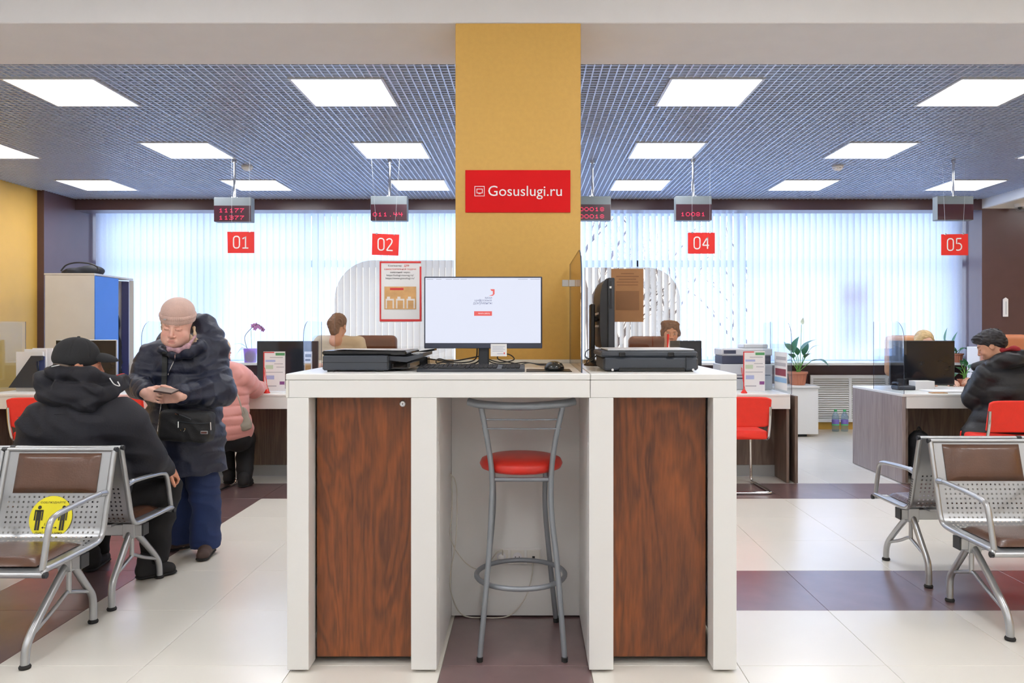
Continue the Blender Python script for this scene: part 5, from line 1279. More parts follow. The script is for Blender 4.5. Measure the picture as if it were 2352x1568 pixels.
b_ = MB(); build('flower_stem', MB().tube(bez([(X(1838, 9.8), 9.8, .80), P(1839, 800, 9.8), P(1841, 745, 9.8)]), .0035, 6), M['stem'], pl); build('flower', leafmesh(MB(), P(1843, 745, 9.8), P(1845, 729, 9.8), .028, .01, up=(0, 1, .2)), mat('pale bloom', (214, 228, 206), .5), pl, smooth=180)
# plants behind counter 05
potted('bushy green plant on the sill behind the counter 05 monitor', 2195, 10.17, .918+.0005, [((2192, 815), (2196, 808, 0), (2178, 800, 0), .05, .02), ((2195, 805), (2186, 795, 0), (2200, 760, 0), .035, .01), ((2195, 800), (2170, 785, 0), (2176, 752, 0), .03, .01), ((2200, 812), (2205, 805, 0), (2225, 800, 0), .05, .02), ((2190, 810), (2185, 800, 0), (2170, 778, 0), .03, 0), ((2200, 806), (2212, 798, -.1), (2230, 816, -.2), .05, .03)], .09, .12, M['terracotta'], 'leafy plants')
potted('dark leafy plant standing on counter 05 beside the papers', 2215, 7.62, DH+.0005, [((2212, 858), (2206, 850, 0), (2190, 842, 0), .05, .01), ((2216, 850), (2216, 842, 0), (2212, 822, 0), .05, .01), ((2220, 855), (2226, 846, 0), (2240, 836, 0), .05, .01), ((2218, 860), (2222, 856, 0), (2240, 862, 0), .05, .02), ((2212, 862), (2206, 858, 0), (2192, 866, 0), .05, .02), ((2215, 855), (2208, 838, 0), (2200, 826, 0), .04, .02)], .06, .07, M['terracotta'], 'leafy plants')
# orchid on the left sill
M['purplepot'] = clearmat('purple clear plastic', (.72, .45, .85), .02, haze=.25); M['petal'] = mat('mauve petal', (190, 130, 180), .5)
ox_, d = X(575, 10.15), 10.15; orch = thing('orchid', 'mauve orchid in a purple plastic pot on the left window sill', 'plant', (ox_, d, .9185))
build('pot', MB().lathe([(.0, 0), (.075, 0), (.088, .185), (.084, .185), (.072, .006), (0, .006)], (ox_, d, .919), 24), M['purplepot'], orch, smooth=40)
V_, F_ = soft([E((ox_, d, 1.0), (.068, .068, .07))], .012, .02, wrinkle(.012, 50, 2)); np_mesh('bark_mix', [(V_, F_)], mat('violet bark', (110, 60, 130), .7, var=.3, vscale=40), orch)
sp = bez([(ox_-.04, d, 1.09), P(562, 775, d), P(574, 757, d), P(590, 745, d), P(598, 748, d), P(604, 758, d)]); build('spike', MB().tube(sp, .004, 6), mat('dark stem', (60, 62, 48), .5), orch)
build('stake', MB().tube([(ox_+.02, d, 1.09), P(576, 756, d)], .003, 6), M['stem'], orch)
for (a, b) in ((581, 748), (588, 746), (594, 750), (600, 753), (604, 757), (586, 754)):
    fb = MB(); c = P(a, b, d)
    for k in range(5): an = k*1.257; leafmesh(fb, c, c+Vector((math.cos(an)*.035, -.01, math.sin(an)*.035)), .014, .003, 4, up=(0, 1, 0))
    build('blossom', fb, M['petal'], orch)
for tgt, w in (((530, 793), .03), ((547, 812), .035), ((542, 820), .03)):
    build('leaf', leafmesh(MB(), (ox_-.03, d, 1.09), P(*tgt, d-.05), w, .05), M['leaf'], orch, smooth=180)
# water bottles
M['water'] = clearmat('blue clear bottle', (.70, .84, .95), .03, haze=.12); M['capgreen'] = mat('green cap', (80, 190, 120), .4); M['lab1'] = mat('bottle label mauve', (128, 110, 190), .5); M['lab2'] = mat('bottle label green', (96, 200, 130), .5)
for q, px in enumerate((1919, 1940)):
    d = 10.16; x = X(px, d); t = thing('water_bottle', ['left of two water bottles with green caps before the radiator screen', 'right of two water bottles with green caps before the radiator screen'][q], 'bottle', (x, d, 0), 'water bottles on the floor')
    build('bottle', MB().lathe([(0, .001), (.042, .001), (.046, .02), (.046, .09), (.043, .10), (.046, .11), (.046, .18), (.040, .215), (.018, .262), (.016, .275), (0, .275)], (x, d, 0), 20), M['water'], t, smooth=50)
    build('cap', MB().lathe([(.019, .264), (.019, .292), (0, .292)], (x, d, 0), 16), M['capgreen'], t)
    build('label', MB().lathe([(.0465, .10), (.047, .102), (.047, .155), (.0465, .157)], (x, d, 0), 20), M['lab1'], t, smooth=50)
    build('label_band', MB().lathe([(.0474, .083), (.0478, .085), (.0478, .10), (.0474, .1)], (x, d, 0), 20), M['lab2'], t, smooth=50)
one('document_box', MB().box(X(2238, 8.6), X(2268, 8.6), 8.5, 8.75, .50, Z(797, 8.5), .004), M['paper'], 'white upright box behind the man at the right end counter', 'box')
one('document_box', MB().box(X(2322, 8.6), X(2380, 8.6), 8.5, 8.8, .001, Z(786, 8.5), .004), M['paper'], 'white cabinet at the right edge behind the man in the black puffer', 'cabinet')
one('side_table', MB().box(X(2200, 8.6), X(2300, 8.6), 8.45, 8.8, .47, .499, .003).box(X(2205, 8.6), X(2212, 8.6), 8.5, 8.75, .0, .47).box(X(2290, 8.6), X(2297, 8.6), 8.5, 8.75, .0, .47), M['white_lam'], 'low white side table under the upright white box', 'table')
# white holder on the right wall, camera, backpack
d = 9.43; t = thing('thermometer', 'slim white pointed thermometer on the brown right wall', 'thermometer', (X(2309, d), d, Z(727, d)))
build('backplate', MB().prism([(X(2303, d), Z(727, d)), (X(2314.5, d), Z(727, d)), (X(2314.5, d), Z(687, d)), (X(2309, d), Z(683, d)), (X(2303, d), Z(687, d))], (0, d-.012, 0), (1, 0, 0), (0, 0, 1), (0, .011, 0)), M['paper'], t, fix=True)
build('tube', MB().tube([(X(2309, d), d-.014, Z(722, d)), (X(2309, d), d-.014, Z(692, d))], .004, 8), M['alu'], t)
t = thing('security_camera', 'white dome security camera at the top right under the white beam', 'camera', (X(2343, 9.3), 9.3, 2.78))
build('dome', MB().sphere((X(2343, 9.3), 9.3, 2.84), (.05, .05, .045), 16, 10), M['clear'], t, smooth=180); build('base', MB().lathe([(.06, 0), (.062, .04), (0, .045)], (X(2343, 9.3), 9.3, 2.85), 20), M['paper'], t, smooth=40); build('lens', MB().sphere((X(2343, 9.3), 9.3, 2.845), .025, 12, 8), M['black'], t)
t = thing('backpack', 'black backpack standing under counter 05', 'backpack', (X(2112, 6.95), 6.9, 0))
d = 6.9; bx_, = [X(2113, d)]; V_, F_ = soft([C((bx_-.0, d, .10), .105, (bx_-.01, d, .36), .085, sq=((0, 1, 0), .8)), E((bx_+.04, d-.06, .14), (.08, .05, .11)), B((bx_, d, -.1), (.4, .4, .102), 0., cut=True, k=.005)], .012, .03, wrinkle(.006, 26, 6))
np_mesh('body', [(V_, F_)], mat('black nylon pack', (24, 24, 28), .75), t)
build('strap', MB().tube(bez([(bx_+.03, d-.085, .40), (bx_+.07, d-.10, .3), (bx_+.09, d-.10, .15), (bx_+.08, d-.09, .04)]), .012, 8, sq=(1, .4)), M['black'], t, smooth=60); build('handle', MB().tube(bez([(bx_-.03, d, .43), (bx_-.01, d, .475), (bx_+.02, d, .43)]), .008, 8), M['black'], t, smooth=60)
# ---- office chairs of the clerks
def office_chair(label, px, d, ptop, w=.5, colr=(112, 66, 46)):
    m_ = mat('office chair leather', colr, .4, var=.06)
    x = X(px, d); zt_ = Z(ptop, d); t = thing('office_chair', label, 'chair', (x, d, 0), 'clerks office chairs')
    V_, F_ = soft([B((x, d+.28, zt_-.24), (w/2-.07, .02, .17), .06, k=.04)], .015, .03); np_mesh('backrest', [(V_, F_)], m_, t)
    V_, F_ = soft([B((x, d, .46), (w/2-.06, .18, .02), .045, k=.04)], .02, .03); np_mesh('seat', [(V_, F_)], m_, t)
    build('column', MB().tube([(x, d, .07), (x, d, .42)], .025, 10), M['black'], t); build('back_post', MB().tube(bez([(x, d+.1, .41), (x, d+.3, .45), (x, d+.36, .7)]), .02, 8), M['black'], t, smooth=60)
    for k in range(5):
        a = 2*math.pi*k/5+.3; e = (x+.26*math.cos(a), d+.26*math.sin(a)); build('base_arm', MB().tube([(x, d, .09), (*e, .06)], [.022, .014], 8), M['black'], t); build('caster', MB().tube([(e[0]-.012, e[1], .028), (e[0]+.012, e[1], .028)], .027, 10), M['black'], t)
    return t
office_chair('brown leather office chair seen through the left tinted screen', 852, 8.4, 768)
office_chair('brown leather office chair of the clerk at counter 03', 1502, 8.15, 770)
office_chair('tan office chair of the fair haired clerk at counter 05', 2105, 8.2, 768, .42, (196, 140, 96))
office_chair('orange brown chair back behind the man at counter 05', 2345, 8.0, 766, .5, (190, 120, 84))
# ================================================================ PEOPLE
def V3(*a): return np.array(a, float)
def px3(x, y, d): return np.array(P(x, y, d))
def head_prims(c, R, s=1., nose=1., neck=True, ears=True):
    L = lambda *p: np.array(c)+R @ (np.array(p)*s)
    r = lambda *p: np.array(p)*s
    pr = [E(L(0, -.018, .032), r(.076, .096, .088), R), E(L(0, .026, -.02), r(.063, .064, .082), R, k=.03*s), E(L(0, .035, -.078), r(.05, .05, .036), R, k=.03*s), E(L(0, .072, -.100), r(.02, .016, .015), R, k=.02*s)]
    for q in (-1, 1):
        pr += [E(L(q*.036, .060, -.040), r(.026, .022, .026), R, k=.015*s)]
        if ears: pr += [E(L(q*.077, -.012, -.012), r(.010, .020, .031), R, k=.006*s), E(L(q*.088, -.004, -.010), r(.006, .010, .018), R, cut=True, k=.004)]
    pr += [C(L(-.030, .083, .020), .010*s, L(.030, .083, .020), k=.012*s)]
    for q in (-1, 1):
        pr += [E(L(q*.031, .098, -.002), r(.017, .013, .011), R, cut=True, k=.010*s), E(L(q*.031, .0765, -.003), r(.0145, .0135, .0115), R, k=.004*s), C(L(q*.018, .0905, -.0075), .0022*s, L(q*.044, .084, -.0085), k=.004*s)]
    pr += [C(L(0, .088, .004), .006*s, L(0, .104*nose, -.036), .0095*s, k=.010*s), E(L(0, .106*nose, -.040), r(.010, .010, .009), R, k=.006*s)]
    for q in (-1, 1): pr += [E(L(q*.0125, .095, -.043), r(.0085, .010, .0075), R, k=.005*s), E(L(q*.006, .105, -.0495), r(.0032, .004, .003), R, cut=True, k=.002)]
    pr += [C(L(-.018, .0885, -.068), .0052*s, L(.018, .0885, -.068), k=.005*s), C(L(-.014, .0880, -.0775), .0058*s, L(.014, .0880, -.0775), k=.005*s), C(L(-.021, .0945, -.0726), .0016*s, L(.021, .0945, -.0726), cut=True, k=.003)]
    if neck: pr += [C(L(0, -.025, -.05), .055*s, L(0, -.05, -.18), .06*s, k=.03*s)]
    return pr
def skin_colour(c, R, s, base, lips=(176, 92, 88), brow=(120, 96, 84), eyes_open=False, iris=(70, 52, 40), blush=.10, hairband=None):
    b0, lp, bw, ir = np.array(lin(base)), np.array(lin(lips)), np.array(lin(brow)), np.array(lin(iris))
    def f(V):
        q = ((V-np.array(c)) @ R)/s; col = np.tile(b0, (len(V), 1)); x, y, z = q.T
        fr = (y > .05) & (np.abs(z) < .16)
        def mixto(m, c2, a): col[m] = col[m]*(1-a)+c2*a
        ch = np.exp(-(((np.abs(x)-.04)/.02)**2+((z+.035)/.02)**2))*fr; col[:, 1] *= 1-blush*1.6*ch; col[:, 2] *= 1-blush*1.6*ch
        ns = np.exp(-((x/.014)**2+((z+.04)/.014)**2))*(y > .085); col[:, 1] *= 1-.12*ns; col[:, 2] *= 1-.12*ns
        zl = np.where(z > -.0727, -.0675, -.0778); wl = .019*np.sqrt(np.clip(1-((z-zl)/.0050)**2, 0, 1)); mixto(fr & (np.abs(x) < wl) & (y > .082), lp, .85)
        mixto(fr & (np.abs(z+.0727) < .0014) & (np.abs(x) < .021), lp*.25, .8)
        zb = .0225-.10*np.abs(np.abs(x)-.032); mixto(fr & (np.abs(z-zb) < .0036) & (np.abs(x) > .014) & (np.abs(x) < .050), bw, .7)
        ex = np.abs(x)-.031
        if eyes_open:
            m = fr & ((ex/.0135)**2+((z+.001)/.0058)**2 < 1); col[m] = .62
            m = fr & (ex**2+(z+.001)**2 < .0056**2); col[m] = ir
            m = fr & (ex**2+(z+.001)**2 < .0026**2); col[m] = .01
            m = fr & (np.abs(((ex/.0135)**2+((z+.001)/.0058)**2)-1.12) < .14) & (z > -.001); col[m] = bw*.4
        else:
            m = fr & (np.abs(z+.0075+.012*(ex/.0145)**2*-.25) < .0017) & (np.abs(ex) < .0145); mixto(m, bw*.35, .85)
            m = fr & (np.abs(ex) < .016) & (np.abs(z-.002) < .010); mixto(m, b0*V3(.92, .78, .74), .5)
        m = (y > .09) & (np.abs(np.abs(x)-.006) < .003) & (np.abs(z+.0495) < .003); col[m] = b0*.15
        return col
    return f
def hand_prims(w, R, s=1., side=1, curl=(.5, .7, .5), spread=.012, thumb=(.6, .4)):
    """w wrist, R columns (lateral, finger direction, back of the hand)"""
    L = lambda p: np.array(w)+R @ (np.array(p)*s)
    pr = [B(L((0, .045, 0)), np.array((.028, .030, .003))*s, .010*s, R), C(L((0, -.02, 0)), .026*s, L((0, .02, 0)), .028*s, sq=(R[:, 2], .7), k=.015), E(L((side*.026, .03, -.008)), np.array((.016, .03, .014))*s, R, k=.012)]
    for i, (x, ln, r_) in enumerate(((.030, .072, .0085), (.010, .082, .009), (-.010, .076, .0086), (-.029, .060, .0075))):
        p = np.array((x*side, .082-abs(x)*.15, 0.)); a = 0.; seg = (ln*.45, ln*.31, ln*.24)
        d0 = spread*x*side*6
        q = L(p)
        for j in range(3):
            a += curl[j]*(1+.08*i); p2 = p+np.array((d0*seg[j]*.5, math.cos(a)*seg[j], -math.sin(a)*seg[j])); pr.append(C(L(p), r_*s*(.98-.08*j), L(p2), r_*s*(.91-.10*j), k=.0022*s)); p = p2
    p = np.array((side*.030, .018, -.006)); a, b = thumb
    p1 = p+np.array((side*math.sin(a)*.040, math.cos(a)*.036, -.010)); p2 = p1+np.array((side*math.sin(a*.55)*.030, math.cos(a*.55)*.030*math.cos(b), -.008-.02*math.sin(b))); p3 = p2+np.array((side*math.sin(a*.2)*.018, .022*math.cos(b), -.006-.012*math.sin(b)))
    pr += [C(L(p), .013*s, L(p1), .0105*s, k=.010), C(L(p1), .0103*s, L(p2), .0094*s, k=.004), C(L(p2), .0094*s, L(p3), .0078*s, k=.004)]
    return pr
def limb(pts, rs, **kw): return [C(pts[i], rs[i], pts[i+1], rs[i+1], **kw) for i in range(len(pts)-1)]
def tform(c, R, s=1.): return Matrix(((R[0][0]*s, R[0][1]*s, R[0][2]*s, c[0]), (R[1][0]*s, R[1][1]*s, R[1][2]*s, c[1]), (R[2][0]*s, R[2][1]*s, R[2][2]*s, c[2]), (0, 0, 0, 1)))
def person(label, loc): return thing('person', label, 'person', loc)
def shoe(parent, heel, toe, m, h=.085, w=.045, up=None, sole=None):
    """shoe standing on the floor between two floor points"""
    h0, t0 = np.array((heel[0], heel[1], 0.)), np.array((toe[0], toe[1], 0.)); f = t0-h0; L_ = np.linalg.norm(f); f = f/L_; R = rotm(f)
    pr = [C(h0+f*.04+V3(0, 0, .042), .040, h0+f*(L_-.045)+V3(0, 0, .030), .036), C(h0+f*.05+V3(0, 0, .05), .042, h0+f*.055+V3(0, 0, h), .046), C(h0+f*.07+V3(0, 0, .07), .035, h0+f*(L_*.62)+V3(0, 0, .045), .034), B((h0+t0)/2+V3(0, 0, -.1), (.3, .3, .113), 0., R, cut=True, k=.004)]
    V_, F_ = soft(pr, .006, .02); up_ = np_mesh('shoe', [(V_, F_)], m, parent)
    pr = [C(h0+f*.042+V3(0, 0, .012), .043, h0+f*(L_-.042)+V3(0, 0, .012), .040, sq=((0, 0, 1), .3)), B((h0+t0)/2+V3(0, 0, -.1), (.3, .3, .101), 0., R, cut=True, k=.002)]
    V_, F_ = soft(pr, .006, .01); np_mesh('sole', [(V_, F_)], sole or M['rubber'], up_)

SK1 = mat('fair ruddy skin', (222, 168, 148), .5, vcol=True, var=.04, vscale=60); SK1.node_tree.nodes['Principled BSDF'].inputs['Subsurface Weight'].default_value = 0.06
SK1.node_tree.nodes['Principled BSDF'].inputs['Subsurface Radius'].default_value = (.02, .008, .004)

# ---------------------------------------------------------------- standing woman in the navy puffer coat
W = person('person standing in navy puffer coat, jeans and beige knit hat, looking down at a wallet', (X(425, 4.6), 4.6, 0))
D_ = 4.6
nav = mat('navy quilted nylon', (14, 22, 46), .5, var=.12, vscale=9, bump=.25, bscale=55, sheen=.05); navd = mat('dark navy lining', (30, 34, 46), .7)
hc = V3(X(407, 4.50), 4.50, 1.389); fw = V3(.13, -.95, -.27); hR = rotm(fw, (.09, 0, 1)); hs = 1.07
hc2 = V3(0, 0, 0)
chunks = []
Vh, Fh = soft(head_prims(hc, hR, hs, neck=False, ears=False)+[E(hc+hR @ (V3(0, .045, -.085)*hs), V3(.055, .045, .03)*hs, hR, k=.03), E(hc+hR @ (V3(-.044, .035, -.065)*hs), V3(.028, .035, .038)*hs, hR, k=.02), E(hc+hR @ (V3(.044, .035, -.065)*hs), V3(.028, .035, .038)*hs, hR, k=.02), C(hc+hR @ (V3(0, -.02, -.06)), .062, V3(X(425, 4.62), 4.62, 1.19), .07, k=.03)], .003, .02); chunks.append((Vh, Fh))
# sleeves: image-left arm (her right) and image-right arm (her left)
shR, elR, wrR = px3(348, 820, 4.58), px3(318, 884, 4.50), px3(334, 898, 4.34)
shL, elL, wrL = px3(487, 828, 4.62), px3(497, 900, 4.52), px3(413, 905, 4.34)
wR, wL = px3(334, 903, 4.30), px3(411, 910, 4.30)
R1 = np.stack([V3(.25, -.35, .90), V3(.93, -.30, -.20), V3(.0, 0, 0)], 1)
def frame(dirf, back):
    f = V3(*dirf); f /= np.linalg.norm(f); b = V3(*back); b -= f*(b @ f); b /= np.linalg.norm(b); l = np.cross(f, b); return np.stack([l, f, b], 1)
HR_ = frame((.93, -.28, -.22), (-.25, -1, .12)); HL_ = frame((-.95, -.26, -.05), (.25, -1, -.15))
chunks.append(soft(hand_prims(wR+V3(.0, -.0, .0), HR_, .95, -1, (.30, .55, .45), thumb=(.55, .3))+limb([elR, wR], [.04, .027]), .0028, .008))
chunks.append(soft(hand_prims(wL, HL_, .95, 1, (.30, .55, .45), thumb=(.55, .3))+limb([elL, wL], [.04, .027]), .0028, .008))
chunks.append(soft([C(V3(X(425, 4.62), 4.62, 1.22), .09, V3(X(425, 4.62), 4.62, .80), .13), *limb([shR+V3(.05, 0, 0), elR], [.05, .045]), *limb([shL-V3(.05, 0, 0), elL], [.05, .045])]
    + limb([px3(410, 1000, 4.66), px3(417, 1150, 4.68), px3(416, 1255, 4.72)], [.08, .05, .035]) + limb([px3(460, 1000, 4.62), px3(472, 1160, 4.61), px3(472, 1255, 4.63)], [.08, .05, .035]), .02, .03))
np_mesh('body', chunks, SK1, W, skin_colour(hc, hR, hs, (232, 184, 166), lips=(204, 134, 124), brow=(166, 132, 112), blush=.09))
# knitted hat
hat = mat('beige pink knit', (204, 172, 160), .85, var=.05, vscale=30, bump=.35, bscale=160, sheen=.3)
Tm = tform(hc, hR, hs)
ht = V3(0, -.018, .05)
def ribs(Pn):
    q = ((Pn-hc) @ hR)/hs; th = np.arctan2(q[:, 0], q[:, 1]+.01); return .0011*np.sin(th*70)*((q[:, 2] > .044) & (q[:, 2] < .075))
tilt = hR @ rotm(V3(0, .985, .17)) if False else hR
V_, F_ = soft([E(hc+hR @ (V3(0, -.012, .070)*hs), V3(.086, .108, .078)*hs, hR), E(hc+hR @ (V3(0, -.012, .040)*hs), V3(.0905, .113, .062)*hs, hR, k=.006), B(hc+hR @ (V3(0, 0, -.080)*hs), V3(.3, .3, .10)*hs, 0., hR, cut=True, k=.003), E(hc+hR @ (V3(0, -.014, .01)*hs), V3(.082, .103, .05)*hs, hR, cut=True, k=.004)], .0035, .02, ribs)
h_o = np_mesh('knit_hat', [(V_, F_)], hat, W)
V_, F_ = soft([E(hc+hR @ (V3(0, -.012, .050)*hs), V3(.0935, .1165, .062)*hs, hR, k=.006), B(hc+hR @ (V3(0, 0, .066+.10)*hs), V3(.3, .3, .10)*hs, 0., hR, cut=True, k=.004), B(hc+hR @ (V3(0, 0, -.053)*hs), V3(.3, .3, .10)*hs, 0., hR, cut=True, k=.004), E(hc+hR @ (V3(0, -.014, .02)*hs), V3(.083, .106, .12)*hs, hR, cut=True, k=.004)], .0028, .01, ribs)
np_mesh('hat_cuff', [(V_, F_)], hat, h_o)
b_ = MB(); b_.T = Tm; b_.box(.025, .041, .085, .109, .050, .055, .001); build('hat_badge', b_, M['alu'], h_o)
# hair lock and scarf
scarf = mat('violet and gold scarf', (176, 140, 150), .7, var=.35, vscale=45); hair1 = mat('fair grey hair', (190, 168, 140), .6, var=.2, vscale=60, stretch=(1, 1, .2))
V_, F_ = soft([C(px3(446, 752, 4.53), .007, px3(450, 786, 4.49), .008, k=.006), C(hc+hR @ V3(.081, -.024, .02), .012, hc+hR @ V3(.078, -.030, -.09), .009, sq=(hR[:, 0], .5)), C(hc+hR @ V3(.078, -.006, .02), .008, hc+hR @ V3(.077, -.018, -.08), .006, sq=(hR[:, 0], .6)), C(hc+hR @ V3(.076, -.01, -.03), .014, px3(447, 796, 4.50), .010), C(hc+hR @ V3(.078, -.03, .0), .02, px3(457, 790, 4.55), .02)], .004, .02, wrinkle(.003, 60, 8)); np_mesh('hair', [(V_, F_)], hair1, W)
V_, F_ = soft(limb([px3(380, 791, 4.45), px3(389, 802, 4.42), px3(408, 805, 4.405), px3(431, 795, 4.42), px3(449, 772, 4.48)], [.005, .008, .010, .009, .007], sq=((0, 1, .3), .7)), .004, .02, wrinkle(.0014, 60, 9)); np_mesh('scarf', [(V_, F_)], scarf, W)
# coat
Bc = V3(X(428, D_), D_, 0)
q1 = (.10, .010)
cp = [E(px3(420, 850, D_+.02), (.205, .165, .20), q=q1), E(px3(424, 930, D_), (.215, .185, .22), q=q1, k=.05), E(px3(428, 1000, D_), (.222, .185, .22), q=q1, k=.05), C(px3(428, 1010, D_), .205, px3(433, 1100, D_), .222, sq=((0, 1, 0), .9), k=.05),
      C(px3(372, 812, D_), .085, px3(468, 808, D_+.02), .095, k=.06)]
cp += [C(shR, .082, elR, .074, q=(.07, .007), k=.045), C(elR, .075, wrR, .050, q=(.065, .007), k=.02)]
cp += [C(shL, .088, elL+V3(.02, 0, 0), .088, q=(.075, .007), k=.045), C(elL+V3(.02, 0, 0), .088, wrL+V3(.01, 0, 0), .056, q=(.07, .007), k=.02)]
# collar and hood standing behind the head
cp += limb([px3(372, 800, 4.46), px3(402, 812, 4.44), px3(432, 808, 4.45), px3(458, 795, 4.52)], [.026, .03, .032, .035], k=.02)
cp += [E(px3(470, 768, 4.70), (.085, .095, .125), k=.03), C(px3(452, 740, 4.72), .05, px3(492, 772, 4.68), .055, k=.03), C(px3(492, 775, 4.66), .05, px3(505, 800, 4.62), .055, k=.03), C(px3(385, 780, 4.70), .06, px3(460, 775, 4.75), .07, k=.03)]
cp += [E(hc+hR @ V3(.0, -.02, .03), (.125, .13, .15), hR, cut=True, k=.02), E(hc+hR @ V3(0, .06, -.06), (.085, .10, .09), hR, cut=True, k=.02)]
cp += [B(V3(X(428, D_), D_, .32), (.6, .6, .185), 0., cut=True, k=.006)]
for w_, R_ in ((wR, HR_), (wL, HL_)): cp += [C(w_-R_[:, 1]*.0, .032, w_+R_[:, 1]*.12, .045, cut=True, k=.008)]
V_, F_ = soft(cp, .007, .03, wrinkle(.007, 22, 11)); coat = np_mesh('coat', [(V_, F_)], nav, W)
def on_front(x, y, d0=4.15, r=.006):
    """march from the viewer side until the coat is met"""
    return None
from mathutils.bvhtree import BVHTree
def bvh(V_, F_): return BVHTree.FromPolygons([tuple(v) for v in V_], [tuple(int(i) for i in f) for f in F_])
tr_ = bvh(V_, F_); eye = Vector((0, 0, EYE))
def hit(tr, x, y, off=.004):
    dr = (P(x, y, 5)-eye).normalized(); h = tr.ray_cast(eye+dr*1.5, dr)
    return (h[0]-dr*off) if h[0] is not None else P(x, y, 4.4)
def surf_line(tr, pts, n=6, off=.004): return [hit(tr, p.x, p.y, off) for p in bez([(a, b, 0) for a, b in pts], n)]
build('zipper', MB().tube(surf_line(tr_, [(404, 812), (401, 826), (392, 845), (386, 862)]), .0035, 6).tube(surf_line(tr_, [(372, 918), (366, 960), (362, 1000), (366, 1035)]), .003, 6), M['chrome'], coat, smooth=180)
build('zip_pull', MB().tube([hit(tr_, 403, 813, .012), hit(tr_, 402, 826, .016)], [.005, .004], 6), M['chrome'], coat)
bk_ = mat('black webbing', (48, 50, 50), .8)
sl = surf_line(tr_, [(379, 808), (378, 840), (377, 880), (378, 930), (392, 955)], 5, .010)
b_ = MB()
for i in range(len(sl)-1): b_.add([sl[i]+Vector((-.015, -.002, 0)), sl[i]+Vector((.015, -.002, 0)), sl[i+1]+Vector((.015, -.002, 0)), sl[i+1]+Vector((-.015, -.002, 0)), sl[i]+Vector((-.015, .004, 0)), sl[i]+Vector((.015, .004, 0)), sl[i+1]+Vector((.015, .004, 0)), sl[i+1]+Vector((-.015, .004, 0))], [(0, 1, 2, 3), (0, 4, 5, 1), (2, 6, 7, 3), (1, 5, 6, 2), (0, 3, 7, 4)])
# shoulder bag (hangs on her: a thing of its own)
bgc = px3(430, 978, 4.35)
bag = thing('shoulder_bag', 'black shoulder bag with silver zips hanging in front of the standing woman', 'bag', (bgc[0], bgc[1], bgc[2]-.09))
build('strap', b_, bk_, bag)
V_, F_ = soft([B(bgc, (.115, .028, .055), .03, rotm((0, 1, 0), (.06, 0, 1)), k=.03), B(bgc+V3(.01, -.03, -.018), (.095, .008, .035), .02, rotm((0, 1, 0), (.06, 0, 1)), k=.01)], .006, .02, wrinkle(.004, 22, 12)); np_mesh('body', [(V_, F_)], mat('black nylon bag', (22, 23, 26), .65, bump=.2, bscale=200), bag)
tb = bvh(V_, F_)
build('zipper', MB().tube(surf_line(tb, [(404, 950), (420, 955), (438, 963)], 5), .0032, 6).tube(surf_line(tb, [(410, 967), (445, 972), (480, 971)], 5), .0022, 6), M['darkgrey'], bag, smooth=180)
build('zip_pull', MB().tube([hit(tb, 403, 950, .008), hit(tb, 411, 953, .010)], .005, 8).tube([hit(tb, 410, 968, .008), hit(tb, 410, 982, .010)], .0045, 8).tube([hit(tb, 483, 969, .008), hit(tb, 484, 987, .008)], .0035, 8), M['chrome'], bag)
rc0 = hit(tb, 419, 985, .012); build('ring', MB().tube([rc0+Vector((.013*math.cos(a), 0, .013*math.sin(a))) for a in [math.pi+math.pi*k/10*1.1 for k in range(11)]], .0028, 6), M['chrome'], bag)
pb0 = hit(tb, 469, 993, .006); build('badge', MB().box(pb0.x-.02, pb0.x+.02, pb0.y-.003, pb0.y+.004, pb0.z-.009, pb0.z+.009, .002), M['alu'], bag); build('badge_face', MB().box(pb0.x-.016, pb0.x+.016, pb0.y-.0042, pb0.y-.0032, pb0.z-.005, pb0.z+.005), mat('badge brown', (96, 56, 50), .5), bag)
# trousers
jean = mat('blue denim', (24, 42, 84), .85, var=.16, vscale=7, bump=.15, bscale=300, stretch=(1, 1, .35))
def legp(px_, py_, d, r): return px3(px_, py_, d), r
lp1 = limb([px3(410, 1050, 4.66), px3(417, 1150, 4.68), px3(416, 1262, 4.72)], [.095, .078, .078]); lp2 = limb([px3(460, 1050, 4.60), px3(472, 1160, 4.60), px3(472, 1275, 4.62)], [.10, .083, .083])
V_, F_ = soft(lp1+lp2+[C(px3(410, 1030, 4.62), .11, px3(455, 1030, 4.6), .11), B((X(440, 4.68), 4.68, -.10), (.4, .4, .15), 0., cut=True, k=.004)], .006, .008, wrinkle(.008, 18, 13)); np_mesh('jeans', [(V_, F_)], jean, W)
brn = mat('dark brown suede', (72, 56, 52), .8, var=.1)
shoe(W, (X(440, 4.76), 4.77), (X(380, 4.66), 4.655), brn, .07); shoe(W, (X(482, 4.68), 4.69), (X(461, 4.44), 4.445), brn, .07)
# wallet in her hands
wc = px3(382, 899, 4.215); wt = thing('wallet', 'slim dark brown wallet held open in the standing woman\'s hands', 'wallet', (wc[0], wc[1], wc[2]-.005)); wR_ = frame((.10, .97, .16), (0.12, -.16, .98))
b_ = MB(); b_.T = tform(wc, wR_); b_.box(-.052, .052, -.04, .04, .0, .009, .002); build('cover', b_, mat('dark brown leather', (66, 46, 44), .4), wt)
b_ = MB(); b_.T = tform(wc, wR_); b_.box(-.050, .050, -.038, .038, .0092, .0105, .0005); build('inner_cards', b_, mat('grey brown card', (140, 124, 116), .5), wt)

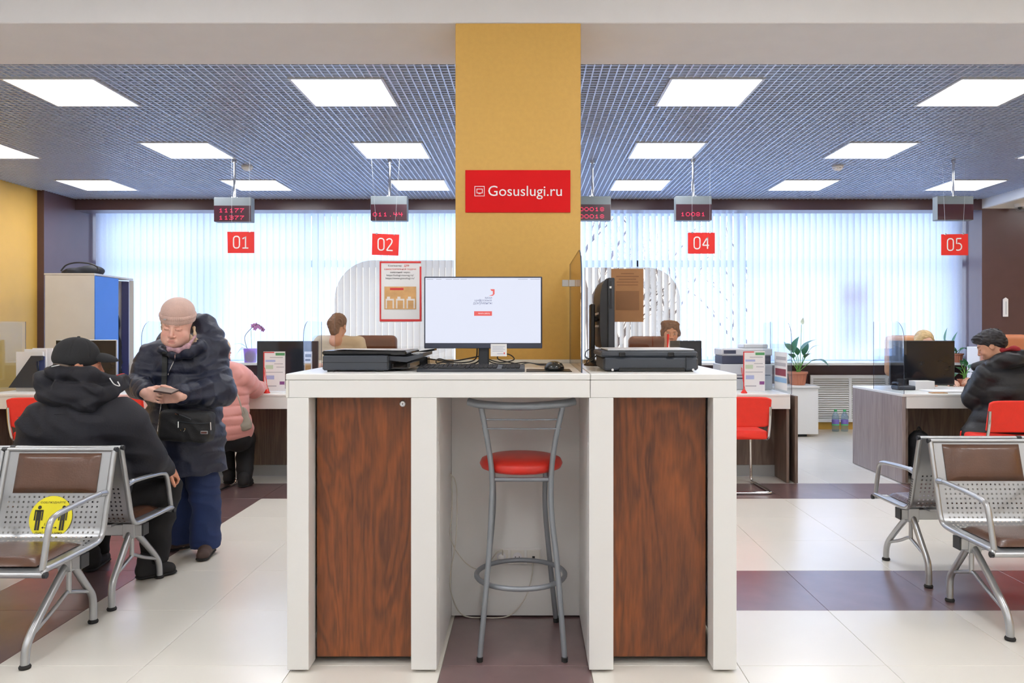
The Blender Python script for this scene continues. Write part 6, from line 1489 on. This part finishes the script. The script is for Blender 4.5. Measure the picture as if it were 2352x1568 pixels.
# ---------------------------------------------------------------- seated man seen from behind
Mn = person('person in black cap and dark hooded jacket sitting with his back to us', (X(180, 3.95), 3.95, 0))
blk = mat('midnight jacket cotton', (11, 12, 24), .75, var=.1, vscale=8, bump=.15, bscale=120, sheen=.03)
hc = V3(X(184, 3.97), 3.97, 1.185); hR = rotm((.80, .58, -.10)); hs = 1.0
SK2 = mat('warm skin', (214, 150, 122), .5, vcol=True, var=.04, vscale=60)
hw = px3(384, 1078, 4.20)
shl, ell = px3(92, 985, 3.92), px3(68, 1090, 3.97); shr, elr, wrr = px3(292, 985, 3.94), px3(335, 1052, 4.00), px3(378, 1072, 4.16)
chunks = [soft(head_prims(hc, hR, hs)+[C(hc+V3(0, -.03, -.08), .065, px3(178, 950, 3.93), .08)], .004, .02),
          soft(hand_prims(wrr, frame((.35, .75, -.5), (.5, -.1, .7)), 1., 1, (.4, .6, .4)), .004, .01),
          soft(hand_prims(px3(150, 1118, 4.24), frame((.3, .6, -.5), (-.1, .3, .8)), 1., 1, (.4, .6, .4)), .004, .01),
          soft([C(px3(178, 950, 3.95), .10, px3(185, 1130, 3.93), .12), *limb([shl, ell, px3(140, 1115, 4.28)], [.06, .05, .03]), *limb([shr, elr, wrr], [.06, .05, .03])]+limb([px3(228, 1160, 3.98), px3(374, 1122, 4.28), px3(352, 1285, 4.22)], [.07, .05, .035])+limb([px3(150, 1165, 3.98), px3(225, 1120, 4.45), px3(222, 1268, 4.40)], [.07, .05, .035]), .02, .03)]
np_mesh('body', chunks, SK2, Mn, skin_colour(hc, hR, hs, (212, 148, 120), brow=(90, 70, 60)))
capm = mat('black cap wool', (34, 35, 38), .9, var=.05, bump=.1, bscale=200)
Lh = lambda *p: hc+hR @ (V3(*p)*hs)
def seams(Pn):
    q = ((Pn-hc) @ hR); th = np.arctan2(q[:, 0], q[:, 1]+.015); return .0035*np.exp(-(np.sin(th*3)/.06)**2)*(q[:, 2] > .03)
V_, F_ = soft([E(Lh(0, -.02, .045), V3(.086, .107, .088)*hs, hR), E(Lh(0, -.02, .015), V3(.088, .109, .06)*hs, hR), B(Lh(0, 0, -.115), (.3, .3, .10), 0., hR, cut=True, k=.01), E(Lh(0, .085, -.045), V3(.09, .07, .055), hR, cut=True, k=.01)], .004, .02, seams)
cap = np_mesh('cap', [(V_, F_)], capm, Mn)
V_, F_ = soft([E(Lh(0, .105, .018), V3(.074, .078, .042)*hs, rotm(hR @ V3(0, 1, -.12), hR[:, 2])), E(Lh(0, .12, -.012), V3(.080, .105, .048)*hs, rotm(hR @ V3(0, 1, -.12), hR[:, 2]), cut=True, k=.004)], .003, .01); np_mesh('visor', [(V_, F_)], capm, cap)
b_ = MB(); b_.sphere(Lh(0, -.02, .134), (.008, .008, .004)); build('cap_button', b_, capm, cap, smooth=180)
V_, F_ = soft([E(Lh(0, -.06, -.02), V3(.068, .06, .05), hR), B(Lh(0, 0, -.15), (.3, .3, .09), 0., hR, cut=True)], .005, .01); np_mesh('hair', [(V_, F_)], mat('grey brown hair', (96, 82, 72), .8, var=.2, vscale=60), Mn)
jp = [E(px3(180, 1010, 3.94), (.245, .165, .20)), E(px3(183, 1090, 3.93), (.27, .175, .22), k=.06), C(px3(108, 972, 3.93), .115, px3(272, 966, 3.94), .12, k=.06), E(px3(178, 925, 3.95), (.12, .11, .11), k=.06), C(px3(150, 1150, 3.95), .14, px3(225, 1150, 3.96), .14, k=.05)]
jp += [C(shl, .105, ell, .085, k=.04), C(ell, .085, px3(140, 1112, 4.24), .055, k=.03), C(shr, .110, elr, .088, k=.04), C(elr, .088, wrr, .055, k=.03)]
V_, F_ = soft(jp, .009, .03, wrinkle(.009, 15, 21)); jk = np_mesh('jacket', [(V_, F_)], blk, Mn)
# hood bunched at the neck
hp = [E(px3(160, 908, 3.87), (.165, .08, .055)), C(px3(100, 872, 3.90), .045, px3(128, 858, 3.88), .04, k=.03), C(px3(128, 858, 3.88), .038, px3(205, 862, 3.87), .036, k=.02), C(px3(205, 862, 3.88), .036, px3(262, 882, 3.96), .036, k=.025), C(px3(262, 882, 3.96), .034, px3(284, 872, 4.06), .024, k=.02), C(px3(100, 882, 3.87), .048, px3(120, 912, 3.86), .04, k=.02), C(px3(118, 912, 3.85), .036, px3(205, 928, 3.84), .036, k=.012), C(px3(205, 928, 3.84), .036, px3(252, 900, 3.90), .036, k=.02), C(px3(135, 888, 3.84), .030, px3(225, 898, 3.85), .032, k=.010), C(px3(250, 898, 3.90), .034, px3(282, 882, 4.02), .026, k=.015),
      E(hc+V3(.01, .02, -.02), (.09, .10, .12), cut=True, k=.03)]
V_, F_ = soft(hp, .006, .03, wrinkle(.009, 26, 22)); hd = np_mesh('hood', [(V_, F_)], blk, Mn)
th_ = bvh(V_, F_)
build('drawstring', MB().tube(surf_line(th_, [(252, 868), (262, 882), (275, 886), (270, 876)], 4), .003, 6), M['whiteink'], hd, smooth=180)
build('white_trim', MB().tube(surf_line(th_, [(118, 842), (140, 838), (162, 840)], 4, .003), .0025, 6), M['whiteink'], hd, smooth=180); build('red_trim', MB().tube(surf_line(th_, [(268, 862), (278, 859), (286, 858)], 4, .003), .003, 6), M['redink'], hd, smooth=180)
tj = bvh(*soft(jp, .02, .03))
build('back_seam', MB().tube(surf_line(tj, [(40, 958), (100, 952), (180, 950), (262, 955), (320, 968)], 4, .002), .0016, 5), blk, jk, smooth=180)
trs = mat('black trousers', (10, 10, 14), .85, var=.08)
V_, F_ = soft([C(px3(150, 1170, 3.98), .115, px3(225, 1168, 3.98), .115)]+limb([px3(228, 1160, 3.98), px3(374, 1122, 4.28), px3(352, 1285, 4.22)], [.105, .092, .070])+limb([px3(150, 1165, 3.98), px3(225, 1120, 4.45), px3(222, 1268, 4.40)], [.105, .08, .062])+[B((X(290, 4.2), 4.25, .0), (.6, .6, .075), 0., cut=True, k=.01)], .009, .03, wrinkle(.008, 14, 23)); np_mesh('trousers', [(V_, F_)], trs, Mn)
bs = mat('black suede boots', (26, 25, 27), .8)
shoe(Mn, (X(312, 4.15), 4.14), (X(410, 4.27), 4.26), bs, .10); shoe(Mn, (X(225, 4.36), 4.25), (X(246, 4.5), 4.50), bs, .10)

# ---------------------------------------------------------------- woman in the pink coat at counter 01
Pk = person('person in pink quilted coat with fair hair sitting at the counter', (X(545, 6.4), 6.5, 0))
pink = mat('pink quilted nylon', (206, 142, 136), .5, var=.05, sheen=.2)
hc = V3(X(503, 6.42), 6.42, 1.165); hR = rotm((.70, .62, -.28))
hdp = px3(606, 896, 6.9)
sr, er, wr = px3(558, 868, 6.42), px3(583, 893, 6.60), px3(598, 890, 6.84); sl_, el_, wl_ = px3(478, 870, 6.45), px3(470, 915, 6.55), px3(520, 905, 6.85)
chunks = [soft(head_prims(hc, hR, .98), .005, .02), soft(hand_prims(wr, frame((.1, .9, -.1), (0, .1, 1)), .95, -1, (.2, .3, .2))+hand_prims(wl_, frame((.4, .8, 0), (0, .1, 1)), .95, 1, (.2, .3, .2)), .005, .01),
          soft([C(px3(525, 860, 6.45), .08, px3(530, 970, 6.44), .09), *limb([sr, er, wr], [.05, .045, .03]), *limb([sl_, el_, wl_], [.05, .045, .03])]+limb([px3(548, 1010, 6.5), px3(562, 1008, 6.84), px3(562, 1094, 6.62)], [.07, .05, .035])+limb([px3(512, 1010, 6.5), px3(520, 1008, 6.86), px3(528, 1085, 6.78)], [.07, .05, .035]), .02, .03)]
np_mesh('body', chunks, SK1, Pk, skin_colour(hc, hR, .98, (222, 170, 150)))
V_, F_ = soft([E(hc+hR @ V3(0, -.025, .03), (.092, .108, .105), hR), C(hc+hR @ V3(0, -.07, -.02), .07, hc+V3(-.0, -.03, -.12), .06), E(hc+hR @ V3(0, .08, -.04), (.07, .05, .08), hR, cut=True, k=.01)], .006, .02, wrinkle(.003, 60, 31)); np_mesh('hair', [(V_, F_)], mat('fair blond hair', (206, 172, 122), .55, var=.15, vscale=40, stretch=(1, 1, .2)), Pk)
V_, F_ = soft([E(hc+hR @ V3(0, .075, -.065), (.055, .035, .045), hR)], .005, .01); np_mesh('face_mask', [(V_, F_)], mat('navy mask', (34, 38, 66), .7), Pk)
cp = [E(px3(524, 900, 6.44), (.175, .14, .20), q=(.08, .012)), E(px3(528, 960, 6.42), (.175, .15, .20), q=(.08, .012), k=.05), C(px3(522, 985, 6.42), .13, px3(545, 985, 6.46), .13, k=.05), C(px3(490, 862, 6.45), .085, px3(545, 860, 6.45), .09, k=.05),
      C(sr, .088, er, .078, q=(.07, .009)), C(er, .078, wr, .055, q=(.07, .008)), C(sl_, .08, el_, .07, q=(.07, .008)), C(el_, .07, wl_, .05), E(px3(520, 845, 6.42), (.11, .10, .06), k=.03), E(hc+V3(0, 0, -.02), (.09, .09, .10), cut=True, k=.02), B((X(530, 6.42), 6.42, .30), (.5, .5, .125), 0., cut=True, k=.02)]
V_, F_ = soft(cp, .009, .03, wrinkle(.006, 14, 32)); np_mesh('coat', [(V_, F_)], pink, Pk)
V_, F_ = soft([C(px3(515, 1005, 6.46), .10, px3(548, 1005, 6.46), .10)]+limb([px3(548, 1010, 6.5), px3(562, 1008, 6.84), px3(562, 1094, 6.62)], [.10, .085, .065])+limb([px3(512, 1010, 6.5), px3(520, 1008, 6.86), px3(528, 1085, 6.78)], [.10, .08, .06]), .01, .03, wrinkle(.006, 14, 33)); np_mesh('trousers', [(V_, F_)], trs, Pk)
shoe(Pk, (X(556, 6.55), 6.52), (X(574, 6.68), 6.72), bs); shoe(Pk, (X(525, 6.7), 6.68), (X(532, 6.9), 6.90), bs)
pb = thing('shoulder_bag', 'small olive grey shoulder bag at the side of the pink coat', 'bag', tuple(px3(560, 985, 6.33)))
V_, F_ = soft([C(px3(558, 945, 6.36), .035, px3(563, 975, 6.36), .055, sq=((0, 1, 0), .6))], .008, .02, wrinkle(.004, 30, 34)); np_mesh('body', [(V_, F_)], mat('olive grey leather', (142, 134, 122), .45), pb)
build('strap', MB().tube(bez([px3(540, 893, 6.31), px3(550, 920, 6.29), px3(558, 950, 6.33)], 6), .008, 8, sq=(1, .5)), mat('pale strap', (170, 164, 154), .5), pb, smooth=60)

# ---------------------------------------------------------------- man in the black puffer at counter 05
Rm = person('person with short dark hair, black puffer and red hood lining sitting at counter 05', (X(2290, 6.3), 6.3, 0))
hc = V3(X(2274, 6.35), 6.35, 1.225); hR = rotm((-.75, .50, -.42)); SK3 = mat('olive skin', (196, 148, 120), .5, vcol=True, var=.03)
s1, e1, w1 = px3(2268, 862, 6.30), px3(2236, 915, 6.42), px3(2236, 880, 6.82); s2, e2, w2 = px3(2352, 868, 6.30), px3(2385, 930, 6.42), px3(2330, 895, 6.85)
chunks = [soft(head_prims(hc, hR, 1.), .005, .02), soft(hand_prims(w1, frame((-.3, .8, .2), (-.7, 0, .7)), 1., 1, (.4, .6, .4)), .005, .01), soft(hand_prims(w2, frame((-.3, .8, .0), (0, 0, 1)), 1., -1, (.3, .4, .3)), .005, .01),
          soft([C(px3(2312, 870, 6.32), .10, px3(2312, 1000, 6.3), .12), *limb([s1, e1, w1], [.06, .05, .03]), *limb([s2, e2, w2], [.06, .05, .03])]+limb([px3(2278, 1035, 6.4), px3(2245, 1025, 6.85), px3(2245, 1095, 6.75)], [.07, .05, .035])+limb([px3(2335, 1035, 6.4), px3(2350, 1025, 6.85), px3(2350, 1095, 6.75)], [.07, .05, .035]), .02, .03)]
np_mesh('body', chunks, SK3, Rm, skin_colour(hc, hR, 1., (192, 142, 116), brow=(30, 24, 22)))
V_, F_ = soft([E(hc+hR @ V3(0, -.025, .045), (.092, .105, .088), hR), E(hc+hR @ V3(0, .055, .085), (.065, .05, .035), hR, k=.02), E(hc+hR @ V3(0, -.08, .0), (.07, .05, .06), hR, k=.02)], .005, .02, wrinkle(.006, 55, 41)); np_mesh('hair', [(V_, F_)], mat('black brown hair', (30, 27, 30), .6, var=.2, vscale=60), Rm)
bpf = mat('black puffer nylon', (12, 13, 19), .5, var=.08, bump=.2, bscale=60, sheen=.03)
jp = [E(px3(2318, 900, 6.30), (.235, .16, .20), q=(.10, .007)), E(px3(2316, 985, 6.28), (.25, .17, .24), q=(.10, .010), k=.05), C(px3(2285, 862, 6.30), .10, px3(2345, 860, 6.30), .105, k=.05), C(s1, .10, e1, .085, q=(.09, .01)), C(e1, .085, w1, .055, q=(.09, .01)), C(s2, .10, e2, .085), C(e2, .085, w2, .055), C(px3(2244, 1004, 6.34), .12, px3(2360, 1004, 6.32), .13, k=.05), C(px3(2232, 1000, 6.5), .09, px3(2262, 960, 6.35), .10, k=.05), E(hc+V3(-.02, .02, -.03), (.09, .09, .10), cut=True, k=.02)]
V_, F_ = soft(jp, .01, .03, wrinkle(.008, 12, 42)); np_mesh('jacket', [(V_, F_)], bpf, Rm)
V_, F_ = soft([E(px3(2322, 825, 6.24), (.13, .10, .06)), C(px3(2278, 842, 6.27), .05, px3(2345, 822, 6.24), .05, k=.03), C(px3(2290, 826, 6.25), .03, px3(2345, 812, 6.2), .03, k=.02), C(px3(2240, 842, 6.40), .03, px3(2285, 835, 6.30), .045, k=.03), E(hc+V3(-.02, .02, -.02), (.095, .10, .10), cut=True, k=.02)], .007, .03, wrinkle(.008, 20, 43)); hd = np_mesh('hood', [(V_, F_)], bpf, Rm)
V_, F_ = soft([C(px3(2300, 806, 6.28), .016, px3(2330, 800, 6.22), .022, sq=((0, 0, 1), .7)), C(px3(2296, 818, 6.32), .018, px3(2302, 804, 6.27), .018), C(px3(2330, 798, 6.22), .02, px3(2345, 808, 6.2), .02, sq=((0, 0, 1), .7)), C(px3(2300, 815, 6.3), .03, px3(2330, 812, 6.26), .03)], .006, .02, wrinkle(.004, 40, 44)); np_mesh('hood_lining', [(V_, F_)], mat('dark red fleece', (150, 38, 44), .9), hd)
V_, F_ = soft([C(px3(2280, 1035, 6.38), .12, px3(2340, 1035, 6.38), .12)]+limb([px3(2278, 1035, 6.4), px3(2245, 1025, 6.85), px3(2245, 1095, 6.75)], [.11, .085, .065])+limb([px3(2335, 1035, 6.4), px3(2350, 1025, 6.85), px3(2350, 1095, 6.75)], [.11, .085, .065]), .012, .03); np_mesh('trousers', [(V_, F_)], mat('dark blue denim', (36, 46, 78), .85), Rm)
shoe(Rm, (X(2245, 6.7), 6.70), (X(2240, 6.9), 6.95), bs); shoe(Rm, (X(2350, 6.7), 6.70), (X(2350, 6.9), 6.95), bs)

# ---------------------------------------------------------------- clerks behind the counters
def clerk(label, px_, py_, d, face, hairm, jacket, hair_extra=(), s=1., open_=True, skin=SK1, base=(220, 170, 148), shoulders=.19, tilt=(0, 0, 1), sitz=.48, fringe=0., drop=.24):
    hc = px3(px_, py_, d); hR = rotm(face, tilt); p = person(label, (float(hc[0]), d+.05, 0))
    sh = hc+V3(0, .03, -drop*s); el = [sh+V3(q*shoulders*1.1, -.05, -.26) for q in (-1, 1)]; wr = [sh+V3(q*.12, -.30, -.24) for q in (-1, 1)]
    for w in wr: w[2] = max(w[2], DH+.05)
    chunks = [soft(head_prims(hc, hR, s), .0045, .02)]
    for q in (0, 1): chunks.append(soft(hand_prims(wr[q], frame((0, -1, -.1), (0, -.1, 1)), .95, 1 if q else -1, (.3, .4, .3)), .006, .01))
    hip = V3(hc[0], d+.12, sitz+.10)
    chunks.append(soft([C(sh+V3(0, 0, -.02), .10, hip, .13), *limb([sh+V3(-shoulders+.04, 0, 0), el[0], wr[0]], [.05, .04, .03]), *limb([sh+V3(shoulders-.04, 0, 0), el[1], wr[1]], [.05, .04, .03])]+[x for q in (-1, 1) for x in limb([hip+V3(q*.09, 0, -.03), hip+V3(q*.1, -.42, -.03), V3(hc[0]+q*.1, d-.30, .08)], [.085, .06, .045])], .02, .03))
    np_mesh('body', chunks, skin, p, skin_colour(hc, hR, s, base, eyes_open=open_, brow=(80, 56, 44)))
    V_, F_ = soft([E(hc+hR @ V3(0, -.025, .045), V3(.088, .105, .090)*s, hR)]+[C(hc+hR @ V3(*a), ra, hc+hR @ V3(*b), rb) for a, ra, b, rb in hair_extra]+[E(hc+hR @ V3(0, .09, -.03+fringe), V3(.068, .05, .085), hR, cut=True, k=.01)], .005, .02, wrinkle(.004, 60, 51)); np_mesh('hair', [(V_, F_)], hairm, p)
    V_, F_ = soft([C(sh+V3(-shoulders+.07, 0, -.01), .075, sh+V3(shoulders-.07, 0, -.01), .075), E(sh+V3(0, .03, -.17), (shoulders, .13, .22), k=.05), C(sh+V3(0, .04, -.15), .14, hip, .15, k=.05), *limb([sh+V3(-shoulders+.05, 0, -.02), el[0], wr[0]+V3(0, .03, 0)], [.07, .06, .045]), *limb([sh+V3(shoulders-.05, 0, -.02), el[1], wr[1]+V3(0, .03, 0)], [.07, .06, .045]), E(hc+hR @ V3(0, .0, -.05), (.075, .085, .10), hR, cut=True, k=.01)], .01, .03, wrinkle(.006, 16, 52)); np_mesh('jacket', [(V_, F_)], jacket, p)
    V_, F_ = soft([C(hip+V3(-.07, 0, -.04), .12, hip+V3(.07, 0, -.04), .12)]+[x for q in (-1, 1) for x in limb([hip+V3(q*.09, 0, -.03), hip+V3(q*.1, -.42, -.03), V3(hc[0]+q*.1, d-.30, .09)], [.10, .08, .06])], .015, .03); np_mesh('trousers', [(V_, F_)], trs, p)
    for q in (-1, 1): shoe(p, (hc[0]+q*.1, d-.26), (hc[0]+q*.1, d-.50), bs)
    return p
hb = mat('chestnut hair', (112, 76, 50), .6, var=.25, vscale=50); hbl = mat('light blond hair', (196, 168, 120), .55, var=.12, vscale=50); hbr = mat('brown hair', (120, 86, 60), .6, var=.2, vscale=50)
clerk('person with short chestnut hair looking over the right kiosk printer', 1540, 766, 7.85, (-.05, -1, -.03), hb, mat('clerk dark jacket', (70, 62, 62), .8), [((-.06, -.02, .09), .035, (.06, 0, .095), .04), ((-.085, .0, .02), .02, (-.085, .0, -.01), .018), ((.085, .0, .02), .02, (.085, .0, -.01), .018)])
clerk('person in cream jacket with brown hair turned away behind the left tinted screen', 778, 748, 8.25, (.2, .95, -.25), hbr, mat('cream jacket', (222, 212, 192), .8), [((-.02, -.08, .0), .07, (0, -.09, -.08), .05)], shoulders=.26, drop=.17)
clerk('person with parted fair hair half hidden by the dark monitor on counter 05', 2124, 788, 7.95, (0, -1, -.18), hbl, mat('clerk olive cardigan', (92, 96, 70), .85), [((-.088, -.01, .02), .02, (-.088, .01, -.10), .03), ((.088, -.01, .02), .02, (.088, .01, -.10), .03)], base=(226, 182, 160), fringe=.03)
